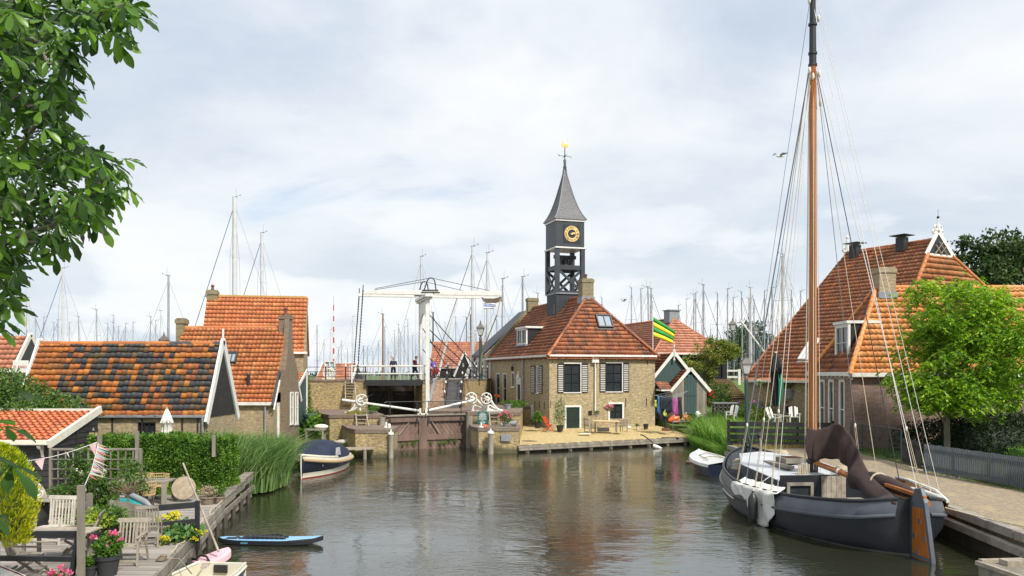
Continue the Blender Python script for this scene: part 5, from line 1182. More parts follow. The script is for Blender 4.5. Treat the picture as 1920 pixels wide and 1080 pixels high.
# ---- street lamps
def lamp(x,y,zb,h,label,s=1.0,tilt=0):
    t=thing('street_lamp',label,'street lamp',(x,y,zb)); g=MB(); hp=h-1.15*s
    g.lathe([(.15*s,0),(.16*s,.1),(.12*s,.16),(.115*s,hp*.45),(.10*s,hp*.92),(.075*s,hp),(.03,hp+.04)],(0,0,0),12); g.build('post',dkgreen,t,smooth=35)
    g=MB(); g.lathe([(.09*s,hp-.15*s),(.10*s,hp-.1*s),(.10*s,hp+.05*s),(.05*s,hp+.12*s),(.14*s,hp+.16*s),(.14*s,hp+.20*s)],(0,0,0),12); g.build('collar',M('worn lamp metal',(.14,.12,.11),(.10,.085,.08),6,.6,.1),t,smooth=35)
    a,b=.13*s,.24*s; z0,z1=hp+.2*s,hp+.68*s; g=MB()
    for k in range(4):
        c0,c1=math.cos(math.pi/4+k*math.pi/2)*1.414,math.sin(math.pi/4+k*math.pi/2)*1.414; g.beam((c0*a,c1*a,z0),(c0*b,c1*b,z1),.02*s,.02*s)
    g.path([(0,0,z0),(0,0,z0+.12*s)],.03*s,6)
    g.build('lantern_frame',iron,t); g=MB(); g.add([(x_*a*.95,y_*a*.95,z0+.01) for x_,y_ in ((-1,-1),(1,-1),(1,1),(-1,1))]+[(x_*b*.95,y_*b*.95,z1-.01) for x_,y_ in ((-1,-1),(1,-1),(1,1),(-1,1))],[(3,2,1,0),(0,1,5,4),(1,2,6,5),(2,3,7,6),(3,0,4,7),(4,5,6,7)]); g.build('lantern_glass',M('lantern glass pale',(.55,.56,.54),(.42,.43,.42),4,.15),t)
    g=MB(); vs=[(x_*b*1.18,y_*b*1.18,z1) for x_,y_ in ((-1,-1),(1,-1),(1,1),(-1,1))]+[(x_*.09*s,y_*.09*s,z1+.26*s) for x_,y_ in ((-1,-1),(1,-1),(1,1),(-1,1))]; g.add(vs,[(3,2,1,0),(0,1,5,4),(1,2,6,5),(2,3,7,6),(3,0,4,7),(4,5,6,7)]); g.lathe([(.08*s,z1+.26*s),(.08*s,z1+.32*s),(.04*s,z1+.34*s),(.05*s,z1+.42*s),(.008,z1+.55*s)],(0,0,0),8); g.build('lantern_roof',M('worn lamp metal',(.1,.1,.1)),t)
    t.rotation_euler=(0,tilt,0); return t
lamp(X(1402,45.5),45.5,.9,Z(664,45.5)-.9,'dark green street lamp on the quay beside the black plank fence',1.12,R(-1.3))
lamp(X(901,70),70,4.4,Z(602,70)-4.4,'dark green street lamp on the street behind the lock stairs',1.25)
lamp(X(1373.5,82),82,4.3,Z(597,82)-4.3,'street lamp behind the small tree near the white railing',1.25)
lamp(X(1417,84),84,4.3,Z(611,84)-4.3,'small street lamp in front of the marina trees',.9)
lamp(X(307.5,58),58,1.4,Z(624,58)-1.4,'street lamp head showing above the black and orange shed roof',1.1)
# ---- white railing and steps on the dike slope
wr=thing('white_railing','white wooden railing on the dike beyond the shed','railing',(X(1300,79),79,4.3)); g=MB()
for px in (1303,1346,1386): x=X(px,79)-wr.location.x; g.box(x-.12,x+.12,-.1,.1,-.4,1.1)
each(g,'post',white,wr); g=MB(); 
for z in (.95,.35): g.box(0,X(1388,79)-wr.location.x,-.05,.05,z-.09,z+.09)
each(g,'rail',white,wr); g=MB()
for i in range(34): x=i*.13+.1; g.box(x-.012,x+.012,.06,.08,0,.95)
g.build('bars',iron,wr)
sp_=thing('garden_steps','straw coloured timber edged garden steps running down the grass slope','steps',(0,0,0))
A0,A1=P(1338,714,76),P(1368,714,76); B0,B1=P(1372,752,66.5),P(1402,752,66.5); k=10
for i in range(k):
    t0=i/k; t1=(i+1)/k; a=A0.lerp(B0,t0);b=A1.lerp(B1,t0);c=A1.lerp(B1,t1);d=A0.lerp(B0,t1); z=a.z+.12
    g=MB(); g.prism([(a.x,a.y,z-.5),(b.x,b.y,z-.5),(c.x,c.y,z-.5),(d.x,d.y,z-.5)],(0,0,.5)); q=g.build('step',dry,sp_); g=MB(); g.beam((d.x,d.y-.03,z-.05),(c.x,c.y-.03,z-.05),.06,.09); g.build('riser',M('red brown riser',(.10,.05,.04)),q)
# ================================================================ trees, hedges, reeds
def gr3(a,b,c): return [(0,a),(.5,b),(1,c)]
barkm=M('grey bark',(.20,.17,.13),(.11,.095,.075),3,.9,.6,14,sc=(1,1,.4))
L_walnut=leafm('walnut leaves',gr3((.045,.12,.008),(.17,.32,.014),(.34,.47,.03)),.35,.5,.7)
L_hedge=leafm('privet leaves',gr3((.03,.085,.010),(.07,.165,.014),(.15,.26,.022)),.25,.5,1.4)
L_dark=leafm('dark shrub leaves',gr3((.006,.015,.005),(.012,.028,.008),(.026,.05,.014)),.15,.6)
L_mid=leafm('garden leaves',gr3((.035,.085,.015),(.075,.15,.025),(.15,.23,.05)),.3,.55)
L_far=leafm('far tree leaves',gr3((.018,.042,.012),(.04,.08,.02),(.08,.125,.035)),.2,.6,.3,.4)
L_brown=leafm('brownish green leaves',gr3((.09,.15,.02),(.19,.25,.04),(.32,.28,.07)),.3,.55)
L_reed=leafm('reed blades',gr3((.06,.15,.025),(.15,.30,.045),(.32,.45,.10)),.35,.5,.9)
L_reedg=leafm('grey green reed blades',gr3((.05,.12,.035),(.13,.23,.07),(.27,.37,.14)),.3,.5,.9)
L_chest=leafm('chestnut leaves',gr3((.014,.042,.006),(.038,.095,.010),(.11,.22,.018)),.30,.34,1.1,.45)
L_con=leafm('golden conifer sprays',gr3((.16,.24,.008),(.38,.42,.012),(.58,.54,.02)),.3,.6,1.6,.5)
def trunk(par,pts,r,branches=(),mat=None):
    g=MB(); g.path(pts,r,10); 
    for p,q,r0,r1 in branches:
        p=Vector(p);q=Vector(q); m_=(p+q)/2+Vector((RNG.uniform(-.1,.1),RNG.uniform(-.1,.1),.12)); g.path([p,m_,q],[r0,(r0+r1)/2,r1],6)
    return g.build('trunk',mat or barkm,par,smooth=50)
# walnut tree by the picket fence
wt=thing('walnut_tree','bright yellow green tree with slim trunk behind the grey picket fence','tree',(20.3,38.6,.95))
cl=[]
for c,r,k in (((.7,0,4.4),(2.8,2.8,2.3),180),((.3,0,6.8),(1.95,2.0,1.8),85),((1.6,-.2,6.2),(2.0,2,1.3),45),((.7,0,3.3),(2.5,2.6,.8),50)):
    cl+=list(ellipsoid_pts(k,c,r,.72,.16))
cl=[c for c in cl if c[2]>2.35]
pts=[];D_=[]
for c in cl:
    for s_ in range(RNG.randint(12,19)):
        b=np.array(c)+NP.normal(size=3)*[.30,.30,.22]; a=NP.uniform(0,6.28); out=np.array([math.cos(a),math.sin(a),-.15]); 
        for j in range(9):
            t=j/8; q=b+out*.34*t+np.array([0,0,-.14*t*t]); sd=np.array([-out[1],out[0],-.45])*(1 if j%2 else -1) if j<8 else out+np.array([0,0,-.7])
            d=sd+out*.6+np.array([0,0,-.25]); pts.append(q); D_.append(d/np.linalg.norm(d))
pts=np.array(pts)*1.0; leafmesh('crown',L_walnut,wt,pts,.20,.078,np.array(D_),fold=.18)
br=[]
for c in cl[::16]: br.append(((RNG.uniform(-.05,.05),0,RNG.uniform(1.5,3.4)),tuple(c),.055,.014))
trunk(wt,[(0,0,-.3),(.02,0,.6),(0,0,1.6),(.05,0,3.2),(.1,0,5.5)],[.17,.135,.13,.10,.04],br)
def tree(name,label,loc,crowns,mat,leaf=.3,wd=.22,per=60,rad=1.0,n_=60,th_=6,tr=.3,group=None,core=True):
    t=thing(name,label,'tree',loc,group=group); cl=[]
    for c,r in crowns: cl+=list(ellipsoid_pts(n_,c,r,.6,.22))
    P_=clump_points(cl,per,rad); leafmesh('crown',mat,t,P_,leaf,wd)
    trunk(t,[(0,0,-.5),(0,0,th_*.5),(0.1,0,th_)],[tr,tr*.8,tr*.4],[((0,0,RNG.uniform(th_*.4,th_)),tuple(c),tr*.25,tr*.08) for c in cl[::9]]); return t
tree('broadleaf_tree','tall dark green tree behind the farmhouse roof at the right edge',(45.5,84,1),[((0,0,12.3),(5.4,5,5.4)),((6.5,0,13.5),(5,5,5.5)),((-2.6,0,9.5),(3.5,3.5,4))],L_far,.42,.30,95,1.15,90,10,.45)
tree('broadleaf_tree','round dark green tree in the marina behind the masts',(43,150,1),[((0,0,9),(4.5,4,4.5)),((-3,0,6),(3,3,4)),((3.2,0,7),(3,3,4))],L_far,.5,.35,60,1.3,55,7,.4)
tree('broadleaf_tree','small bush of foliage showing between clock house ridge and drawbridge rope',(X(928,92),92,3),[((0,0,4.2),(1.3,1.2,1.6))],L_mid,.25,.18,60,.5,25,3,.12)
tree('small_tree','small brownish green tree beside the garden steps',(X(1322,68),68,2.4),[((0,0,4.1),(1.5,1.3,1.4)),((-.4,0,2.4),(1.1,1,1.5)),((1.6,0,4.4),(1.1,.9,.8))],L_brown,.17,.10,70,.42,42,3,.12)
tree('small_tree','dark little shrub tree left of the garden steps below the railing',(X(1352,66),66,2.2),[((0,0,1.0),(.9,.8,1.0))],L_mid,.15,.09,60,.35,22,1,.06)
def bush(name,label,loc,c,r,mat,leaf=.1,wd=.06,n_=4000,cat='shrub',inner=.75,core=True,lump=.12,group=None,corem=None):
    t=thing(name,label,cat,loc,group=group); P_=ellipsoid_pts(n_,c,r,inner,lump); P_=P_[P_[:,2]>-.05]
    leafmesh('foliage',mat,t,P_,leaf,wd)
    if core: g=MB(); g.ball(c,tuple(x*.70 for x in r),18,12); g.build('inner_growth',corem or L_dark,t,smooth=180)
    return t
def boxhedge(name,label,x0,x1,y0,y1,z0,z1,mat,leaf,wd,n_,core=None):
    t=thing(name,label,'hedge',((x0+x1)/2,(y0+y1)/2,z0)); w,d,h=(x1-x0)/2,(y1-y0)/2,z1-z0
    f=NP.choice(3,n_,p=[.55,.15,.30]); a=NP.uniform(-1,1,n_);b=NP.uniform(0,1,n_); dep=np.abs(NP.normal(0,.05,n_))
    sgn=NP.choice([-1,1],n_,p=[.75,.25]); Pn=np.zeros((n_,3))
    m0=f==0; Pn[m0]=np.stack([a[m0]*w,sgn[m0]*(d-dep[m0]),b[m0]*h],1)
    m1=f==1; Pn[m1]=np.stack([-sgn[m1]*(w-dep[m1]),a[m1]*d,b[m1]*h],1)
    m2=f==2; Pn[m2]=np.stack([a[m2]*w,NP.uniform(-1,1,m2.sum())*d,h-dep[m2]],1)
    Pn+=.09*np.sin(Pn[:,[1,2,0]]*2.3+1.3)+.05*np.sin(Pn[:,[2,0,1]]*5.7)+.03*np.sin(Pn[:,[1,0,0]]*13)
    k=int(n_*.03); top=np.stack([NP.uniform(-1,1,k)*w,NP.uniform(-1,1,k)*d,h+np.abs(NP.normal(0,.07,k))],1); Pn=np.concatenate([Pn,top])
    leafmesh('foliage',mat,t,Pn,leaf,wd); g=MB(); g.box(-w+.1,w-.1,-d+.1,d-.1,0,h-.1); g.build('inner_growth',core or L_dark,t); return t
boxhedge('privet_hedge','long clipped bright green hedge behind the dining table on the deck',-14.6,-10.0,28.6,30.3,.6,2.72,L_hedge,.085,.05,30000,L_hedge)
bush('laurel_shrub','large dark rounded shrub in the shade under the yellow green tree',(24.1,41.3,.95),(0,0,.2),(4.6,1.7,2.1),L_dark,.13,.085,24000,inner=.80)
boxhedge('garden_hedge','low clipped hedge end at the right edge beside the picket fence',18.1,21.5,27.0,30.4,.95,2.35,L_hedge,.07,.04,9000,L_hedge)
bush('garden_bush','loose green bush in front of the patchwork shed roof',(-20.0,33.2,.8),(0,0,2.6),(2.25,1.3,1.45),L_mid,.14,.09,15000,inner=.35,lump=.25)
bush('small_shrub','green weeds and shrub at the foot of the green lean to',(X(583,54.5),54.5,1.1),(0,0,.6),(.8,.6,1.0),L_hedge,.12,.07,1500,inner=.4,core=False)
bush('climbing_shrub','narrow climbing shrub on the corner of the green lean to',(X(577,56.5),56.5,1.2),(0,0,1.6),(.28,.28,2.1),L_hedge,.10,.06,1400,inner=.3,core=False)
# golden conifer at the left edge
gc_=thing('golden_conifer','bright yellow conifer at the left edge in front of the deck','conifer',(X(-8,15.2),15.2,.5)); P_=[]
k=9000; z=NP.uniform(0,1,k); a=NP.uniform(0,6.28,k); rr=.64*np.sqrt(np.clip(1-((z-.42)/.58)**2,0,1))*(1+.10*np.sin(a*7+z*9)+.07*np.sin(a*13-z*17))*NP.uniform(.78,1.03,k)
Pn=np.stack([np.cos(a)*rr,np.sin(a)*rr,z*1.85+1.32],1); Dn=np.stack([np.cos(a)*.55,np.sin(a)*.55,np.full(k,1.0)],1)+NP.normal(0,.28,(k,3)); Dn/=np.linalg.norm(Dn,axis=1)[:,None]
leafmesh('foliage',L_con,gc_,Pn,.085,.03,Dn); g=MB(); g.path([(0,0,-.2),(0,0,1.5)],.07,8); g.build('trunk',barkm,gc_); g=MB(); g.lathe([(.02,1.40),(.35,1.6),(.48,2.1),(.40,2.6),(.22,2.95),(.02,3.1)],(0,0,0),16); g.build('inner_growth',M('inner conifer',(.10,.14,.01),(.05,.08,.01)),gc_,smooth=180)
# horse chestnut reaching in from the upper left
ct=thing('chestnut_tree','horse chestnut with big fingered leaves hanging in from the upper left','tree',(-9.0,8.6,.5))
lv=[];lf=[]
def leaflet(base,dirv,nrm,Lh,Wd,curl):
    dirv=dirv/np.linalg.norm(dirv); nrm=nrm-dirv*np.dot(nrm,dirv); nrm/=np.linalg.norm(nrm)+1e-9; sd=np.cross(dirv,nrm); o=len(lv)
    ts=[0,.14,.32,.5,.66,.8,.92,1.0]; ws=[.04,.20,.50,.80,1.0,.92,.52,.03]
    for t,w_ in zip(ts,ws):
        c=base+dirv*Lh*t-nrm*curl*Lh*t*t; e=w_*Wd/2*NP.uniform(.90,1.08); rip=.05*Wd*(1 if ts.index(t)%2 else -1)
        lv.extend([c-sd*e+nrm*(.24*e+rip),c-nrm*.02*Wd,c+sd*e+nrm*(.24*e-rip)])
    for i in range(len(ts)-1):
        a=o+i*3; lf.append((a,a+1,a+4,a+3)); lf.append((a+1,a+2,a+5,a+4))
ctO=np.array([-9.0,8.6,.5])
def palm(c,out,size):
    """one compound leaf, out = direction the stalk points"""
    out=out/np.linalg.norm(out); up=np.array([0,-.25,1.0])+NP.normal(0,.35,3); nrm=up-out*np.dot(up,out); nrm/=np.linalg.norm(nrm); sd=np.cross(out,nrm); k=NP.choice([5,6,7],p=[.3,.2,.5]); dr=NP.uniform(.15,.65)
    for i in range(k):
        a=(i-(k-1)/2)*R(48 if k==7 else 52); sc=1-.36*abs(i-(k-1)/2)/((k-1)/2); d=out*math.cos(a)+sd*math.sin(a)-nrm*dr
        leaflet(c,d,nrm,size*sc*NP.uniform(.9,1.1),size*.34*sc,NP.uniform(.05,.3))
def Pw(px,py,D): return np.array(P(px,py,D))-ctO
reg=[(-90,-80),(235,-80),(250,20),(215,70),(180,62),(150,50),(128,100),(140,170),(120,225),(180,262),(215,300),(205,330),(215,355),(195,400),(160,415),(130,412),(115,450),(80,452),(40,500),(15,560),(-90,600)]
s_=scatter(reg,620)
for x,y in s_:
    D=NP.uniform(6.3,9.8); c=Pw(x,y,D); fr_=min(1,max(0,x/230)); out=np.array([.35+.7*fr_+NP.normal(0,.35),NP.normal(-.25,.5),NP.normal(-.30,.35)]); palm(c,out,NP.uniform(.19,.27)*(D/7.8))
for x,y,D,ox,oz in ((255,28,7.6,1,-.25),(240,45,7.7,.8,-.6),(215,60,7.5,.2,-1),(185,62,7.4,-.1,-1),(225,82,7.6,.5,-.8),(160,55,7.3,.3,-1),(245,10,7.6,1,.1),(120,118,7.2,1,-.35),(150,120,7.1,.8,-.6),(108,225,7.5,.2,-1),(130,190,7.4,.9,-.4),(232,298,7.8,1,.1),(225,318,7.9,1,-.3),(240,350,7.9,.9,-.5),(210,372,7.7,.9,-.6),(185,415,7.6,.7,-.7),(165,402,7.5,.8,-.5),(128,440,7.2,.8,-.7),(100,470,7.3,.5,-1),(60,480,7.1,.2,-1),(30,505,7.4,-.2,-1),(118,385,7.3,.9,-.5),(5,560,7,1,-.6),(8,600,6.9,1,-.15),(20,575,7,.9,-.5),(-10,610,6.8,1,-.2),(10,540,7,.8,-.7)):
    palm(Pw(x,y,D),np.array([ox,-.2+NP.normal(0,.2),oz]),NP.uniform(.21,.26))
for x,y,D,ox,oz,sz in ((22,872,6.3,1,-.3,.30),(10,800,6.2,1,-.2,.24),(-10,960,6.1,1,-.5,.2),(-30,850,6.1,1,.1,.28),(-20,790,6.3,1,.2,.22)):
    palm(Pw(x,y,D),np.array([ox,-.3,oz]),sz)
lv_=np.array(lv); lf_=np.array(lf); o=npmesh('leaves',lv_,lf_.ravel(),[4]*len(lf_),L_chest,ct)
g=MB(); trk=[(0,0,-.5),(.1,0,1.5),(.15,0,3.5),(.3,0,6),(.5,0,9)]; g.path(trk,[.42,.33,.28,.2,.1],12)
def limb(pts,r0):
    q=[Vector(p) if not isinstance(p,tuple) else Vector(Pw(*p)) for p in pts]; k=len(q); g.path(q,[r0*(1-.8*i/(k-1)) for i in range(k)],7)
def twig(a,b): limb([a,((a[0]+b[0])/2,(a[1]+b[1])/2-8,(a[2]+b[2])/2),b],.014)
limb([Vector((.15,0,4.6)),(-120,60,8.2),(60,40,7.9),(150,38,7.7),(205,20,7.6),(240,5,7.6)],.06)
limb([Vector((.15,0,3.4)),(-140,520,8.2),(20,450,7.8),(110,420,7.6),(170,370,7.6),(208,318,7.8)],.055)
limb([Vector((.15,0,4.0)),(-130,300,8.1),(30,290,7.6),(90,200,7.4),(112,140,7.2)],.045)
limb([Vector((.1,0,2.8)),(-130,620,7.8),(-40,600,7.2),(5,575,7)],.035); limb([Vector((.05,0,1.8)),(-160,830,7.2),(-60,850,6.5),(22,868,6.3)],.04)
limb([(20,450,7.8),(70,455,7.4),(128,440,7.2)],.02); limb([(110,420,7.6),(150,405,7.6),(185,412,7.6)],.018); limb([(60,40,7.9),(90,120,7.5),(150,118,7.1)],.02)
for x,y in s_[::9]: g.path([Vector(Pw(x,y,7.8)),Vector(Pw(x-25,y-12+NP.uniform(-10,20),7.9)),Vector(Pw(x-60,y+NP.uniform(-20,25),8.1))],[.006,.009,.014],5)
g.build('trunk',barkm,ct,smooth=50)
# reeds and tall grass
def stuffo(o,label,cat): return tag(o,label,cat,kind='stuff')
pl=[(-10.9,33.0),(-10.0,34.2),(-9.8,36.5),(-11.0,39.0),(-12.3,39.2),(-13.6,34.4)]
q=scatter(pl,3600); stuffo(blades('reeds',L_reedg,None,np.c_[q,np.full(len(q),.1)]-[-11,36,0],NP.uniform(1.5,3.1,len(q)),.05,.75,loc=(-11,36,0),wind=(.18,-.1)),'tall grey green reeds leaning over the water beyond the deck hedge','reeds')
pl=[(-14.6,32.0),(-10.9,32.6),(-11.5,36),(-13.5,37.5),(-14.8,35)]
q=scatter(pl,2300); stuffo(blades('reeds',L_reedg,None,np.c_[q,np.full(len(q),.35)]-[-13,34,0],NP.uniform(1.6,3.0,len(q)),.05,.75,loc=(-13,34,0),wind=(.1,-.1)),'tall reeds behind the right end of the clipped hedge','reeds')
pl=[(12.9,58.9),(12.65,55),(12.8,50.5),(12.3,47.2),(12.5,46.6),(17.5,46.8),(20,49),(18,54),(16,60)]
q=scatter(pl,11000); stuffo(blades('reeds',L_reed,None,np.c_[q,np.full(len(q),.25)]-[15,53,0],NP.uniform(.9,2.0,len(q))*(1.15-.40*(q[:,0]>16)),.05,.5,loc=(15,53,0),wind=(-.08,-.05)),'dense bright green reeds between the terrace and the black plank fence','reeds')
pl=[(12.55,58.6),(12.3,55),(12.45,50.5),(12.0,47.4),(12.6,47.2),(13.0,50.5),(13.0,58.6)]
q=scatter(pl,1500); stuffo(blades('reeds',L_reed,None,np.c_[q,np.full(len(q),-.05)]-[12.6,53,0],NP.uniform(.6,1.3,len(q)),.045,.8,loc=(12.6,53,0),wind=(-.35,-.1)),'reed blades hanging over the water edge by the small white boat','reeds')
pl=[(14,60),(16,60),(19,54),(22,52),(30,58),(28,70),(18,70)]
q=scatter(pl,5000); stuffo(blades('tall_grass',L_mid,None,np.c_[q,.9+(q[:,1]-52)*.09]-[20,62,0],NP.uniform(.3,.8,len(q)),.05,.5,loc=(20,62,0)),'rough green garden growth below the grass steps','grass')
pl=[(-10.7,33.4),(-11.3,36),(-11.7,40),(-11.2,44),(-10.1,47.5),(-9.4,49),(-9.5,50),(-12.2,50),(-13.5,44),(-14,34)]
q=scatter(pl,8000); stuffo(blades('grass',leafm('bank grass',gr3((.07,.14,.02),(.14,.24,.03),(.28,.33,.08)),.3),None,np.c_[q,np.full(len(q),.40)]-[-12,42,0],NP.uniform(.06,.22,len(q)),.02,.6,loc=(-12,42,0),segs=2),'short green grass on the bank beside the navy boat','grass')
pl=[(-11.2,50.3),(-12.4,46),(-14.5,40),(-16,47),(-15,58),(-13.2,55)]
q=scatter(pl,5000); stuffo(blades('dry_grass',leafm('dry grass',gr3((.20,.16,.06),(.36,.28,.11),(.20,.24,.06)),.2),None,np.c_[q,.72+(q[:,1]-46)*.03]-[-13,48,0],NP.uniform(.08,.3,len(q)),.02,.6,loc=(-13,48,0),segs=2),'dry straw and weeds on the slope under the brick houses','grass')
pl=[(17.55,33.0),(17.9,43.7),(24,43.7),(19.6,38),(17.75,34)]
q=scatter(pl,6000); stuffo(blades('grass',L_mid,None,np.c_[q,np.full(len(q),.98)]-[19,38,0],NP.uniform(.08,.25,len(q)),.02,.6,loc=(19,38,0),segs=2),'grass strip in front of the brown brick wall','grass')
pl=[(12.3,46.3),(12.35,44),(13,44.2),(16,45),(16.4,46.3)]
q=scatter(pl,2500); stuffo(blades('dry_grass',leafm('dry grass',gr3((.20,.16,.06),(.36,.28,.11),(.20,.24,.06))),None,np.c_[q,np.full(len(q),.92)]-[14,45,0],NP.uniform(.08,.3,len(q)),.02,.6,loc=(14,45,0),segs=2),'tufts of dry grass at the foot of the black plank fence','grass')
# straw tufts along the quay edge
q=np.concatenate([scatter([(13.05,21.2),(13.35,21.2),(13.7,25.6),(13.2,36),(12.5,44),(12.4,44),(12.95,36),(13.4,25.6)],1500),scatter([(12.6,13),(13.4,13),(13.5,21.2),(13.08,21.2)],500)])
stuffo(blades('dry_grass',leafm('dry grass',gr3((.20,.16,.06),(.36,.28,.11),(.20,.24,.06))),None,np.c_[q,np.full(len(q),.92)]-[13,30,0],NP.uniform(.03,.14,len(q)),.012,.9,loc=(13,30,0),segs=2),'dry straw lying along the edge of the brick quay','grass')
q=scatter([(17.1,34.4),(17.4,34.0),(17.9,28.6),(18.4,22),(17.9,22),(17.4,28.6)],1500)
stuffo(blades('grass',L_mid,None,np.c_[q,np.full(len(q),.92)]-[17.5,30,0],NP.uniform(.04,.2,len(q)),.014,.8,loc=(17.5,30,0),segs=2),'weeds growing along the foot of the grey picket fence','weeds')
tl=MB(); xs=-700
P_=[]
for i in range(220):
    x=-500+i*4.6+RNG.uniform(-2,2); hh=RNG.uniform(1.5,4.5)*(1 if math.sin(i*.13)>-.3 else .45); P_.append(NP.normal(size=(26,3))*[2.2,1.5,hh*.45]+[x,640,3+hh*.5])
P_=np.concatenate(P_); o=leafmesh('far_trees',M('far foliage',(.09,.13,.09),(.06,.09,.065),.05,.9,0),None,P_-[0,640,0],2.2,1.8,loc=(0,640,0)); stuffo(o,'low line of far trees on the horizon beyond the harbour','trees')
# ================================================================ marina
def sailboat(loc,rz,hm,mast_m,stay_m,furl,label,group=None,sc=1,spr=2,lean=0,r=.10):
    t=thing('sailboat',label,'sailboat',loc,rz,group); Lh=hm*.68; g=MB(); sec=[(0,.08,1.15),(.12,.55,1.1),(.35,1.25,1.0),(.62,1.45,.95),(.85,1.25,.95),(1,1.0,.98)]; vs=[];fs=[]
    for s_,b,z in sec:
        x=Lh*(.5-s_); vs+=[(x,-b*.55,-.3),(x,-b,z),(x,-b*.9,z+.02),(x,b*.9,z+.02),(x,b,z),(x,b*.55,-.3)]
    for i in range(5):
        for j in range(5): a=i*6+j; fs.append((a,a+1,a+7,a+6))
    fs+=[tuple(range(6)),tuple(range(30,36))[::-1]]; g.add(vs,fs); g.build('hull',M('white gelcoat',(.70,.71,.72),None,1,.25,0),t,smooth=40)
    g=MB(); g.prism([(-Lh*.25,-.8,1.0),(-Lh*.25,-.7,1.6),(Lh*.1,-.6,1.55),(Lh*.2,-.5,1.0)],(0,1.5,0)); g.build('cabin',M('white gelcoat',(.7,.7,.7)),t,bevel=.05)
    g=MB(); g.path([(0,0,1.0),(lean*.5,0,hm*.5),(lean,0,hm)],[r,r*.95,r*.75],8); m_=g.build('mast',mast_m,t,smooth=50)
    g=MB()
    zs=[hm*.5,hm*.74][:spr]
    for z in zs: g.beam((0,-.9,z),(0,.9,z),.04,.035)
    if zs: g.build('spreader',mast_m,m_)
    g=MB(); g.box(lean-.28,lean+.2,-.03,.03,hm,hm+.06); g.tube((lean-.15,0,hm),(lean-.15,0,hm+.9),.014,.01,4); g.tube((lean-.55,0,hm+.14),(lean+.1,0,hm+.05),.012,.012,4); g.ball((lean-.55,0,hm+.2),.06,6,4); g.build('masthead',wire,m_)
    g=MB(); g.tube((lean,0,hm*.97),(-Lh*.48,0,1.1),.014,.014,4)
    for s_ in (-1,1):
        g.path([(lean,0,hm*.96),(0,s_*.9,zs[-1] if zs else hm*.5),(-.2,s_*1.3,1.1)],.014,4); g.tube((lean,0,hm*.7),(.3,s_*1.1,1.1),.012,.012,4)
    g.tube((lean,.0,hm*.98),(0,.0+.12,1.3),.012,.012,4); g.build('shrouds',wire,t)
    g=MB(); g.tube((lean,0,hm*.97),(Lh*.47,0,1.2),.028 if furl else .013,.035 if furl else .013,6); g.build('forestay',stay_m,t)
    g=MB(); g.beam((-.1,0,1.9),(-Lh*.36,0,1.95),.14,.16); g.path([(-.15,0,2.05),(-Lh*.2,0,2.15),(-Lh*.35,0,2.05)],[.14,.16,.1],8); g.build('boom',M('sail cover blue',(.04,.07,.16),None,2,.8,.1),t); return t
darkm=M('dark mast',(.06,.055,.06),(.03,.03,.035),2,.4,0); bluem=M('blue sail cover',(.05,.14,.26),(.03,.08,.16),2,.7,.1); whitem=M('white furled sail',(.66,.66,.66),None,2,.7,.1); woodm=M('wooden mast',(.30,.16,.08),(.18,.09,.04),2,.4,.05)
def mast(px,py,label,D=None,top=15.5,kind=0,rz=None,lean=0,r=.1,group=None,furl=None):
    h=Y0-py; D=D or max(82,min(210,(top-5)*F/h)); hm=5+h*D/F
    rz=rz if rz is not None else RNG.choice([0,math.pi,.4,2.7,.9,-2.3]); furl=RNG.random()<.45 if furl is None else furl
    mt=(alu,darkm,woodm,M('white mast',(.56,.57,.58),(.46,.47,.48),2,.4,0))[kind]; sm=RNG.choice([wire,whitem,darkm,bluem]) if furl else wire
    return sailboat((X(px,D),D,0),rz,hm,mt,sm,furl,label,group,lean=lean,r=r,spr=2)
mast(118,503,'tall pale mast with dark forestay beside the chestnut leaves',D=92,kind=3,rz=math.pi,r=.14,furl=True)
mast(52,558,'white mast rising above the dark gable with the sign',kind=3,r=.16,D=84)
mast(316,517,'tall grey mast behind the street lamp head over the shed roof',kind=0,r=.13,D=84,rz=.3)
mast(440,370,'tallest marina mast, thick and white with radar, above the orange roof',D=78,kind=3,rz=math.pi-.15,r=.27,furl=True)
mast(491,437,'second tall white mast right of the tallest one above the orange roof',D=84,kind=3,rz=math.pi-.2,r=.19,furl=True)
mast(790,481,'white mast directly behind the white drawbridge portal',D=86,kind=3,rz=2.6,r=.13)
mast(886,462,'tall thick white mast left of the street lamp behind the bridge beam',D=80,kind=3,rz=math.pi-.25,r=.16,furl=True)
mast(914,474,'tall white mast with steps behind the ballast end of the bridge beam',D=82,kind=3,rz=math.pi-.3,r=.14,furl=True)
mast(980,519,'grey double mast left of the clock house chimney',D=84,kind=0,rz=math.pi,r=.13)
mast(718,589,'brown wooden mast left of the people on the bridge',D=100,kind=2,rz=.2,r=.12)
mast(812,586,'black mast close to the right of the bridge portal',D=100,kind=1,rz=.2,r=.11)
mast(1469,477,'tall pale mast with crossing stays left of the brown boat mast',D=86,kind=3,rz=.2,r=.17)
mast(1319,534,'mast with blue furled sail above the small green tree',D=95,kind=0,rz=.0,r=.13,furl=True)
mast(1408,540,'white mast with blue sail cover in front of the round marina tree',D=92,kind=3,rz=.15,r=.15,furl=True)
mast(1221,541,'grey mast just behind the yellow and green flag',D=98,kind=0,rz=.1,r=.12,furl=True)
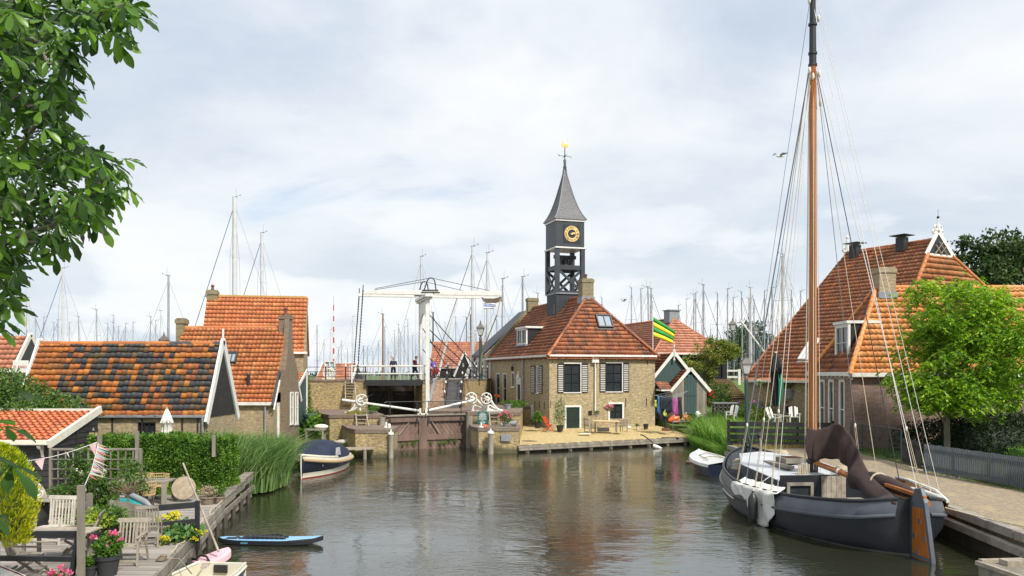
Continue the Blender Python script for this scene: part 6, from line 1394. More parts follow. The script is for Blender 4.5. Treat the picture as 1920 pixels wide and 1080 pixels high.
reg_m=[('slim grey mast above the black and orange shed roof','masts seen above the patchwork shed',[(65,592),(82,595),(100,605),(108,600),(130,605),(150,594),(183,581),(200,607),(211,592),(214,605),(223,612),(232,622),(236,607),(248,605),(280,594),(292,601),(304,583)]),
('slim mast seen between the tall house and the bridge chains','masts left of the bridge chains',[(594.6,611),(607,638),(619,618),(633.5,652),(661,594),(641,640),(652,655)]),
('slim mast seen between the bridge chains and the portal','masts between chains and portal',[(681,649),(689,649),(700,660),(722,613),(727,654),(735,662),(741,620),(747.6,608.5),(751,624),(757,613),(766,600),(774,630),(778,648),(709,640)]),
('slim mast seen between the bridge portal and the clock house','masts right of the portal',[(834,605),(841,640),(855,595),(848,655),(863,650),(873,595),(878,625),(882,590),(893,620),(904,640),(911,613),(922,650),(939.5,523),(946,640),(954,608),(963,650),(931,600),(1005.6,550)]),
('slim mast behind the clock house roof left of the flag','masts behind the clock house',[(1128,559),(1183,540),(1204.6,541.7),(1218.5,538)]),
('slim mast seen between the flag and the farmhouse roof','masts between flag and farmhouse',[(1271,573),(1288.5,561),(1299,552),(1305,549),(1332,618),(1344,551),(1358,614),(1363,542),(1376,558),(1380,600),(1393,548),(1405,560),(1414,563),(1433,546),(1440,590),(1449,540),(1467,482),(1484,545),(1502,546),(1458,600),(1475,590),(1350,640),(1310,620),(1420,620)])]
ORD='first second third fourth fifth sixth seventh eighth ninth tenth eleventh twelfth thirteenth fourteenth fifteenth sixteenth seventeenth eighteenth nineteenth twentieth twenty-first twenty-second twenty-third twenty-fourth twenty-fifth'.split()
for lb_,gp,ls in reg_m:
    for i,(px,py) in enumerate(sorted(ls)):
        h=Y0-py; kd=RNG.choice([0,0,0,3,0,1]) if h<140 else 0
        mast(px,py,'%s %s mast, %s from the left of the slim %s'%('short' if h<90 else 'medium' if h<140 else 'tall',{0:'grey',3:'white',1:'dark'}[kd],ORD[i],gp),top=RNG.uniform(13.5,17),kind=kd,group=gp,r=.085 if h<110 else .10,lean=RNG.uniform(-.25,.25))
# leaning white poles of a raised jib, seen right of the portal
for (a,b,lb_) in (((820,710),(858,560),'leaning white pole just right of the bridge portal'),((875,710),(892,640),'short leaning white pole in front of the red harbour roof'),((1455,690),(1388,600),'leaning white pole in front of the marina tree')):
    p=P(*a,84);q=P(*b,84); t=thing('leaning_pole',lb_,'pole',(p.x,p.y,0)); g=MB(); g.path([(0,0,0),p-Vector((p.x,p.y,0)),q-Vector((p.x,p.y,0))],[.14,.13,.08],8); g.build('pole',white,t,smooth=40); g=MB(); g.lathe([(.2,0),(.2,.25),(.1,.3)],(0,0,0),10); g.build('base',white,t)
# ================================================================ flags
def flag(px,py,D,z0,w,h,stripes,label,droop,polelabel,ztop):
    x=X(px,D); t=thing('flag_pole',label,'flag',(x,D,z0)); g=MB(); g.tube((0,0,0),(0,0,ztop-z0),.05,.03,8); g.lathe([(.05,0),(.07,.06),(.01,.14)],(0,0,ztop-z0),8); g.build('pole',white,t,smooth=40)
    zt=Z(py,D)-z0; n_=16; m_=len(stripes)*2; mb=MB(); V=[]
    for i in range(n_+1):
        for j in range(m_+1):
            u=i/n_; v=j/m_; wv_=math.sin(u*7+v*1.5)*.12*u; x_=w*u*(1-.12*u*v); z_=zt-h*v*(1-.38*u)-droop*u; V.append((.05+x_,wv_,z_))
    for s_,c in enumerate(stripes):
        mb.m=s_; o_=len(mb.v); mb.add(V,[((i*(m_+1)+j),((i+1)*(m_+1)+j),((i+1)*(m_+1)+j+1),(i*(m_+1)+j+1)) for i in range(n_) for j in (2*s_,2*s_+1)])
    f=mb.build('cloth',stripes,t,smooth=180,fix=False); s=f.modifiers.new('cloth thickness','SOLIDIFY'); s.thickness=.01; return t
fgreen=M('flag green',(.02,.30,.05),(.015,.22,.04),2,.7,0); fyel=M('flag yellow',(.85,.70,.02),(.75,.58,.02),2,.7,0)
flag(1224,594,66,2.0,1.75,1.6,[fgreen,fyel,fgreen,fyel],'yellow and green striped flag on a pole right of the clock house',1.15,'',Z(566,66))
fw_=M('flag white',(.75,.76,.80),None,2,.7,0); flag(906,565,80,0,1.2,.75,[fw_,M('flag pale blue',(.35,.42,.68)),fw_],'white and pale blue flag flying behind the street lamp',.25,'',Z(560,80))
flag(885,679,82,0,.5,.5,[fw_,M('flag pale blue',(.3,.3,.5))],'tiny white and blue flag over the red harbour roof',.05,'',Z(676,82))
# gulls
def gull(px,py,D,sp,label,bank=.2):
    c=P(px,py,D); t=thing('gull',label,'gull',c,R(20)); g=MB(); g.path([(-.28,0,0),(-.15,0,.0),(0,0,.01),(.16,0,.03),(.24,0,.04)],[.02,.06,.075,.05,.015],8); g.build('body',M('gull white',(.7,.7,.7)),t,smooth=180)
    for s_ in (-1,1):
        g=MB(); g.prism([(.08,0,.03),(.10,s_*sp*.5,.18+bank*s_*.3),(-.02,s_*sp,.08+bank*s_*.4),(-.10,s_*sp*.5,.15+bank*s_*.3),(-.08,0,.03)],(0,0,.015)); g.build('wing',M('gull grey',(.35,.36,.38)),t)
gull(1463,293,42,.62,'grey winged gull flying left of the brown mast'); gull(1170,564,70,.55,'small gull gliding behind the clock house roof',.1)
# ================================================================ boats
def interp(tab,s):
    for a,b in zip(tab,tab[1:]):
        if a[0]<=s<=b[0]:
            t=(s-a[0])/(b[0]-a[0]); t2=t*t*(3-2*t)*.35+t*.65; return [x+(y-x)*t2 for x,y in zip(a[1:],b[1:])]
    return list(tab[-1][1:]) if s>tab[-1][0] else list(tab[0][1:])
def crm(tab,n):
    """Catmull-Rom through the station table"""
    A=np.array(tab,float); out=[]
    for i in range(len(A)-1):
        p0=A[max(i-1,0)];p1=A[i];p2=A[i+1];p3=A[min(i+2,len(A)-1)]
        for k in range(n):
            t=k/n; out.append(.5*((2*p1)+(-p0+p2)*t+(2*p0-5*p1+4*p2-p3)*t*t+(-p0+3*p1-3*p2+p3)*t**3))
    out.append(A[-1]); return out
def hull(name,par,rows,mats,cuts):
    """rows: list of stations, each a list of (x,y,z) from rim down to keel on one side; mirrored. cuts: material of each strip"""
    m_=len(rows[0]); g=MB()
    for sgn in (1,-1):
        for j in range(m_-1):
            g.m=cuts[j]; vs=[];
            for r in rows: vs+= [(r[j][0],sgn*r[j][1],r[j][2]),(r[j+1][0],sgn*r[j+1][1],r[j+1][2])]
            g.add(vs,[(2*i,2*i+2,2*i+3,2*i+1) for i in range(len(rows)-1)])
    g.m=cuts[3]
    for r in (rows[0],rows[-1]):
        q=[(a,b,c) for a,b,c in r]+[(a,-b,c) for a,b,c in r[::-1]]; g.poly(q)
    o=g.build(name,mats,par,fix=False)
    bm=bmesh.new(); bm.from_mesh(o.data); bmesh.ops.remove_doubles(bm,verts=bm.verts,dist=.002); bmesh.ops.recalc_face_normals(bm,faces=bm.faces); bm.to_mesh(o.data); bm.free()
    o.data.polygons.foreach_set('use_smooth',[True]*len(o.data.polygons)); o.data.set_sharp_from_angle(angle=R(40)); return o
SB=thing('sailing_barge','dark grey sailing barge with varnished mast, brown sail and wooden rudder on the right','sailing boat',(10.95,22.8,0),math.atan2(.995,-.1))
# s, rim half breadth, rim z, waterline half breadth
T=[(-.18,.45,1.56,.06),(0,.85,1.51,.35),(.4,1.28,1.42,.75),(1.2,1.62,1.33,1.28),(3.1,2.08,1.19,1.95),(5,2.27,1.12,2.18),(7,2.30,1.12,2.15),(9,2.02,1.30,1.72),(10.3,1.52,1.50,1.08),(11.2,.95,1.70,.5),(11.65,.4,1.85,.18),(11.8,.06,1.95,.04)]
S=crm(T,5)
greyp=M('barge grey paint',(.10,.115,.135),(.07,.08,.095),1.4,.32,.05,30); blackp=M('barge black paint',(.020,.023,.029),(.012,.014,.018),1.2,.38,.10,8); wlp=M('weathered waterline',(.13,.125,.11),(.05,.05,.045),1.5,.7,.2,20)
def srow(s,b,z,w_):
    m_=(b+w_)/2+.20*min(1,b); return [(s,b*.96,z),(s,b+.01,z-.2),(s,b+.05,z-.42),(s,b+.02,z-.46),(s,b*.6+m_*.4,z*.45+.0),(s,w_*.75+m_*.25,.16),(s,w_,.06),(s,w_*.97,0),(s,w_*.8,-.35),(s,0,-.5)]
hull('hull',SB,[srow(*r) for r in S],[greyp,blackp,wlp],[0,0,0,1,1,1,2,2,2])
for sgn in (1,-1):
    g=MB(); g.path([(s,sgn*b*.96,z+.02) for s,b,z,w_ in S],.055,6); g.build('rail_cap',blackp,SB,smooth=60)
    g=MB(); g.path([(s,sgn*(b+.06),z-.43) for s,b,z,w_ in S],.05,6); g.build('rubbing_strake',greyp,SB,smooth=60)
    g=MB(); vs=[]
    for s,b,z,w_ in S: vs+=[(s,sgn*b*.90,z),(s,sgn*b*.88,z-.62)]
    g.add(vs,[(2*i,2*i+2,2*i+3,2*i+1) for i in range(len(S)-1)]); g.build('bulwark',greyp,SB,fix=False)
g=MB(); vs=[]
for s,b,z,w_ in S: vs+=[(s,b*.9,z-.45),(s,-b*.9,z-.45)]
g.add(vs,[(2*i,2*i+2,2*i+3,2*i+1) for i in range(len(S)-1)]); g.build('deck',M('barge deck grey',(.10,.105,.115),(.06,.065,.07),3,.7,.2),SB,fix=False)
# bow stem, cabin and its roof
g=MB(); g.path([(11.75,0,-.4),(11.98,0,.6),(12.0,0,1.5),(11.9,0,2.15)],[.10,.12,.12,.10],8); g.build('stem',blackp,SB,smooth=50)
zc=1.50; g=MB(); g.prism([(5.0,-1.5,.4),(5.0,1.5,.4),(8.2,1.55,.6),(10.2,.8,.8),(10.2,-.8,.8),(8.2,-1.55,.6)],(0,0,1.0)); cab=g.build('cabin',greyp,SB,bevel=.03)
roofm=M('pale deck paint',(.50,.52,.54),(.40,.42,.44),2,.55,.08); g=MB()
vs=[(4.95,-1.56,1.42),(4.95,0,1.56),(4.95,1.56,1.42),(8.2,1.62,1.62),(10.3,.85,1.80),(10.3,0,1.88),(10.3,-.85,1.80),(8.2,-1.62,1.62),(8.2,0,1.78)]
g.add(vs,[(0,1,8,7),(1,2,3,8),(8,3,4,5),(7,8,5,6)]); g.prism([(4.95,-1.56,1.40),(4.95,1.56,1.40),(8.2,1.62,1.60),(10.3,.85,1.78),(10.3,-.85,1.78),(8.2,-1.62,1.60)],(0,0,.03)); g.build('cabin_roof',roofm,cab,fix=False)
g=MB(); g.box(4.90,4.99,-1.52,1.52,.5,1.60); bh_=g.build('aft_bulkhead',blackp,cab,bevel=.01)
fb=Fr((4.9,1.4,0),(0,-1,0)); ww_=window(cab,fb,.06,.98,.72,1.36,1,1,fm=oldwood,fw=.10,d=.06,bar=.03,sill=False)
g=MB()
for i in range(5): g.box(4.84,4.9,-.72+i*.17,-.56+i*.17,.5,1.56)
g.build('cabin_door',benchw,cab)
g=MB(); g.box(7.0,7.9,-.4,.4,1.75,1.93); g.build('skylight_hatch',oldwood,cab); g=MB(); g.box(7.1,7.8,-.3,.3,1.93,1.95); g.build('hatch_glass',glass,cab)
g=MB(); g.box(6.2,8.2,.45,.75,1.66,1.75); g.build('plank',oldwood,cab)
# portlight row on cabin side, bow fittings
g=MB(); g.lathe([(.09,0),(.09,.03)],(6.9,1.56,1.25),12,'Y'); g.build('porthole',chrome,cab)
g=MB()
g.box(10.6,10.9,-.35,.35,1.2,1.75); g.path([(10.75,-.55,1.6),(10.75,.55,1.6)],.13,10); g.path([(10.5,.3,1.9),(10.3,.45,2.35),(10.35,.5,2.5)],.05,6); g.path([(10.9,-.3,1.7),(11.2,-.35,2.35)],.07,6); g.ball((11.2,-.35,2.45),.12,10,7); g.build('windlass',iron,SB)
for i,(s_,y_,r_,z_) in enumerate(((9.9,1.1,.22,1.25),(10.6,.8,.18,1.45),(5.5,-.9,.22,1.72),(9.3,-.5,.2,1.9))):
    g=MB(); 
    for k in range(4): g.path([(s_+math.cos(a)*(r_-.03*k),y_+math.sin(a)*(r_-.03*k),z_+.03*k) for a in np.linspace(0,6.283,14,endpoint=False)],.025,5,closed=True)
    g.build('rope_coil',rope,SB,smooth=60)
# cockpit furniture
g=MB(); g.box(2.5,3.3,-.35,.45,.5,1.02); bx_=g.build('deck_box',benchw,SB,bevel=.01); g=MB(); g.box(2.44,3.36,-.41,.51,1.02,1.07); g.build('lid',oldwood,bx_)
g=MB(); g.lathe([(.15,.5),(.15,.72),(.09,.78),(.09,.9),(.16,.92),(.16,.98),(.05,1.0)],(4.1,.75,0),14); g.build('ventilator',M('brass grey',(.20,.17,.12)),SB,smooth=40)
g=MB(); g.box(1.3,2.2,-.75,.1,.5,.85); g.build('bench',benchw,SB)
# mast
MX,MY=5.75,0.0
g=MB(); g.path([(MX,MY,.6),(MX,MY,3),(MX,MY,9),(MX,MY,15.6)],[.150,.150,.135,.115],14); ms_=g.build('mast',varn,SB,smooth=60)
g=MB(); g.path([(MX,MY,15.6),(MX,MY,19.4)],[.125,.08],12); g.build('mast_top',black,ms_,smooth=60)
g=MB()
for z in (15.6,16.0,17.0,17.9,18.3): g.lathe([(.15,z),(.15,z+.07)],(MX,MY,0),12)
g.build('mast_band',iron,ms_,smooth=40); 
for (dy,z) in ((.17,15.4),(-.19,15.3),(.18,17.8),(-.15,17.2),(0.05,15.2),(-.22,14.3)):
    g=MB(); g.ball((MX-.12,dy,z),(.07,.05,.13),8,6); g.build('block',cream,ms_,smooth=180)
g=MB(); g.lathe([(.26,.95),(.26,1.1),(.18,1.2),(.18,1.9),(.24,1.95),(.2,2.05)],(MX,MY,0),12); g.build('mast_collar',blackp,SB,smooth=40)
inv=(Matrix.Translation(SB.location)@Matrix.Rotation(SB.rotation_euler[2],4,'Z')).inverted()
def lp(px,py,D): return inv@P(px,py,D)
def rp(s,side,dz=.02):
    r=min(S,key=lambda q:abs(q[0]-s)); return Vector((r[0],side*r[1]*.96,r[2]+dz))
def stay(a,b,r,mat,name='shroud',sag=0,blk=None):
    a=Vector(a);b=Vector(b); g=MB()
    if blk:
        c=a.lerp(b,blk); g.path([a,c],r,5); o=g.build(name,mat,SB)
        g=MB(); g.ball(c,(.04,.04,.09),8,6); g.build('deadeye',cream,o,smooth=180)
        g=MB()
        for k in (-.03,.03): g.path([c+Vector((k,k*.4,0)),b+Vector((k*1.3,0,.05))],.011,5)
        g.build('lanyard',rope,o)
    else:
        g.path([a,(a+b)/2-Zv*sag,b],r,5); g.build(name,mat,SB)
hd=lambda z,dx=0,dy=0:(MX+dx,MY+dy,z)
stay(hd(15.5,0,.12),rp(6.9,1),.012,wire,blk=.86); stay(hd(15.5,0,.12),rp(6.3,1),.012,wire); stay(hd(15.4,.1,.12),rp(5.3,1),.014,rope,blk=.84); stay(hd(15.3,-.1,.12),rp(5.0,1),.012,rope)
stay(hd(15.5,0,.1),rp(4.2,1),.011,wrope,blk=.82); stay(hd(14.9,-.1,.14),rp(3.9,1),.010,wrope)
stay(hd(15.5,0,-.12),rp(6.4,-1),.012,wire,blk=.86); stay(hd(15.4,-.05,-.12),rp(4.0,-1),.015,iron); stay(hd(15.6,-.1,-.12),rp(2.2,-1),.014,wrope,blk=.86); stay(hd(17.9,-.1,-.1),rp(1.4,-1),.010,wrope); stay(hd(18.3,-.1,-.05),rp(.6,-1),.008,wrope)
stay(hd(15.5,-.12,-.05),(2.2,-.35,1.75),.011,rope,'topping_lift'); stay(hd(17.5,-.12,.0),(-.3,-.1,1.6),.010,wrope,'topping_lift')
stay(hd(15.8,.12,0),(11.9,0,2.1),.015,wire,'forestay'); stay(hd(18.2,.12,0),(11.9,0,2.05),.009,wire,'forestay')
for k,(dy,dx,z0_,zb_) in enumerate(((.20,-.05,15.2,1.1),(.24,.05,15.2,1.0),(-.02,-.2,15.3,1.7),(.06,-.2,15.0,1.7),(.30,.0,14.2,1.0),(-.24,-.08,15.0,1.2))):
    stay(hd(z0_,dx*.5,dy*.5),hd(zb_,dx,dy),.011,(rope,wrope,rope,cream)[k%4],'halyard')
# rope loops hung at the mast foot
g=MB()
for k in range(5): g.path([(MX-.25,.25+.06*k,1.9),(MX-.3,.28+.06*k,1.35-.05*k),(MX-.27,.34+.06*k,1.2-.05*k),(MX-.25,.40+.06*k,1.4),(MX-.22,.36+.06*k,1.9)],.025,5)
g.build('hanging_rope',rope,SB,smooth=60)
# boom and gathered brown sail
b0=Vector((MX-.2,-.02,1.92)); b1=Vector((-.55,-.22,1.48)); g=MB(); g.path([b0,b0.lerp(b1,.5)-Zv*.02,b1],[.085,.10,.075],10); bm_=g.build('boom',varn,SB,smooth=60)
g=MB(); 
for t in (.25,.97): c=b0.lerp(b1,t); g.path([c+Vector((.04,0,0)),c-Vector((.04,0,0))],.115,10)
g.build('boom_band',wrope,bm_)
top=[lp(1516,801,28.30),lp(1530,806,28.30),lp(1548,802,28.20),lp(1568,794,28.00),lp(1588,806,27.20),lp(1604,830,26.60),lp(1617,862,25.80),lp(1634,892,24.80),lp(1658,916,23.80),lp(1678,932,23.00),lp(1690,940,22.60)]
bot=[lp(1515,862,28.30),lp(1530,864,28.20),lp(1548,860,28.10),lp(1566,861,27.90),lp(1584,867,27.10),lp(1592,890,26.50),lp(1604,914,25.70),lp(1622,926,24.70),lp(1649,953,23.70),lp(1664,945,23.00),lp(1686,946,22.60)]
def resamp(p,n):
    out=[]; k=len(p)-1
    for i in range(n+1):
        t=i/n*k; a=min(int(t),k-1); f=t-a; p0=p[max(a-1,0)];p1=p[a];p2=p[a+1];p3=p[min(a+2,k)]
        out.append(.5*((2*p1)+(-p0+p2)*f+(2*p0-5*p1+4*p2-p3)*f*f+(-p0+3*p1-3*p2+p3)*f**3))
    return out
N1,N2=110,14; tt=resamp(top,N1); bbm=resamp(bot,N1); vs=[];fs=[]
sidev=Vector((0,1,0))
for i in range(N1+1):
    for j in range(N2+1):
        v=j/N2; u=i/N1; p=tt[i].lerp(bbm[i],v); env=min(1,v*3+.15); amp=.05+.10*min(1,max(0,u-.25)*2)
        fold=math.sin(u*52+math.sin(u*13)*1.5+v*1.2)*amp*env*.6+math.sin(u*27+2+v*2)*amp*env*.7; bul=math.sin(v*math.pi)*(.22 if u>.55 else .08)
        vs.append(p+sidev*(fold+bul)+Vector((0,0,math.sin(u*40+v)*.02*v)))
for i in range(N1):
    for j in range(N2): a=i*(N2+1)+j; fs.append((a,a+N2+1,a+N2+2,a+1))
sailm=M('brown sailcloth',(.050,.028,.025),(.030,.017,.015),3,.85,.25,25)
g=MB(); g.add(vs,fs); s_=g.build('sail',sailm,SB,smooth=180,fix=False); so_=s_.modifiers.new('cloth thickness','SOLIDIFY'); so_.thickness=.03
# rear side of the sail bundle lying on the boom
g=MB(); g.path([b0.lerp(b1,.55)+Zv*.18,b0.lerp(b1,.7)+Zv*.17,b0.lerp(b1,.85)+Zv*.13,b0.lerp(b1,.96)+Zv*.08],[.18,.21,.16,.06],10); g.build('sail_roll',sailm,s_,smooth=180)
g=MB(); c=b0.lerp(b1,.62)+Zv*.12; g.path([c+Vector((0,math.cos(a)*.28,math.sin(a)*.26)) for a in np.linspace(0,6.283,16,endpoint=False)],.03,6,closed=True); g.build('sail_tie',rope,s_)
g=MB(); g.path([lp(1652,950,23.8),lp(1652,975,23.8),lp(1653,995,23.8)],.018,5); g.build('hanging_line',wrope,SB)
g=MB(); g.tube(lp(1572,797,28.0),lp(1566,880,28),.012,.012,4); g.build('reef_line',wrope,s_)
# rudder, tiller, stern post
g=MB(); rd=[(-.22,-.45),(-.22,1.55),(-.35,1.88),(-.62,1.92),(-.80,1.55),(-1.12,.10),(-1.2,-.45)]; g.prism([(a,-.06,b) for a,b in rd],(0,.12,0)); ru=g.build('rudder',greyp,SB,bevel=.015)
g=MB(); g.prism([(-.26,-.075,-.3),(-.26,-.075,1.38),(-.74,-.075,1.38),(-1.03,-.075,.1),(-1.08,-.075,-.3)],(0,.15,0)); g.build('rudder_panel',varn,ru,bevel=.008)
g=MB(); g.prism([(-.26,-.085,.02),(-.26,-.085,.12),(-1.05,-.085,.12),(-1.07,-.085,.02)],(0,.17,0)); g.build('rudder_strap',greyp,ru)
g=MB()
for z,x in ((1.05,-.62),(.62,-.38),(.62,-.80),(.2,-.5)): g.box(x-.05,x+.05,-.10,.10,z-.09,z+.05)
each(g,'rudder_bolt',chrome,ru)
g=MB(); g.path([(-.1,0,-.45),(-.14,0,1.6)],[.11,.10],8); g.build('stern_post',blackp,SB,smooth=60)
g=MB(); g.prism([(-.75,-.05,1.62),(-.75,.05,1.62),(1.2,.04,1.72),(1.2,-.04,1.72)],(0,0,.11)); g.build('tiller',varn,SB,bevel=.02)
# starboard leeboard with white edge, laid along the rail
lb_=[(.4,1.35),(.7,1.12),(2.0,.95),(3.6,.98),(4.5,1.2),(4.6,1.5),(3.8,1.52),(1.6,1.48)]
g=MB(); g.prism([(a,-(interp([(t[0],t[1]) for t in T],a)[0]+.10),b) for a,b in lb_],(0,-.07,0)); l_=g.build('leeboard',varn,SB,bevel=.01)
g=MB(); g.path([(a,-(interp([(t[0],t[1]) for t in T],a)[0]+.12),b+.03) for a,b in lb_[4:]+[lb_[0]]],.05,6); g.build('leeboard_edge',white,l_,smooth=60)
g=MB(); g.path([rp(.3,-1)+Vector((0,.05,.03)),rp(1.8,-1)+Vector((0,.1,.1)),rp(3.6,-1)+Vector((0,.1,.14))],[.09,.12,.08],8); g.build('furled_cover',M('white canvas',(.66,.65,.61),(.54,.53,.49),4,.85,.3),SB,smooth=60)
g=MB(); q=[rp(s,1,-.50)+Vector((0,.10,0)) for s in (6.9,7.4,8.0,8.6)]; g.path(q,[.05,.05,.05,.05],6); p_=g.build('side_plank',varn,SB); g=MB(); g.path([v+Vector((0,.02,-.10)) for v in q],.03,6); g.build('plank_edge',white,p_)
# white canvas hanging over the port bow, fender
NW,NH=26,14; vs=[];fs=[]
for i in range(NW+1):
    s=3.7+3.2*i/NW; rr=rp(s,1); drop=.34+.85*math.exp(-((s-4.6)/.95)**2)+.07*math.sin(s*5)
    for j in range(NH+1):
        v=j/NH; zz=rr.z+.16*(1 if v<.05 else 0)-max(0,(v-.12))*drop*1.15; inn=-.45*max(0,.12-v)/.12
        bul=.20+.05*math.sin(s*9+v*4)+.03*math.sin(s*17-v*3)-.06*max(0,v-.4)
        vs.append((s+.06*math.sin(v*6+s),rr.y+bul+inn+.03,zz+.02))
for i in range(NW):
    for j in range(NH): a=i*(NH+1)+j; fs.append((a,a+NH+1,a+NH+2,a+1))
g=MB(); g.add(vs,fs); c_=g.build('white_sailcloth',M('white canvas',(.66,.65,.61)),SB,smooth=180,fix=False); so_=c_.modifiers.new('cloth thickness','SOLIDIFY'); so_.thickness=.015
fc_=rp(4.75,1); g=MB(); g.lathe([(.02,-.80),(.10,-.76),(.155,-.64),(.165,-.3),(.155,.0),(.09,.12),(.04,.18),(.04,.24)],(fc_.x,fc_.y+.44,fc_.z-.25),14); f_=g.build('fender',black,SB,smooth=60); g=MB(); g.path([(fc_.x,fc_.y+.44,fc_.z),(fc_.x,fc_.y+.1,fc_.z+.3),fc_+Vector((0,-.2,.5))],.015,5); g.build('fender_line',wrope,f_)
# mooring line to the quay
mo=thing('mooring_rope','pale mooring rope from the barge stern along the quay edge','rope',(12.6,22.2,.9)); g=MB(); g.path([(-.5,.9,.35),(.3,.4,.15),(.9,-.6,.08),(1.0,-3,.06),(1.1,-6,.05)],.02,5); g.build('rope',rope,mo)
post(1758,915,950,25.2,'weathered mooring post standing on the brick quay beside the barge stern',.12,cap=False)
# ---- navy motor boat with canopy
a=math.atan2(-4.9,-.42); NB=thing('canopy_boat','small navy motor boat with cream rail and dark blue canopy moored at the grass bank','motor boat',(-9.7,41.9,0),a)
T2=[(-2.9,.75,.72,.60),(-2.2,.98,.70,.82),(-.8,1.12,.72,.95),(.8,1.08,.80,.85),(1.9,.78,.92,.50),(2.6,.35,1.03,.16),(2.85,.05,1.08,.03)]
S2=crm(T2,4); navy=M('navy hull paint',(.012,.016,.035),(.009,.012,.025),2,.2,.02); creamp=M('cream gelcoat',(.62,.60,.50),(.55,.53,.43),2,.3,.02); redp=M('red bottom paint',(.25,.03,.02),None,3,.6,.1)
hull('hull',NB,[[(s,b,z),(s,b+.02,z-.14),(s,b*.97,z-.2),(s,(b+w_)/2+.05,z*.5),(s,w_+.05,.27),(s,w_+.04,.26),(s,w_,.05),(s,w_*.97,-.06),(s,0,-.35)] for s,b,z,w_ in S2],[navy,creamp,redp],[1,0,0,0,1,1,2,2])
for sgn in (1,-1):
    g=MB(); g.path([(s,sgn*(b+.04),z-.17) for s,b,z,w_ in S2],.075,8); g.build('rope_fender',M('tan rope fender',(.42,.30,.17),(.30,.21,.12),20,.95,.6,60),NB,smooth=60)
g=MB(); vs=[]
for s,b,z,w_ in S2: vs+=[(s,b*.98,z-.01),(s,-b*.98,z-.01)]
g.add(vs,[(2*i,2*i+2,2*i+3,2*i+1) for i in range(len(S2)-1)]); g.build('deck',creamp,NB,fix=False)
# cream coaming round the front and canopy
def cano(s,w0,h0,z0,n=9): return [(s,w0*math.cos(t)*(1 if abs(math.cos(t))<.98 else 1),z0+h0*max(0,math.sin(t))**.55) for t in np.linspace(0,math.pi,n)]
g=MB(); secs=[cano(-2.75,.66,.06,.72),cano(-2.3,.85,.35,.72),cano(-1.5,1.0,.62,.72),cano(-.6,1.02,.86,.74),cano(.3,1.0,.90,.78),cano(.95,.92,.78,.82),cano(1.35,.82,.42,.88),cano(1.6,.72,.12,.92)]
vs=[p for s_ in secs for p in s_]; n9=9; g.add(vs,[(i*n9+j,(i+1)*n9+j,(i+1)*n9+j+1,i*n9+j+1) for i in range(len(secs)-1) for j in range(n9-1)]); cn=g.build('canopy',M('navy canvas',(.014,.022,.055),(.009,.014,.034),3,.8,.25,20),NB,smooth=60,fix=False)
g=MB(); g.poly([(1.42,-.55,.98),(1.42,.55,.98),(1.22,.5,1.33),(1.22,-.5,1.33)]); q=g.build('canopy_window',M('clear vinyl',(.42,.42,.45),(.30,.30,.33),6,.15,.05),cn)
for sgn in (1,-1): g=MB(); g.poly([(.75,sgn*1.0,.92),(0.0,sgn*1.045,.9),(.0,sgn*1.0,1.28),(.5,sgn*.94,1.28)]); g.build('canopy_window',M('clear vinyl',(.4,.4,.4)),cn)
g=MB(); g.path([(s,b*.9,z+.06) for s,b,z,w_ in S2 if s>.2]+[(s,-b*.9,z+.06) for s,b,z,w_ in S2[::-1] if s>.2],.06,6); g.build('coaming',creamp,NB,smooth=60)
g=MB(); g.path([(2.87,0,-.1),(2.93,0,.5),(2.95,0,1.16)],[.03,.035,.05],6); g.build('stem',creamp,NB); 
NB.scale=(1,1,1)
for sgn in (1,-1): g=MB(); g.lathe([(.06,0),(.05,.04)],(1.9,sgn*.72,.55),10,'Y'); g.build('hull_fitting',chrome,NB)
jt=thing('landing_stage','small wooden landing stage between the navy boat and the left lock pier','jetty',(X(668,48),48,0)); g=MB(); g.prism([(-1.2,-.3,.55),(1.0,.35,.55),(.9,.95,.55),(-1.4,.9,.55)],(0,0,.09)); g.build('top',benchw,jt); g=MB(); 
for x,y in ((-.5,-.02),(.45,.28),(-1.1,.3)): g.path([(x,y,-.5),(x,y,.55)],.10,8)
each(g,'pile',oldwood,jt)
# ---- white covered dinghy beside the barge bow
WB=thing('white_dinghy','small white covered dinghy with navy hull lying beside the barge bow','dinghy',(10.15,42.2,0),R(92))
T3=[(-2.4,.78,.60,.60),(-1.4,.94,.58,.74),(0,1.0,.62,.76),(1.3,.78,.70,.52),(2.1,.40,.78,.18),(2.4,.04,.82,.02)]; S3=crm(T3,4); wg=M('white gelcoat',(.7,.7,.7))
hull('hull',WB,[[(s,b,z),(s,b+.03,z-.12),(s,b-.02,z-.14),(s,(b+w_)/2,z*.4),(s,w_,0),(s,0,-.25)] for s,b,z,w_ in S3],[navy,wg],[1,1,0,0,0])
g=MB(); vs=[]
for s,b,z,w_ in S3: vs+=[(s,b*.99,z+.01),(s,0,z+.14),(s,-b*.99,z+.01)]
g.add(vs,[(3*i+j,3*i+3+j,3*i+4+j,3*i+1+j) for i in range(len(S3)-1) for j in (0,1)]); g.build('cover',wg,WB,fix=False); g=MB(); g.path([(-1.3,-.5,.72),(.6,-.45,.78),(.9,0,.86),(.6,.45,.78),(-1.3,.5,.72)],.02,5); g.path([(-.3,-.5,.73),(-.3,0,.80),(-.3,.5,.73)],.02,5); g.build('rope',M('olive rope',(.25,.22,.12)),WB); g=MB(); g.box(1.2,1.4,-.12,.12,.72,.8); g.build('cleat',iron,WB)
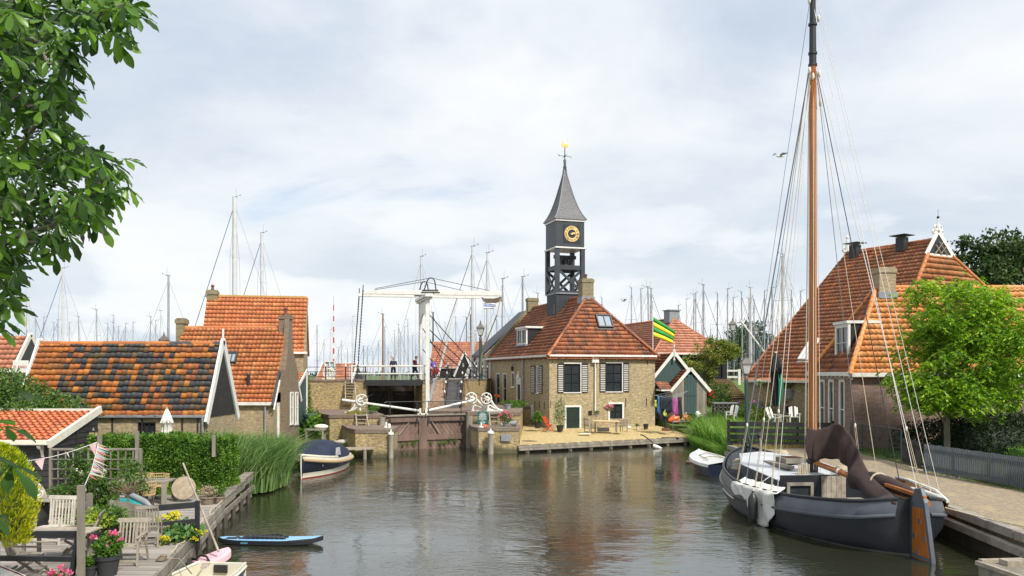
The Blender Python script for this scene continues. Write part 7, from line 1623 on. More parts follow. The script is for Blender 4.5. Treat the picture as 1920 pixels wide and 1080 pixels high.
# ---- cream rowing dinghy at the deck
RB=thing('rowing_dinghy','cream lined rowing dinghy with blue hull tied below the wooden deck','rowing boat',(-7.0,17.9,0),R(84))
T4=[(-2.0,.10,.55,.05),(-1.6,.42,.52,.25),(-.6,.68,.47,.45),(.6,.70,.47,.50),(1.6,.58,.52,.42)]; S4=crm(T4,4); bluh=M('blue dinghy hull',(.035,.07,.13),(.02,.045,.09),2,.35,.05)
hull('hull',RB,[[(s,b,z),(s,b+.04,z-.05),(s,b,z-.1),(s,(b+w_)/2+.03,z*.4),(s,w_,0),(s,0,-.2)] for s,b,z,w_ in S4],[bluh,creamp],[1,1,0,0,0])
g=MB(); vs=[];fs=[]
for s,b,z,w_ in S4: vs+=[(s,b*.92,z),(s,b*.80,.2),(s,-b*.80,.2),(s,-b*.92,z)]
g.add(vs,[(4*i+j,4*i+4+j,4*i+5+j,4*i+1+j) for i in range(len(S4)-1) for j in (0,1,2)]); g.poly([vs[-4],vs[-3],vs[-2],vs[-1]]); g.build('inside',M('cream inside',(.60,.56,.42),(.50,.46,.34),3,.5,.1),RB,fix=False,smooth=40)
for sgn in (1,-1): g=MB(); g.path([(s,sgn*b*.98,z+.02) for s,b,z,w_ in S4],.035,6); g.build('gunwale',creamp,RB,smooth=60)
g=MB(); g.box(1.55,1.66,-.56,.56,.2,.54); t_=g.build('transom',creamp,RB); g=MB(); g.box(1.50,1.55,-.16,.16,.32,.5); g.build('motor_pad',iron,t_)
g=MB(); g.box(.2,.5,-.62,.62,.33,.37); g.box(-.3,1.4,-.3,.3,.2,.24); g.build('thwart',M('brown thwart',(.30,.19,.08)),RB)
ro=thing('oar','weathered oar lying in the cream dinghy','oar',(-6.9,18.2,.55),R(100)); g=MB(); g.path([(-.9,0,0),(.5,0,.05)],.025,6); g.prism([(.5,-.06,.04),(.9,-.09,.05),(.95,0,.05),(.9,.09,.05),(.5,.06,.04)],(0,0,.02)); g.build('oar',benchw,ro)
# ---- boards
def board(name,label,loc,rz,L_,W_,m1,m2,cat,tilt=0):
    t=thing(name,label,cat,loc,rz); t.rotation_euler=(0,tilt,rz); k=24; pts=[]
    for i in range(k+1):
        u=-1+2*i/k; pts.append((u*L_/2,W_/2*(1-abs(u)**3.2)**.6 if abs(u)<1 else 0))
    ring=pts+[(x,-y) for x,y in pts[::-1][1:-1]]
    g=MB(); g.prism([(x,y,.0+.10*(abs(x)/(L_/2))**4*(1 if x>0 else .3)) for x,y in ring],(0,0,.12)); b_=g.build('board',m1,t,smooth=40)
    g=MB(); g.prism([(x*.97,y*.9,.121+.10*(abs(x)/(L_/2))**4*(1 if x>0 else .3)) for x,y in ring],(0,0,.006)); g.build('deck_pad',m2,b_); return t,b_
t,b_=board('paddle_board','light blue and black paddle board floating beyond the cream dinghy',(-7.1,24.3,.02),R(-3),3.15,.76,M('black board rail',(.015,.017,.022),None,3,.4,.05),M('light blue board deck',(.25,.48,.72),(.20,.42,.66),2,.4,.02),'paddle board')
g=MB(); 
for i in range(9): g.box(-.8+i*.14,-.70+i*.14,-.16,.16,.13,.19)
g.path([(-.9,-.15,.15),(-.3,-.2,.22),(.5,-.12,.17)],.03,5); g.path([(.5,.1,.15),(.2,.2,.2),(-.6,.15,.17)],.03,5); g.box(-1.3,-.95,-.2,.2,.13,.145); g.build('grip_pad',black,b_)
g=MB()
for i in range(26): x=-.75+i*.045; g.box(x,x+.028,-.372-.0,-.362,.035,.035+RNG.choice([.03,.045,.045]))
g.build('side_lettering',M('board letter blue',(.10,.35,.45)),b_)
t,b_=board('pink_board','faded pink board with black straps leaning against the deck piles',(-8.0,21.5,.02),R(62),1.7,.72,M('pale pink board',(.70,.45,.50),(.62,.40,.44),2,.5,.05),M('pale pink top',(.72,.50,.54),(.66,.34,.42),1.5,.5,.05),'board',R(-6))
g=MB(); 
for x in (-.35,-.05): g.path([(x,-.25,.14),(x+.05,-.1,.24),(x+.05,.1,.24),(x,.25,.14)],.03,6)
g.build('foot_strap',iron,b_)
sk=thing('work_boat','weathered grey boat corner at the quay in the lower right corner','boat',(11.55,17.6,0),R(96)); g=MB(); g.prism([(-1.5,-.55,.0),(1.5,-.55,.0),(1.62,-.6,.42),(-1.6,-.6,.42)],(0,1.2,0)); g.build('hull',oldwood,sk,bevel=.02); g=MB(); g.box(-1.6,1.62,-.66,-.56,.36,.46); g.box(-1.6,1.62,.56,.66,.36,.46); g.box(1.5,1.64,-.56,.56,.38,.5); g.build('gunwale',benchw,sk); g=MB(); g.box(1.1,1.4,-.2,.2,.42,.55); g.build('block',benchw,sk)
sk.location=(12.05,18.5,0)
# ================================================================ people
skin=M('skin tone',(.50,.30,.21),(.45,.26,.18),5,.6,0)
def skinobj(name,pts,edges,rad,mat,par,sub=1):
    me=bpy.data.meshes.new(name); me.from_pydata([tuple(p) for p in pts],edges,[]); me.materials.append(mat)
    o=link(name,me,par); s=o.modifiers.new('skin','SKIN'); s.use_smooth_shade=True
    for v,r in zip(me.skin_vertices[0].data,rad): v.radius=(r if isinstance(r,tuple) else (r,r))
    me.skin_vertices[0].data[0].use_root=True
    s=o.modifiers.new('sub','SUBSURF'); s.levels=sub; s.render_levels=sub; return o
def person(label,loc,rz,J,top,legs,hairm,shoes,longsleeve=True,sc=1.0,cap=None,hair_long=False):
    """J: joints in metres, x = the person's left, -y = front"""
    t=thing('person',label,'person',loc,rz); t.scale=(sc,)*3
    V=lambda k:Vector(J[k]); order=['pelvis','waist','chest','neck','head','shL','elL','haL','shR','elR','haR','hiL','knL','anL','toL','hiR','knR','anR','toR']
    E=[('pelvis','waist'),('waist','chest'),('chest','neck'),('neck','head'),('chest','shL'),('shL','elL'),('elL','haL'),('chest','shR'),('shR','elR'),('elR','haR'),('pelvis','hiL'),('hiL','knL'),('knL','anL'),('anL','toL'),('pelvis','hiR'),('hiR','knR'),('knR','anR'),('anR','toR')]
    Rd=dict(pelvis=(.13,.10),waist=(.12,.09),chest=(.14,.10),neck=.05,head=.06,shL=.055,elL=.042,haL=.028,shR=.055,elR=.042,haR=.028,hiL=.085,knL=.055,anL=.038,toL=.03,hiR=.085,knR=.055,anR=.038,toR=.03)
    ix={k:i for i,k in enumerate(order)}
    skinobj('body',[V(k) for k in order],[(ix[a],ix[b]) for a,b in E],[Rd[k] for k in order],skin,t,2)
    tk=['waist','chest','shL','elL','wrL','shR','elR','wrR','hem','col']; TJ={k:V(k) for k in ('waist','chest','shL','elL','shR','elR')}
    f=.86 if longsleeve else .3; TJ['wrL']=V('elL').lerp(V('haL'),f); TJ['wrR']=V('elR').lerp(V('haR'),f); TJ['hem']=V('pelvis').lerp(V('waist'),.1); TJ['col']=V('chest').lerp(V('neck'),.75)
    te=[('waist','chest'),('chest','shL'),('shL','elL'),('elL','wrL'),('chest','shR'),('shR','elR'),('elR','wrR'),('waist','hem'),('chest','col')]; tr=dict(waist=(.155,.125),chest=(.165,.125),shL=.078,elL=.062,wrL=.048,shR=.078,elR=.062,wrR=.048,hem=(.165,.135),col=.075)
    i2={k:i for i,k in enumerate(tk)}; skinobj('top',[TJ[k] for k in tk],[(i2[a],i2[b]) for a,b in te],[tr[k] for k in tk],top,t,2)
    lk=['pelvis','hiL','knL','anL','hiR','knR','anR']; le=[(0,1),(1,2),(2,3),(0,4),(4,5),(5,6)]; lr=[(.15,.12),.105,.078,.062,.105,.078,.062]
    skinobj('trousers',[V(k) for k in lk],le,lr,legs,t,2)
    for s_ in 'LR': a,b=V('an'+s_),V('to'+s_); g=MB(); g.ball((a+b)/2+Vector((0,0,-.02)),(.055,max(.06,(b-a).length*.85),.05),10,6); o=g.build('shoe',shoes,t,smooth=180); 
    h=V('head')+Vector((0,-.01,.08)); g=MB(); g.ball(h,(.078,.095,.118),16,12); hd_=g.build('head',skin,t,smooth=180)
    g=MB(); g.ball(h+Vector((0,-.10,-.005)),(.014,.022,.022),8,6); g.build('nose',skin,hd_,smooth=180)
    for s_ in (-1,1):
        g=MB(); g.ball(h+Vector((s_*.03,-.086,.018)),(.012,.008,.007),8,5); g.build('eye',iron,hd_); g=MB(); g.ball(h+Vector((s_*.08,.0,0)),(.012,.02,.03),8,5); g.build('ear',skin,hd_,smooth=180)
    g=MB(); g.ball(h+Vector((0,-.088,-.05)),(.024,.01,.006),8,5); g.build('mouth',M('lips',(.35,.14,.12)),hd_)
    g=MB(); g.ball(h+Vector((0,.022,.03)),(.088,.095,.105),16,10); 
    if hair_long: g.ball(h+Vector((0,.06,-.06)),(.075,.05,.10),12,8)
    g.build('hair',hairm,hd_,smooth=180)
    for s_ in 'LR':   # hands: palm, four fingers, thumb
        a=V('ha'+s_); d=(a-V('el'+s_)).normalized(); x=d.cross(Vector((0,1,.01))).normalized(); g=MB(); g.ball(a+d*.035,(.035,.022,.045),10,6)
        for i in range(4): b=a+d*.06+x*(i-1.5)*.017; g.path([b,b+d*(.035+.006*(i in (1,2))),b+d*(.055+.008*(i in (1,2)))+Vector((0,-.012,0))],[.009,.0085,.007],6)
        g.path([a+d*.015-x*.028,a+d*.05-x*.05+Vector((0,-.01,0)),a+d*.07-x*.048+Vector((0,-.02,0))],[.011,.010,.008],6); g.build('hand',skin,t,smooth=60)
    if cap: g=MB(); g.lathe([(.095,.03),(.09,.09),(.05,.13),(.01,.135)],h,14); g.build('cap',cap,hd_,smooth=40)
    return t
stand=dict(pelvis=(0,0,.96),waist=(0,.0,1.12),chest=(0,0,1.36),neck=(0,-.01,1.50),head=(0,-.03,1.58),shL=(.19,0,1.42),elL=(.25,.02,1.14),haL=(.20,-.18,1.0),shR=(-.19,0,1.42),elR=(-.25,.02,1.14),haR=(-.20,-.16,1.0),hiL=(.10,0,.90),knL=(.13,-.02,.50),anL=(.14,.02,.09),toL=(.17,-.14,.04),hiR=(-.10,0,.90),knR=(-.13,-.02,.50),anR=(-.14,.02,.09),toR=(-.17,-.14,.04))
walk=dict(stand,waist=(0,-.02,1.12),chest=(0,-.05,1.36),neck=(0,-.09,1.49),head=(0,-.13,1.56),haL=(.10,-.30,1.12),elL=(.23,-.06,1.14),haR=(-.12,-.28,1.08),elR=(-.23,-.03,1.13),knL=(.11,-.20,.52),anL=(.11,-.22,.10),toL=(.11,-.38,.05),knR=(-.11,.06,.50),anR=(-.12,.26,.14),toR=(-.12,.18,.03))
navc=M('navy jacket',(.018,.024,.05),None,4,.8,.1); darkt=M('dark trousers',(.02,.02,.026),None,4,.85,.1); redc=M('dark red sweater',(.16,.02,.04),None,4,.85,.1); purp=M('purple top',(.22,.12,.42),None,4,.85,.1); brownh=M('brown hair',(.13,.07,.04),None,20,.7,.3); darkh=M('dark hair',(.03,.02,.018),None,20,.7,.3); blond=M('greying hair',(.28,.22,.15),None,20,.7,.3)
person('person in a navy jacket and dark trousers facing the water on the drawbridge',(X(737.5,63.5),63.5,4.48),R(8),stand,navc,darkt,brownh,black,hair_long=False)
person('person in a dark red sweater walking bent forward beside the white portal',(X(777.5,63.2),63.2,4.48),R(75),walk,redc,darkt,darkh,black,cap=darkh,sc=1.04)
person('person in a purple top behind the red frame right of the portal',(X(813,66.5),66.5,4.5),R(-20),stand,purp,M('pale trousers',(.4,.4,.45)),blond,black,sc=.96)
rf=thing('red_stroller','red and white frame standing on the street right of the bridge portal','stroller',(X(816,65.8),65.8,4.5)); g=MB(); rdm=M('bright red enamel',(.55,.03,.02),None,3,.4,0)
g.path([(-.25,0,.05),(-.2,0,.5),(-.28,0,.85),(.1,0,.95),(.3,0,.8),(.22,0,.5),(.28,0,.05)],.04,6); g.path([(-.22,0,.3),(.25,0,.6)],.035,6); g.build('frame',rdm,rf,smooth=60); g=MB(); g.box(-.2,.22,-.15,.15,.5,.8); g.build('seat',rdm,rf,bevel=.03)
for x in (-.27,.29): g=MB(); g.path([(x+math.cos(a)*.12,-.12,.13+math.sin(a)*.12) for a in np.linspace(0,6.283,12,endpoint=False)],.025,6,closed=True); g.build('wheel',black,rf)
sit=dict(pelvis=(0,.0,.46),waist=(0,.06,.64),chest=(0,.10,.88),neck=(0,.08,1.02),head=(.0,.06,1.10),shL=(.19,.09,.94),elL=(.24,-.02,.68),haL=(.16,-.24,.62),shR=(-.19,.09,.94),elR=(-.24,-.02,.68),haR=(-.14,-.24,.60),hiL=(.10,-.03,.46),knL=(.13,-.44,.50),anL=(.13,-.48,.10),toL=(.13,-.62,.05),hiR=(-.10,-.03,.46),knR=(-.13,-.44,.50),anR=(-.13,-.5,.10),toR=(-.13,-.64,.05))
zg=lambda y:.95+(y-46.4)*.0
GY=57.0; GZ=Z(790,57)
person('person in dark clothes sitting in the garden behind the white chairs',(X(1478,58.2),58.2,GZ+.05),R(80),sit,navc,darkt,darkh,black)
# ================================================================ garden on the right
def adirondack(px,D,label,rz,group='white garden armchairs'):
    t=thing('garden_armchair',label,'chair',(X(px,D),D,GZ),rz); g=MB()
    g.prism([(-.27,-.35,.36),(.27,-.35,.36),(.27,.15,.27),(-.27,.15,.27)],(0,0,.04)); g.build('seat',white,t)
    st=M('chair cushion stripe',(.10,.06,.055),None,3,.8,.1)
    for i in range(5):
        x=-.24+i*.12; g=MB(); g.prism([(x-.052,.12,.28),(x+.052,.12,.28),(x+.052,.42,1.0+(.06 if i in (1,2,3) else 0)),(x-.052,.42,1.0+(.06 if i in (1,2,3) else 0))],(0,.025,0)); g.build('back_slat',st if i==2 else white,t)
    for s_ in (-1,1):
        g=MB(); g.box(s_*.32-.07,s_*.32+.07,-.42,.28,.55,.58); g.build('armrest',white,t)
        g=MB(); g.beam((s_*.30,-.34,0),(s_*.30,-.34,.55),.05,.09); g.build('leg',white,t); g=MB(); g.beam((s_*.30,.38,0),(s_*.30,-.2,.38),.04,.09); g.build('leg',white,t)
    g=MB(); g.beam((-.32,.26,.5),(.32,.26,.5),.06,.05); g.build('back_rail',white,t); return t
adirondack(1450,55,'white slatted garden armchair with dark centre stripe, left of the wooden table',R(35)); adirondack(1489,56,'white slatted garden armchair with dark centre stripe, right of the seated person',R(-10)); adirondack(1373,58.5,'white slatted garden armchair half hidden in the reeds by the crates',R(-40))
t=thing('garden_table','low wooden garden table between the white armchairs','table',(X(1468,55.5),55.5,GZ)); g=MB(); g.box(-.4,.4,-.3,.3,.42,.47); g.build('tabletop',benchw,t); g=MB()
for x in (-.35,.35):
    for y in (-.25,.25): g.box(x-.03,x+.03,y-.03,y+.03,0,.42)
each(g,'leg',benchw,t)
pr=thing('closed_parasol','closed black parasol with green strip standing in the garden','parasol',(X(1455,56),56,GZ)); zt_=Z(662,56)-GZ; g=MB(); g.path([(0,0,0),(0,0,zt_)],.035,8); g.build('pole',iron,pr)
def fold(name,mat,par,c,prof,k=9,amp=.25,n_=54,ph=0,a0=0,a1=6.2832):
    vs=[];fs=[]; full=a1-a0>6.2
    for r,z in prof:
        for j in range(n_+(0 if full else 1)):
            a=a0+(a1-a0)*j/n_; rr=r*(1+amp*math.sin(a*k+z*1.2+ph)); vs.append((c[0]+rr*math.cos(a),c[1]+rr*math.sin(a),c[2]+z))
    m_=n_ if full else n_+1
    for i in range(len(prof)-1):
        for j in range(n_): j2=(j+1)%m_ if full else j+1; fs.append((i*m_+j,i*m_+j2,(i+1)*m_+j2,(i+1)*m_+j))
    g=MB(); g.add(vs,fs); return g.build(name,mat,par,smooth=70,fix=False)
blk=M('black cloth',(.022,.024,.028),None,4,.85,.2); fold('canopy',blk,pr,(0,0,0),[(.03,zt_-.02),(.16,zt_-.2),(.30,zt_-.75),(.40,zt_-1.25),(.30,zt_-1.3),(.26,zt_-2.2),(.24,zt_-3.0),(.16,zt_-3.6)])
fold('green_panel',M('parasol green',(.01,.20,.10),None,4,.8,.2),pr,(.05,-.02,0),[(.10,zt_-1.25),(.30,zt_-1.5),(.36,zt_-2.2),(.30,zt_-3.0),(.2,zt_-3.5)],a0=-1.6,a1=.9,n_=20)
g=MB(); g.lathe([(.09,0),(.09,.06),(.02,.1)],(0,0,zt_),10); g.build('top_cap',white,pr)
gw=thing('crate_stack','stack of grey plastic crates and slabs in the overgrown garden','crates',(X(1358,62),62,Z(776,62))); g=MB()
for i in range(5):
    for k in range(3): x=-.85+i*.34; z=k*.26; g.box(x,x+.31,-.3,.3,z,z+.03); g.box(x,x+.03,-.3,.3,z,z+.24); g.box(x+.28,x+.31,-.3,.3,z,z+.24); g.box(x,x+.31,-.3,.3,z+.2,z+.24)
g.build('crates',M('grey crates',(.13,.12,.11)),gw); g=MB(); g.box(-.9,.95,-.33,.33,.78,.86); g.build('slab',lead,gw)
flm=leafm('red petals',gr3((.45,.02,.015),(.60,.03,.02),(.70,.10,.05)),.2); pinkm=leafm('pink petals',gr3((.55,.06,.18),(.72,.14,.30),(.80,.35,.45)),.25); yelm=leafm('yellow petals',gr3((.55,.45,.01),(.70,.60,.02),(.60,.60,.05)),.25); whm=leafm('white petals',gr3((.6,.6,.5),(.7,.7,.6),(.75,.72,.65)),.25); purm=leafm('violet petals',gr3((.12,.08,.25),(.2,.12,.4),(.3,.2,.5)),.2)
def plant(name,label,cat,loc,rl,hl,n_,lm,flowers=None,fn=0,pot=None,ph=.3,pr_=.2,leaf=.08,wd=.05,fz=.6,fsz=.05,base=0,top=None):
    t=thing(name,label,cat,loc)
    z0=0
    if pot is not None:
        g=MB(); g.lathe([(pr_*.72,0),(pr_*.98,ph*.82),(pr_*1.08,ph*.82),(pr_*1.1,ph),(pr_*.98,ph),(pr_*.95,ph-.04)],(0,0,0),20); g.build('pot',pot,t,smooth=40); z0=ph
        g=MB(); g.lathe([(pr_*.94,ph-.05),(.01,ph-.04)],(0,0,0),14); g.build('soil',M('potting soil',(.05,.035,.02)),t)
    P_=ellipsoid_pts(n_,(0,0,z0+hl*.45),(rl,rl,hl*.55),.3,.25); P_=P_[P_[:,2]>z0-.08] if pot is not None else P_[P_[:,2]>-.02]
    leafmesh('leaves',lm,t,P_,leaf,wd)
    if fn:
        c=ellipsoid_pts(fn,(0,0,z0+hl*fz),(rl*.95,rl*.95,hl*.5),.85,.15); c=c[c[:,2]>z0*.9]; Q=clump_points(c,14,fsz*.9); leafmesh('flowers',flowers,t,Q,fsz,fsz*.9)
    return t
blackpot=M('black pot',(.03,.032,.036),(.02,.022,.025),4,.6,.05); greypot=M('grey zinc pot',(.28,.30,.32),None,4,.5,.1); terra=M('terracotta pot',(.3,.12,.06),None); basketm=M('wicker basket',(.27,.22,.16),(.15,.12,.08),12,.9,.6,50)
plant('geranium','tall bright red geranium beside the garden steps','flowers',(X(1331,64),64,Z(764,64)),.35,1.3,500,L_mid,flm,26,leaf=.12,wd=.09,fsz=.11)
plant('shrub','brown tufted shrub left of the white armchairs','shrub',(X(1422,57),57,GZ),.6,.9,900,L_brown,leaf=.14,wd=.05)
plant('flower_bed','low bed of mixed pink and white flowers behind the armchairs','flowers',(X(1432,61),61,GZ+.4),1.6,.8,1800,L_mid,pinkm,18,leaf=.12,wd=.08,fsz=.1)
plant('lavender_bed','low grey green border with violet flowers by the garden wall','flowers',(X(1400,60),60,GZ+.3),1.2,.8,1200,L_mid,purm,20,leaf=.12,wd=.06,fsz=.1)
plant('white_flowers','white flowering plants in the reeds below the clothes line','flowers',(X(1300,60),60,1.2),1.0,.9,900,L_mid,whm,14,leaf=.12,wd=.06,fsz=.09)
plant('hanging_basket','hanging basket with white flowers under the farmhouse eave','flower basket',(X(1426,60),60,Z(725,60)),.35,.45,260,L_mid,whm,14,fsz=.08)
plant('potted_plant','large round planter with green plant against the farmhouse wall','potted plant',(X(1481,58.5),58.5,Z(748,58.5)),.5,.7,500,L_hedge,pot=greypot,ph=.7,pr_=.42,leaf=.13)
plant('potted_plant','dark bush in a tub beside the farmhouse wall','potted plant',(X(1471,59.5),59.5,Z(738,59.5)),.5,1.0,600,L_dark,pot=blackpot,ph=.4,pr_=.3,leaf=.13)
wl=thing('garden_light','white teardrop garden ornament on a rod in the reeds','ornament',(X(1308,59),59,.8)); g=MB(); g.lathe([(.02,1.0),(.09,1.1),(.16,1.3),(.14,1.45),(.05,1.5)],(0,0,0),12); g.build('head',white,wl,smooth=60); g=MB(); g.tube((0,0,0),(0,0,1.0),.02); g.build('rod',iron,wl)
ky=thing('kayak','upturned orange kayak lying behind the laundry','kayak',(X(1276,61.5),61.5,Z(793,61.5)),R(25)); g=MB(); g.path([(-1.1,0,.2),(-.7,0,.3),(0,0,.34),(.7,0,.3),(1.1,0,.22)],[.05,.28,.36,.28,.06],14); g.build('hull',M('orange plastic',(.75,.13,.03),None,3,.35,0),ky,smooth=60); g=MB(); g.path([(-.9,-.3,.12),(.9,-.3,.12)],.06,6); g.build('rim',lead,ky)
# clothes dryer
cdx=thing('clothes_dryer','rotary clothes dryer hung with dark and pink laundry right of the clock house','clothes dryer',(X(1262,59.3),59.3,.8)); h=Z(742,59.3)-.8
g=MB(); g.tube((0,0,0),(0,0,h+.1),.03,.03,8); g.build('pole',chrome,cdx)
arms=[(1.1,.2,.35),(-1.4,-.15,.05),(.2,1.1,.3),(-.3,-1.1,.05)]
g=MB()
for a_ in arms: g.tube((0,0,h-.25),(a_[0],a_[1],h+a_[2]),.015,.015,5)
for t in (.45,.7,.95):
    q=[Vector((a_[0]*t,a_[1]*t,h-.25+(a_[2]+.25)*t)) for a_ in (arms[0],arms[2],arms[1],arms[3])]; g.path(q,.008,4,closed=True)
g.build('arms',alu,cdx)
for x0,x1,z1,hh,m_,lb in ((-1.15,-.98,-.02,1.25,M('blue cloth',(.06,.20,.42),None,3,.9,.1),'blue'),(-1.0,-.75,-.1,1.7,blk,''),(-.95,-.1,-.12,1.05,M('dark navy cloth',(.015,.02,.035),None,3,.9,.1),''),(-.08,.32,-.16,1.2,M('pink cloth',(.42,.10,.30),None,3,.9,.1),''),(.3,.62,-.1,1.45,blk,''),(-.78,-.5,-1.0,.45,M('lime cloth',(.55,.62,.12),None,3,.9,.1),''),(-1.35,-1.2,-.3,.5,M('lime cloth',(.5,.6,.1)),'')):
    k=10; vs=[];fs=[]
    for i in range(k+1):
        for j in range(5): u=i/k;v=j/4; vs.append((x0+(x1-x0)*u+.03*math.sin(v*5+u*3),-.12+.05*math.sin(u*9+v*2),h+z1-hh*v*(1-.10*math.sin(u*7))))
    for i in range(k):
        for j in range(4): a=i*5+j; fs.append((a,a+5,a+6,a+1))
    g=MB(); g.add(vs,fs); o=g.build('laundry',m_,cdx,smooth=180,fix=False); s_=o.modifiers.new('cloth thickness','SOLIDIFY'); s_.thickness=.015
ch_=thing('black_plank_fence','low black horizontal plank fence in front of the reeds','fence',(12.05,46.3,.9),R(0)); g=MB()
for k in range(4): 
    z=.06+k*.36; g.prism([(0,0,z),(5.6,-1.2,z),(5.6,-1.2,z+.26),(0,0,z+.26)],(0,.05,0))
g.build('planks',tarred,ch_); g=MB()
for i in range(4): x=.1+i*1.8; g.box(x-.06,x+.06,.06-x*.214,.18-x*.214,0,1.5)
each(g,'post',tarred,ch_)
# picket fence
def pickets(name,label,a,b,h,m_,sp=.105,wd=.07,gap=0,zb=.95,rails=(.25,.95),cat='fence'):
    a=Vector((*a,zb)); b=Vector((*b,zb)); t=thing(name,label,cat,a); d=b-a; L_=d.length; d.normalize(); nn=Vector((d.y,-d.x,0)); k=int(L_/sp); g=MB()
    for i in range(k):
        p=d*(sp*(i+.5)); e=RNG.uniform(-.012,.012); w2=wd/2; g.prism([p-d*w2+Zv*.04,p+d*w2+Zv*.04,p+d*(w2+e*.3)+Zv*(h+e),p-d*(w2-e*.3)+Zv*(h+e)],nn*.022)
    g.build('pickets',m_,t); g=MB()
    for z in rails: g.beam(-nn*.03+Zv*z,d*L_-nn*.03+Zv*z,.04,.08)
    each(g,'rail',m_,t); g=MB()
    for i in range(4): p=d*(L_*(i+.02)/3.04)-nn*.09; g.beam(p-Zv*.2,p+Zv*(h-.05),.09,.09)
    each(g,'post',m_,t); return t
pickets('picket_fence','long blue grey picket fence leaning along the brick quay',(17.1,34.3),(17.9,28.4),1.12,M('blue grey fence paint',(.125,.145,.165),(.07,.083,.095),5,.7,.3,20,sc=(6,6,.7),wear=(.26,.27,.27)))
pickets('garden_gate','black picket gate between the wire fence and the grey fence',(17.65,37.4),(17.12,34.45),1.15,black,.16,.08,cat='gate')
wf=thing('wire_fence','thin wire mesh fence with green posts in front of the brown brick house','fence',(17.75,43.3,.95)); g=MB(); d=Vector((-.05,-5.7,0))
for i in range(5): p=d*i/4; g.tube(p,p+Zv*1.5,.03,.03,6); 
g.tube(Zv*1.5,Zv*1.5+d,.018,.018,5); each(g,'post',dkgreen,wf); g=MB()
for i in range(40):
    p=d*(i/40); 
    if i%1==0: g.tube(p,p+Zv*1.45,.004,.004,3)
for z in np.linspace(.1,1.45,11): g.tube(Zv*z,d+Zv*z,.004,.004,3)
g.build('mesh',iron,wf)
# quay edging
conc=M('weathered concrete',(.33,.30,.26),(.19,.17,.14),2.2,.9,.5,24,wear=(.10,.11,.06))
qe=thing('quay_kerb','weathered concrete kerb and timber waling along the right quay','kerb',(13,25,0)); E_=[(12.22,46.4),(12.88,36),(13.42,25.6),(13.02,21.2),(12.55,12)]
g=MB()
for a,b in zip(E_,E_[1:]):
    a=Vector((*a,0))-qe.location;b=Vector((*b,0))-qe.location; L_=(b-a).length;k=max(1,round(L_/1.5))
    for i in range(k): g.beam(a.lerp(b,i/k+.003)+Zv*.86,a.lerp(b,(i+1)/k-.003)+Zv*(.86+RNG.uniform(-.008,.008)),.34,.24)
g.build('kerb_stones',conc,qe,bevel=.02); g=MB()
for a,b in zip(E_,E_[1:]):
    a=Vector((a[0]-.22,a[1],0))-qe.location;b=Vector((b[0]-.22,b[1],0))-qe.location; g.beam(a+Zv*.52,b+Zv*.52,.2,.22)
g.build('waling',conc,qe,bevel=.02); g=MB()
for a,b in zip(E_,E_[1:]):
    a=Vector((a[0]-.12,a[1],0))-qe.location;b=Vector((b[0]-.12,b[1],0))-qe.location; k=int((b-a).length/.28)
    for i in range(k): c=a.lerp(b,(i+.5)/k); g.beam(c-Zv*.8,c+Zv*.42,.10,.24,up=(0,1,0))
g.build('sheet_piles',M('dark wet timber',(.07,.06,.045),(.03,.028,.02),2,.7,.4,14,sc=(1,1,.3)),qe)
# timber quay in front of the terrace
tq=thing('timber_quay','grey timber quay edge on short posts in front of the clock house terrace','quay',(.6,51.8,0)); a=Vector((-.25,-.12,0)); b=Vector((12.4,6.9,0)); g=MB()
for z0,hh,o_ in ((.40,.15,0),(.24,.14,.06),): g.beam(a+Vector((o_,-o_,z0)),b+Vector((o_,-o_,z0)),.2,hh)
g.build('waling',oldwood,tq); g=MB()
for i in range(9): p=a.lerp(b,(i+.4)/9)+Vector((.05,.1,0)); g.box(p.x-.12,p.x+.12,p.y-.10,p.y+.10,-.6,.2)
each(g,'post',M('pale pile',(.34,.29,.20)),tq)
g=MB(); g.prism([a+Vector((.1,.2,-.6)),b+Vector((.1,.2,-.6)),b+Vector((.1,.2,.42)),a+Vector((.1,.2,.42))],(0,.06,0)); g.build('backing',M('dark wet timber',(.05,.04,.03)),tq)
g=MB()
for i in range(16):
    p=a.lerp(b,(i+.15)/16); q=a.lerp(b,(i+.85)/16); g.beam(p+Vector((.05,.12,.485)),q+Vector((.05,.12,.485)),.10,.03)
g.build('edge_strip',M('dark brown strip',(.10,.075,.05)),tq)
# ================================================================ terrace of the clock house
def onT(px,py,D): return (X(px,D),D,Z(py,D))
plant('potted_shrub','round green shrub in a black pot at the corner of the clock house','potted plant',onT(1008,803,59.4),.42,.75,650,L_hedge,pot=blackpot,ph=.42,pr_=.24,leaf=.11,wd=.07)
plant('potted_tree','tall feathery shrub in a black pot left of the basement door','potted plant',onT(1050,809,59.2),.5,1.9,600,L_mid,pot=blackpot,ph=.45,pr_=.26,leaf=.14,wd=.05)
plant('potted_plant','small plant in a grey pot on the wall above the table','potted plant',onT(1119,782,60.5),.16,.22,140,L_mid,pot=greypot,ph=.24,pr_=.13,leaf=.07)
plant('hanging_basket','hanging basket with pink flowers beside the basement window','flower basket',onT(1141.5,770,60.5),.34,.42,380,L_mid,pinkm,26,leaf=.08,fsz=.07)
plant('potted_plant','little plant in a pale pot near the right corner of the clock house','potted plant',onT(1195,804,61.5),.15,.2,120,L_mid,pot=cream,ph=.18,pr_=.14,leaf=.07)
bk_=thing('bucket','small black bucket near the right corner of the clock house','bucket',onT(1211,804,61.8)); g=MB(); g.lathe([(.15,0),(.20,.34),(.21,.36),(.18,.35),(.14,.05)],(0,0,0),16); g.build('bucket',blackpot,bk_,smooth=40)
rc=thing('folding_chair','bright orange red folding chair in front of the clock house wall','chair',onT(1028,808,59.0),R(60)); om=M('orange red paint',(.72,.09,.03),None,3,.5,.05); g=MB()
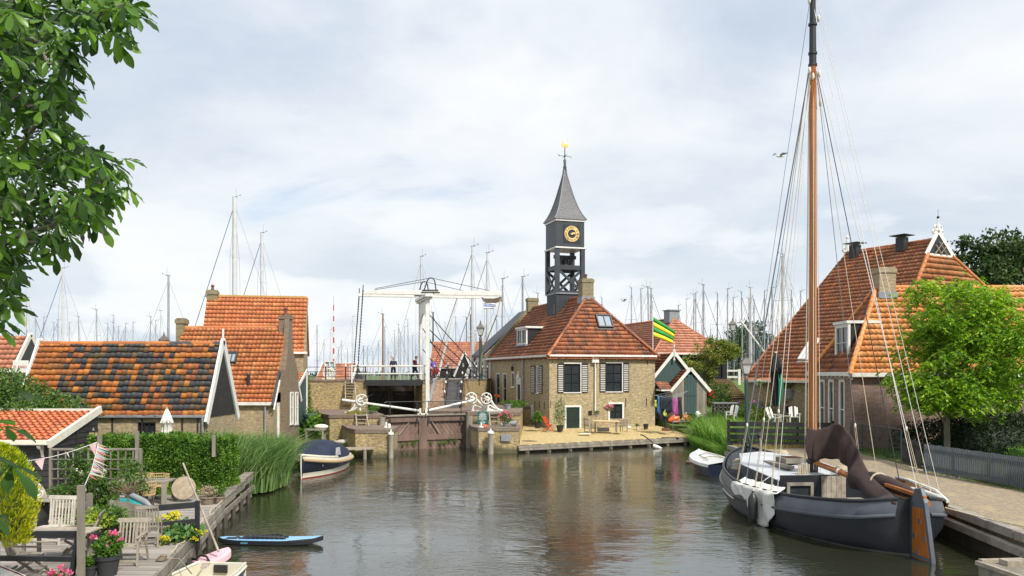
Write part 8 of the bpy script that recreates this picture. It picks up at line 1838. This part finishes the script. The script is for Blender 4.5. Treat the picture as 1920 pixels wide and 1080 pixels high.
for k in range(5): g.box(-.22,.22,-.22+k*.09,-.15+k*.09,.44,.46)
g.build('seat',om,rc)
g=MB()
for k in range(4): g.box(-.2,.2,.22+k*.035,.24+k*.035,.58+k*.11,.66+k*.11)
g.build('backrest',om,rc)
for s_ in (-.22,.22): 
    g=MB(); g.beam((s_,-.3,0),(s_,.38,1.05),.035,.05); g.build('leg',om,rc); g=MB(); g.beam((s_*.9,.3,0),(s_*.9,-.2,.46),.035,.05); g.build('leg',om,rc)
def bench(label,loc,rz,w_=.62,group='weathered terrace armchairs'):
    t=thing('terrace_chair',label,'chair',loc,rz,group); g=MB()
    for k in range(5): g.box(-w_/2,w_/2,-.25+k*.1,-.17+k*.1,.42,.44)
    g.build('seat',benchw,t); g=MB()
    for k in range(6): x=-w_/2+.08+k*(w_-.16)/5; g.beam((x,.25,.46),(x,.33,.92),.05,.02)
    g.beam((-w_/2,.335,.95),(w_/2,.335,.95),.05,.09); g.beam((-w_/2,.25,.5),(w_/2,.25,.5),.04,.06); g.build('backrest',benchw,t)
    for s_ in (-1,1):
        x=s_*w_/2
        g=MB(); g.beam((x,-.26,0),(x,-.26,.64),.05,.05); g.build('leg',benchw,t); g=MB(); g.beam((x,.26,0),(x,.34,.95),.05,.05); g.build('leg',benchw,t); g=MB(); g.beam((x,-.3,.66),(x,.3,.66),.06,.035); g.build('armrest',benchw,t)
    return t
bench('weathered slatted armchair at the left end of the terrace table',onT(1107,810,58.8),R(115),.7); bench('weathered slatted armchair at the right end of the terrace table',onT(1165,810,58.9),R(-125),.7)
tt_=thing('terrace_table','wooden terrace table with pale folded top below the small window','table',onT(1136,810,59.0)); g=MB(); g.prism([(-.95,-.4,.78),(.95,-.4,.74),(.95,.4,.76),(-.95,.4,.80)],(0,0,.04)); g.build('tabletop',M('pale table top',(.60,.48,.27),(.48,.37,.2),4,.7,.2),tt_); g=MB()
for x in (-.75,.75):
    for y in (-.3,.3): g.box(x-.03,x+.03,y-.03,y+.03,0,.77)
each(g,'leg',oldwood,tt_); g=MB(); g.prism([(-.95,-.41,.77),(.95,-.41,.73),(.95,-.41,.70),(-.95,-.41,.74)],(0,.01,0)); g.build('apron',M('apron wood',(.45,.18,.08)),tt_)
st_=thing('stone_trough','small white stone block under the terrace table','stone',onT(1131,809,59.6)); g=MB(); g.box(-.42,.42,-.15,.15,0,.28); g.build('block',lead,st_,bevel=.03)
dm_=thing('door_mat','pale flat slab lying on the gravel in front of the door','slab',onT(1097,813.5,57.8)); g=MB(); g.box(-.4,.4,-.2,.2,0,.05); g.build('slab',cream,dm_,bevel=.01)
bt=thing('white_boulder','small white stone ball beside the right terrace chair','stone',onT(1179,804,60.2)); g=MB(); g.ball((0,0,.1),(.18,.14,.12),12,8); g.build('stone',white,bt,smooth=180)
pd=thing('anchor_pole','dark pole with white float hanging over the timber quay','float',(X(1205,55.6),55.6,.5)); g=MB(); g.path([(-.1,.3,.35),(.1,.2,.3),(.55,-.3,-.05),(.7,-.6,-.3)],[.05,.04,.035,.035],6); g.build('pole',iron,pd); g=MB(); g.path([(.62,-.5,-.30),(.85,-.6,-.40),(1.15,-.7,-.48)],[.10,.14,.05],10); g.build('float',white,pd,smooth=60)
bx=thing('blue_tray','flat dark blue tray on the quay under the clothes dryer','tray',onT(1256,823,57.9)); g=MB(); g.box(-.6,.6,-.18,.18,0,.11); g.build('tray',navy,bx,bevel=.02)
tp=thing('terracotta_trough','terracotta trough with dark post under the laundry','plant pot',onT(1248,808,59.6)); g=MB(); g.box(-.24,.24,-.15,.15,0,.22); g.build('trough',terra,tp,bevel=.02); g=MB(); g.tube((0,0,.2),(0,0,1.0),.11,.10,10); g.build('post',blk,tp)
sp2=thing('earth_mound','dark earth hollow beside the right lock pier','mound',onT(990,829,54.4)); g=MB(); g.ball((0,0,-.02),(.85,.5,.13),14,8); g.build('earth',M('dark earth',(.07,.05,.03),None,4,.95,.6,30),sp2,smooth=180)
# on the right platforms
plant('flower_pot','pot of trailing pink flowers on the low right lock pier','potted plant',(X(948,52.9),52.9,1.6),.50,.62,700,L_mid,pinkm,34,pot=greypot,ph=.28,pr_=.22,leaf=.09,fsz=.075)
mp_=thing('metal_bucket','tipped over zinc bucket beside the pink flowers','bucket',(X(962,52.6),52.6,1.82)); g=MB(); g.lathe([(.13,-.18),(.19,.18),(.20,.2),(.17,.18),(.1,-.15)],(0,0,0),16,'X'); g.build('bucket',greypot,mp_,smooth=40)
plant('planter','grey pot with green hedge plants on the upper right platform','potted plant',(X(952,60.5),60.5,2.4),.3,.35,250,L_mid,pot=greypot,ph=.35,pr_=.27,leaf=.09)
plant('low_shrub','low green shrub along the side wall of the clock house','shrub',(X(965,62.8),62.8,2.4),1.0,.6,1200,L_hedge,leaf=.1,wd=.06)
plant('window_flowers','small pot of red flowers under the first side window','potted plant',(X(932,64.5),64.5,3.1),.18,.25,120,L_mid,flm,14,leaf=.08,fsz=.07)
rr_=thing('orange_hose','coiled orange hose on top of the low right lock pier','hose',(X(908,52.2),52.2,1.62)); g=MB()
for k in range(3): g.path([(math.cos(a)*(.22-.03*k),math.sin(a)*(.16-.03*k),.03+.04*k) for a in np.linspace(0,6.283,14,endpoint=False)],.025,6,closed=True)
g.build('hose',M('orange plastic',(.7,.13,.03)),rr_,smooth=60)
bo=thing('bollard','small white bollard on the low right lock pier','bollard',(X(902,52.0),52.0,1.6)); g=MB(); g.lathe([(.16,0),(.16,.05),(.05,.1),(.05,.2),(.02,.3)],(0,0,0),10); g.build('bollard',white,bo,smooth=40)
bo=thing('bollard','pair of small white bollard fittings beside the left gate leaf','bollard',(X(724,50.5),50.5,1.68)); g=MB(); g.lathe([(.15,0),(.15,.05),(.05,.1),(.07,.28),(.02,.34)],(0,0,0),10); g.lathe([(.1,0),(.1,.2),(.02,.26)],(.2,-.1,0),10); g.build('bollard',white,bo,smooth=40)
plant('zinc_planter','zinc trough with yellow green plants on the left lock platform','potted plant',(X(699,54.2),54.2,2.33),.42,.32,420,L_hedge,pot=greypot,ph=.2,pr_=.28,leaf=.08)
plant('moss_patch','dry moss and weeds around the single winch foot','weeds',(X(668,54.6),54.6,2.3),.9,.22,900,leafm('dry weeds',gr3((.16,.15,.03),(.30,.24,.06),(.2,.25,.05))),leaf=.07)
# table with white stone and tub left of the lock
tb_=thing('wooden_stand','rough wooden stand with weathered top on the bank left of the lock','table',(X(592,50.5),50.5,.75)); g=MB(); g.box(-.62,.62,-.35,.35,.78,.86); g.build('tabletop',oldwood,tb_); g=MB()
for x in (-.5,.5):
    for y in (-.28,.28): g.box(x-.05,x+.05,y-.05,y+.05,-.2,.78)
each(g,'leg',oldwood,tb_)
ws_=thing('white_stone','pale white slab stone lying on the wooden stand','stone',(X(602,50.5),50.5,1.61)); g=MB(); g.ball((0,0,.13),(.45,.22,.16),14,8); g.build('stone',cream,ws_,smooth=180)
ws_=thing('white_stone','pale rough stones at the foot of the left lock walls','stone',(X(641,50.6),50.6,.75)); g=MB(); g.ball((0,0,.05),(.40,.2,.15),12,8); g.ball((.35,.1,.06),(.2,.15,.2),7,5); g.ball((-.35,0,.03),(.25,.2,.1),8,6); g.build('stones',M('pale stone',(.50,.47,.40),(.36,.33,.27),5,.9,.5),ws_,smooth=180)
cb_=thing('compost_bin','dark green round bin behind the wooden stand','bin',(X(580,53.5),53.5,1.0)); g=MB(); g.lathe([(.34,0),(.38,.75),(.42,.78),(.42,.92),(.3,1.0),(.01,1.02)],(0,0,.4),18); g.build('bin',dkgreen,cb_,smooth=40)
plant('leafy_plant','large leaved green plant behind the wooden stand','plant',(X(585,51.5),51.5,.8),.7,1.3,420,L_hedge,leaf=.3,wd=.24)
duck=thing('duck','small brown duck swimming near the white dinghy','duck',(X(1291,45.9),45.9,0)); g=MB(); g.path([(-.22,0,.1),(-.1,0,.08),(.08,0,.08),(.17,0,.10),(.20,0,.2)],[.02,.09,.10,.05,.03],8); g.ball((.22,0,.24),(.055,.04,.045),8,6); g.path([(.26,0,.235),(.32,0,.225)],[.02,.01],5); g.build('body',M('duck brown',(.14,.09,.05),(.07,.05,.03),30,.8),duck,smooth=180)
# ================================================================ the wooden deck in the foreground
DZ=.78
def dedge(y): return -7.48-(y-17.4)*(9.44-7.48)/(27.0-17.4) if y<27 else -9.44-(y-27)*(.16)
g=MB(); y=13.0; k=0
while y<33.0:
    x1=dedge(y+.07)-.02; x0=-17.5; cuts=sorted([x0,x1]+[x0+(x1-x0)*f for f in ((.35,.72) if k%2 else (.18,.55,.86))])
    for a,b in zip(cuts,cuts[1:]): z=DZ+RNG.uniform(-.006,.006); g.box(a+.003,b-.003,y,y+.138,z-.04,z)
    y+=.146; k+=1
struct(g.build('deck_floor',deckw)).name='deck'
wd_=thing('deck_edging','weathered plank edging and piles along the water side of the deck','edging',(-8.6,22,0)); o_=wd_.location
g=MB(); ys=[13,17.4,20,22.5,25,27,29,31,33.0]
for a,b in zip(ys,ys[1:]):
    pa=Vector((dedge(a)+.03,a,0))-o_;pb=Vector((dedge(b)+.03,b,0))-o_; up=.0 if a<27 else .12*(a-25)/4
    g.beam(pa+Zv*(.70+up),pb+Zv*(.70+up),.07,.24); g.beam(pa+Vector((.03,0,.46)),pb+Vector((.03,0,.46)),.07,.18)
    g.beam(pa+Vector((-.05,0,.2)),pb+Vector((-.05,0,.2)),.07,.26)
    if a>=27: g.beam(pa+Vector((-.12,0,.86+up)),pb+Vector((-.12,0,.86+up)),.34,.06)
g.build('planks',oldwood,wd_,bevel=.006); g=MB()
for yy in np.arange(14,33,1.6): x=dedge(yy)+.1-o_.x; g.path([(x,yy-o_.y,-.8),(x,yy-o_.y,.44)],.08,8)
each(g,'pile',M('dark wet timber',(.05,.04,.03)),wd_)
mr=thing('mooring_line','pale rope looped along the edge of the deck','rope',(-8.5,22,.85)); g=MB(); pts=[]
for i in range(30): yy=19+i*.33; pts.append((dedge(yy)+8.5-.02+.04*math.sin(i*1.7),yy-22,.03+.04*math.sin(i*1.1)))
g.path(pts,.018,5); g.build('rope',rope,mr,smooth=60)
ck=thing('rope_coil','knotted rope and ring on the deck corner by the cream dinghy','rope',(-7.9,18.6,DZ)); g=MB()
for k in range(4): g.path([(math.cos(a)*(.10-.012*k)+.02*k,math.sin(a)*(.08-.01*k),.03+.03*k) for a in np.linspace(0,6.283,12,endpoint=False)],.02,5,closed=True)
g.path([(.1,0,.05),(.4,.05,.03),(.75,-.15,-.25)],.015,5); g.build('rope',M('brown rope',(.22,.17,.12)),ck,smooth=60)
# chairs on the deck
def slatchair(label,loc,rz,wood,recline=.28,w_=.56,h_=.98,fold=False,arms=True,topbar=True):
    t=thing('deck_chair',label,'chair',loc,rz,'slatted wooden chairs on the deck'); sh_=.40
    g=MB()
    for k in range(8): y=-.26+k*.065; g.box(-w_/2+.04,w_/2-.04,y,y+.045,sh_-.012+(.02 if k<4 else .0),sh_+.012+(.02 if k<4 else .0))
    g.build('seat',wood,t); g=MB(); bz=lambda z:.24+(z-sh_)*recline
    for k in range(7): x=-w_/2+.07+k*(w_-.14)/6; g.beam((x,bz(.42),.42),(x,bz(h_-.06),h_-.06),.034,.016,up=(0,1,0))
    g.build('back_slats',wood,t)
    if topbar:
        g=MB(); g.prism([(-w_/2-.05,bz(h_-.1)-.015,h_-.09),(w_/2+.05,bz(h_-.1)-.015,h_-.09),(w_/2+.085,bz(h_-.04)-.015,h_-.04),(w_/2+.05,bz(h_)-.015,h_+.01),(-w_/2-.05,bz(h_)-.015,h_+.01),(-w_/2-.085,bz(h_-.04)-.015,h_-.04)],(0,.03,0)); g.build('top_rail',wood,t,bevel=.008)
    else:
        g=MB(); g.beam((-w_/2,bz(h_),h_),(w_/2,bz(h_),h_),.03,.07); g.beam((-w_/2,bz(.5),.5),(w_/2,bz(.5),.5),.03,.05); g.build('top_rail',wood,t)
    for s_ in (-1,1):
        x=s_*(w_/2-.0)
        if fold:
            g=MB(); g.beam((x,-.36,0),(x,.24,sh_+.08),.03,.055); g.build('leg',wood,t); g=MB(); g.beam((x*.93,.36,0),(x*.93,-.26,sh_),.03,.055); g.build('leg',wood,t)
        else:
            g=MB(); g.beam((x,-.30,0),(x,-.26,.62),.035,.055); g.build('leg',wood,t); g=MB(); g.beam((x*.96,.38,0),(x*.96,.22,.5),.035,.055); g.build('leg',wood,t)
        g=MB(); g.beam((x*.97,bz(.42),.40),(x*.97,bz(h_-.05),h_-.05),.035,.045); g.build('back_post',wood,t)
        if arms: g=MB(); g.prism([(x-.035,-.34,.615),(x+.035,-.34,.615),(x+.03,.30,.645),(x-.03,.30,.645)],(0,0,.028)); g.build('armrest',wood,t,bevel=.008)
    g=MB(); g.beam((-w_/2,-.28,.12),(w_/2,-.28,.12),.03,.05); g.beam((-w_/2,.30,.14),(w_/2,.30,.14),.03,.05); each(g,'stretcher',wood,t); return t
whitew=M('pale washed wood',(.58,.54,.46),(.42,.38,.31),6,.7,.2,30,island=.12)
def dk(px,D): return (X(px,D),D,DZ)
slatchair('weathered slatted armchair nearest the pot of pink flowers',dk(241,18.3),R(4),benchw,.22,.60,.95)
slatchair('grey slatted chair beside the black rail and yellow flowers',dk(279,20.3),R(196),oldwood,.16,.52,.98,arms=False,topbar=False)
slatchair('cream slatted chair behind the table in front of the barrel',dk(103,20.6),R(-8),whitew,.12,.66,1.12,arms=False)
slatchair('tilted grey folding chair half behind the tall post',dk(148,19.2),R(-72),oldwood,.45,.5,.98,fold=True)
slatchair('grey folding chair at the lower left behind the black rail',dk(52,17.3),R(100),oldwood,.35,.5,.95,fold=True)
ta=thing('deck_table','weathered grey wooden table behind the black rail','table',(X(118,18.8),18.6,DZ)); g=MB()
for k in range(7): g.box(-.85,.80,-.42+k*.12,-.31+k*.12,.66,.69)
g.build('tabletop',benchw,ta); g=MB()
for x in (-.6,.55):
    for y in (-.3,.3): g.box(x-.035,x+.035,y-.035,y+.035,0,.66)
each(g,'leg',oldwood,ta); g=MB(); g.box(-.7,.65,-.34,-.31,.58,.655); g.build('apron',oldwood,ta)
# black rail in the lower left
rl=thing('black_rail','black wooden rail with leaning post in the lower left corner of the deck','railing',(-10.5,16.9,DZ)); g=MB(); xr=X(158,16.9)+10.5
g.beam((-1.5,0,.93),(xr,0,.93),.07,.14); g.beam((-1.5,0,.46),(xr-.08,0,.42),.06,.11); g.beam((xr-.12,-.02,.9),(xr-.36,-.02,-.7),.07,.14,up=(0,1,0)); each(g,'beam',black,rl,bevel=.006)
p_=post(152,910,1100,16.75,'tall square weathered post standing in front of the black rail',.058,cap=False,name='deck_post')
p_=post(187,817,985,24.1,'tall thin weathered post carrying the bunting beside the trellis',.05,cap=False,name='deck_post')
p_=post(168,925,990,22.6,'short dark grey post beside the rose bush',.06,cap=False,name='deck_post')
p_=post(401,816,840,28.4,'grey post top poking out above the hedge on the right',.05,cap=False,name='deck_post')
p_=post(257,808,850,28.3,'grey post standing in front of the hedge left of the white parasol',.05,cap=False,name='deck_post')
rl=thing('black_rail','short black wooden rail between the yellow flowers and the deck edge','railing',(X(370,20.9),20.9,DZ)); g=MB(); g.beam((0,0,-.25),(0,0,1.0),.10,.10); g.beam((0,0,.9),(-1.15,-.35,.85),.06,.15); g.beam((0,0,.5),(-1.15,-.35,.44),.05,.10); each(g,'beam',black,rl,bevel=.006)
pl_=thing('boat_pole','long weathered punting pole leaning on the deck edge','pole',P(410,1020,21.6)); g=MB(); g.tube((0,0,-.2),P(343,868,22.2)-pl_.location,.032,.026,8); g.build('pole',benchw,pl_,smooth=60)
# barrel with pitchers
br_=thing('barrel','black wooden barrel with one pale stave standing on the deck','barrel',(X(64,22),22,DZ)); g=MB(); prf=[(.30,0),(.37,.2),(.39,.42),(.37,.64),(.31,.84)]; g.lathe(prf,(0,0,0),22); g.build('staves',tarred,br_,smooth=30)
g=MB(); g.prism([(.10,-.395,.02),(.14,-.395,.02),(.14,-.41,.82),(.10,-.41,.82)],(0,.03,0)); g.build('pale_stave',benchw,br_)
for z in (.14,.70): g=MB(); g.lathe([(.365,z),(.37,z+.05)],(0,0,0),22); g.build('hoop',iron,br_)
g=MB(); g.box(-.62,.85,-.32,.32,.84,.88); g.build('board_top',oldwood,br_)
def pitcher(label,px,D,m_,s=1.0,z0=1.66):
    t=thing('pitcher',label,'pitcher',(X(px,D),D,z0)); g=MB(); g.lathe([(.08*s,0),(.09*s,.04*s),(.10*s,.12*s),(.065*s,.2*s),(.06*s,.24*s),(.085*s,.28*s),(.075*s,.27*s),(.04*s,.2*s)],(0,0,0),16); g.build('jug',m_,t,smooth=60); g=MB(); g.path([(.065*s,0,.24*s),(.14*s,0,.23*s),(.15*s,0,.14*s),(.09*s,0,.07*s)],.014*s,6); g.path([(-.07*s,0,.22*s),(-.13*s,0,.27*s)],[.03*s,.015*s],6); g.build('handle',m_,t,smooth=60)
pitcher('white enamel pitcher standing on the black barrel',70,21.8,white); pitcher('smaller cream jug left of the white pitcher on the barrel',61,22.0,cream,.85)
sd_=thing('stone_disc','round pale stone disc leaning by the black shed wall','stone disc',(X(48,23.8),23.8,DZ+.58)); g=MB(); g.lathe([(.6,-.05),(.62,0),(.6,.05)],(0,0,0),28,'Y'); g.build('disc',M('pale worn stone',(.42,.37,.30),(.28,.24,.20),6,.9,.5,30),sd_,smooth=30)
wdc=thing('wood_disc','round weathered wooden board leaning against the hedge','wooden disc',(X(344.5,27.2),27.2,DZ+.44)); g=MB(); g.lathe([(.37,-.03),(.385,0),(.37,.03)],(0,0,0),28,'Y'); g.build('disc',M('weathered round wood',(.42,.35,.25),(.26,.21,.15),7,.85,.5,22),wdc,smooth=30); g=MB(); g.path([(-.02,0,.38),(-.02,0,.44)],[.05,.02],6); g.build('handle',oldwood,wdc); wdc.rotation_euler=(R(-12),0,R(10))
# dining set by the hedge
dt=thing('dining_table','large grey wooden dining table in front of the hedge','table',(X(290,27.0),26.9,DZ)); g=MB(); g.box(-1.1,.58,-.45,.45,.70,.76); g.build('tabletop',oldwood,dt,bevel=.01); g=MB()
for x,y in ((.10,-.4),(.52,-.4),(.52,.38),(-1.0,-.4),(-1.0,.38)): g.box(x-.07,x+.07,y-.05,y+.05,0,.70)
each(g,'leg',oldwood,dt)
def rattan(label,px,D,rz):
    t=thing('rattan_chair',label,'chair',(X(px,D),D,DZ),rz,'rattan chairs around the dining table'); rm=M('rattan cane',(.52,.38,.18),(.38,.26,.12),10,.7,.3,50); g=MB()
    for z in (.42,.52,.62,.72,.82): r=.30+.05*(z-.42)/.4; g.path([(math.cos(a)*r,math.sin(a)*r*.9,z) for a in np.linspace(-.5,math.pi+.5,14)],.016,5)
    for a in np.linspace(-.5,math.pi+.5,20): g.tube((math.cos(a)*.30,math.sin(a)*.27,.40),(math.cos(a)*.35,math.sin(a)*.315,.84),.009,.009,4)
    g.build('shell',rm,t,smooth=60); g=MB(); g.lathe([(.30,.40),(.30,.44)],(0,0,0),16); g.build('seat',rm,t)
    for a in (.8,2.3,3.9,5.5): g=MB(); g.tube((math.cos(a)*.2,math.sin(a)*.2,.40),(math.cos(a)*.28,math.sin(a)*.28,0),.014,.012,6); g.build('leg',iron,t)
rattan('rattan tub chair on the near side of the dining table',272,26.0,R(180)); rattan('rattan tub chair behind the right end of the dining table',297,27.8,0); rattan('rattan tub chair behind the left end of the dining table',268,27.9,0)
# trellis with roses
tr=thing('trellis','grey wooden trellis with square openings beside the black shed','trellis',(X(95,25.4),25.4,DZ)); wT=X(264,25.4)-X(95,25.4); hT=Z(843,25.4)-DZ; g=MB()
for i in range(13): x=wT*i/12; g.box(x-.018,x+.018,-.015,.015,.05,hT+.02*math.sin(i))
for k in range(7): z=.1+(hT-.1)*k/6; g.box(0,wT,-.035,-.016,z-.018,z+.018)
g.box(-.03,wT+.03,-.04,.04,hT,hT+.04); g.build('lattice',oldwood,tr); g=MB(); g.box(wT-.035,wT+.035,-.04,.04,0,hT); g.box(-.035,.035,-.04,.04,0,hT); each(g,'post',oldwood,tr)
def rosebush(label,px0,px1,py0,py1,D,n_,fl=None,fn=0,lm=None,dz=.3):
    c=P((px0+px1)/2,(py0+py1)/2,D); rx=(px1-px0)/2/F*D; rz_=(py1-py0)/2/F*D; t=thing('rose_bush',label,'rose bush',(c.x,c.y,DZ)); zc_=c.z-DZ
    cl=ellipsoid_pts(26,(0,0,zc_),(rx,.3,rz_),.3,.3); P_=clump_points(cl,n_/26,.20); P_=P_[P_[:,2]>0]; leafmesh('leaves',lm or L_mid,t,P_,.085,.055)
    g=MB()
    for i in range(9): q=cl[i*2]; g.path([(q[0]*.3,0,0),(q[0]*.7,q[1]*.5,q[2]*.5),tuple(q)],[.012,.009,.005],5)
    g.build('stems',M('green stem',(.10,.13,.05)),t)
    if fn: Q=clump_points(ellipsoid_pts(fn,(0,0,zc_),(rx,.32,rz_),.8,.2),10,.045); leafmesh('flowers',fl or whm,t,Q,.055,.05)
rosebush('rose climbing over the left half of the trellis',120,182,850,965,24.9,2600,whm,9); rosebush('rose growing around the tall bunting post',165,230,880,985,24.0,3000,whm,14); rosebush('low leafy rose at the foot of the trellis by the shed',95,150,905,945,24.8,900); rosebush('rose with one big pink bloom on the right trellis post',235,272,862,935,25.0,900,pinkm,4)
# small standard tree with twiggy head
stt=thing('standard_tree','slim standard tree with bare twiggy head and a few leaves on the deck','tree',(X(240,22.2),22.2,DZ)); g=MB(); hs=Z(928,22.2)-DZ; g.path([(0,0,0),(.01,0,hs*.5),(0,0,hs)],.026,8)
for i in range(60):
    a=RNG.uniform(0,6.283); e=RNG.uniform(.25,1.2); L_=RNG.uniform(.3,.62); d=Vector((math.cos(a)*math.cos(e),math.sin(a)*math.cos(e),math.sin(e))); q=Vector((0,0,hs)); g.path([q,q+d*L_*.5+Zv*.02,q+d*L_],[.009,.006,.003],4)
g.build('trunk',M('bare twig brown',(.27,.20,.13),(.18,.13,.08)),stt); P_=ellipsoid_pts(110,(0,0,hs+.42),(.45,.4,.25),.5,.2); leafmesh('leaves',L_mid,stt,P_,.07,.045)
# potted plants on the deck
plant('potted_plant','big black pot of pink hydrangeas in front of the slatted armchair','potted plant',(X(201,17.3),17.3,DZ),.30,.40,900,L_hedge,pinkm,9,pot=blackpot,ph=.42,pr_=.255,leaf=.085,wd=.055,fsz=.055,fz=.75)
plant('potted_plant','small black pot with low green plant beside the weathered post','potted plant',(X(168,17.1),17.1,DZ-.0),.15,.20,260,L_hedge,pot=blackpot,ph=.24,pr_=.14,leaf=.05)
plant('potted_plant','yellow green shrub in a black pot left of the tall bunting post foot','potted plant',(X(180,20.2),20.2,DZ),.36,.50,800,leafm('yellow green leaves',gr3((.12,.20,.02),(.25,.34,.03),(.38,.42,.05))),pot=blackpot,ph=.38,pr_=.2,leaf=.09)
plant('potted_plant','long leaved green plant in a black pot behind the armchair','potted plant',(X(208,20.6),20.6,DZ),.34,.50,520,L_mid,pot=blackpot,ph=.40,pr_=.19,leaf=.15,wd=.05)
plant('potted_plant','black pot behind the back of the slatted armchair','potted plant',(X(240,20.4),20.4,DZ),.25,.3,200,L_mid,pot=blackpot,ph=.38,pr_=.18,leaf=.08)
plant('lady_mantle','round leaved plant with yellow green flowers below the black rail','flowers',(X(338,20.7),20.9,DZ),.52,.42,500,leafm('round leaves',gr3((.05,.13,.04),(.09,.20,.06),(.15,.27,.09))),yelm,26,leaf=.13,wd=.13,fsz=.055,fz=.35)
plant('lady_mantle','bright yellow flower clump above the black rail','flowers',(X(319,22.3),22.3,DZ),.36,.42,200,L_mid,yelm,34,leaf=.08,fsz=.055)
plant('lady_mantle','small yellow flowers at the foot of the grey slatted chair','flowers',(X(306,20.3),20.3,DZ),.16,.2,80,L_mid,yelm,14,leaf=.06,fsz=.05)
plant('basket_plant','wicker basket with dry pinkish plant at the hedge foot','potted plant',(X(389,26.6),26.6,DZ),.30,.34,300,leafm('dry pink leaves',gr3((.30,.22,.16),(.42,.33,.25),(.25,.26,.15))),pot=basketm,ph=.26,pr_=.24,leaf=.09,wd=.035)
plant('basket_plant','smaller wicker basket right of the dry plant basket','potted plant',(X(407,26.6),26.8,DZ),.2,.3,180,L_mid,pot=basketm,ph=.24,pr_=.18,leaf=.08)
plant('hydrangea','pink hydrangea heads at the bottom edge of the picture','flowers',(X(108,15.4),15.4,.75),.26,.52,500,L_hedge,pinkm,20,leaf=.09,fsz=.06,fz=.7)
plant('green_plant','leafy green bed under the roses behind the pots','plant',(X(190,22.8),22.8,DZ),.9,.5,1500,L_hedge,leaf=.1,wd=.06)
wb_=thing('surfboard','white surfboard with dark red stripe lying in the lower left corner','surfboard',(X(5,15.6),15.7,1.0),R(-14)); wb_.rotation_euler=(R(55),R(16),R(-10)); k=20; pts=[(-1.2+2.0*i/k,.27*(1-abs(-1+2*i/k)**3)**.6) for i in range(k+1)]; ring=pts+[(x,-y) for x,y in pts[::-1][1:-1]]
g=MB(); g.prism([(x,y,0) for x,y in ring],(0,0,.06)); b_=g.build('board',white,wb_,smooth=30); g=MB(); g.path([(x,y*.9,.065) for x,y in ring],.012,5,closed=True); g.build('stripe',M('dark red stripe',(.22,.03,.04)),b_)
td=thing('paddle_board','teal and grey paddle board stored behind the chairs','paddle board',P(250,952,23.0),R(-25)); g=MB(); g.path([(-.5,0,.18),(-.2,0,.12),(.3,0,-.02),(.62,0,-.14)],[.06,.15,.16,.05],10); g.build('board',M('teal board',(.02,.30,.32),None,3,.4,0),td,smooth=60); g=MB(); g.path([(-.5,.05,.36),(-.1,.05,.33),(.4,.05,.18),(.7,.05,.02)],[.03,.08,.09,.03],8); g.build('cover',lead,td,smooth=60)
gbx=thing('deck_screen','low weathered plank screen behind the grey slatted chair','screen',P(262,965,22.0)); gbx.location.z=DZ; g=MB()
for k in range(3): g.prism([(-.9,.2,.12+k*.24),(.35,-.1,.05+k*.22),(.35,-.1,.25+k*.22),(-.9,.2,.34+k*.24)],(0,.03,0))
g.build('planks',oldwood,gbx)
pb=thing('plank_bench','low dark plank bench at the foot of the trellis','bench',(X(110,24.2),24.2,DZ)); g=MB(); g.box(-.9,1.1,-.15,.15,.30,.42); g.box(-.8,-.7,-.1,.1,0,.3); g.box(.9,1.0,-.1,.1,0,.3); g.build('bench',oldwood,pb)
# bunting
bn=thing('bunting','string of small pastel flags hung from the shed to the tall post','bunting',P(182,829,24.0)); bo_=bn.location; g=MB(); A_=P(10,868,21.5); cs=[]
for i in range(21): t=i/20; q=Vector((0,0,0)).lerp(A_-bo_,t)-Zv*.12*math.sin(math.pi*t); cs.append(q)
g.path(cs,.010,4); dn=[P(184,830,23.9)-bo_,P(180,850,23)-bo_,P(172,880,21)-bo_,P(158,912,16.9)-bo_]; g.path(dn,.010,4); g.build('string',wrope,bn)
cols=[M('pale pink flag',(.62,.42,.42)),M('pale blue flag',(.42,.56,.72)),M('cream flag',(.68,.60,.42)),M('coral flag',(.62,.22,.22)),M('white paint',(.7,.7,.7))]
for i,(t,w_,h_,c) in enumerate(((.08,.26,.34,0),(.38,.03,.14,4),(.66,.30,.30,0),(.84,.26,.34,1))):
    q=cs[int(t*20)]; d=(cs[1]-cs[0]).normalized(); g=MB(); g.prism([q-d*w_/2,q+d*w_/2,q+Vector((.06,0,-h_))],(0,.006,0)); g.build('flag',cols[c],bn)
q=resamp([Vector(p) for p in dn],30)
for i in range(2,24):
    p=q[i]; L_=RNG.uniform(.22,.42); a=RNG.uniform(-.15,.55); g=MB(); d=Vector((math.cos(a)*.8,0,-.25-abs(math.sin(a))*.8)).normalized(); g.prism([p,p+Vector((0,0,-.05)),p+d*L_],(0,.008,0)); g.build('flag',cols[i%5],bn)
# closed white parasol by the shed
wp=thing('closed_parasol','closed white parasol standing in front of the patchwork roofed shed','parasol',(X(313,33.6),33.6,.6)); zt_=Z(766,33.6)-.6; g=MB(); g.path([(0,0,0),(0,0,zt_)],.025,8); g.ball((0,0,zt_+.03),.045,8,6); g.build('pole',benchw,wp)
wc=M('white parasol cloth',(.74,.71,.64),(.64,.61,.54),4,.85,.15); fold('canopy',wc,wp,(0,0,0),[(.03,zt_),(.09,zt_-.15),(.17,zt_-.40),(.23,zt_-.58),(.18,zt_-.60),(.20,zt_-1.0),(.23,zt_-1.6),(.25,zt_-2.0),(.18,zt_-2.05)],k=8,amp=.2)
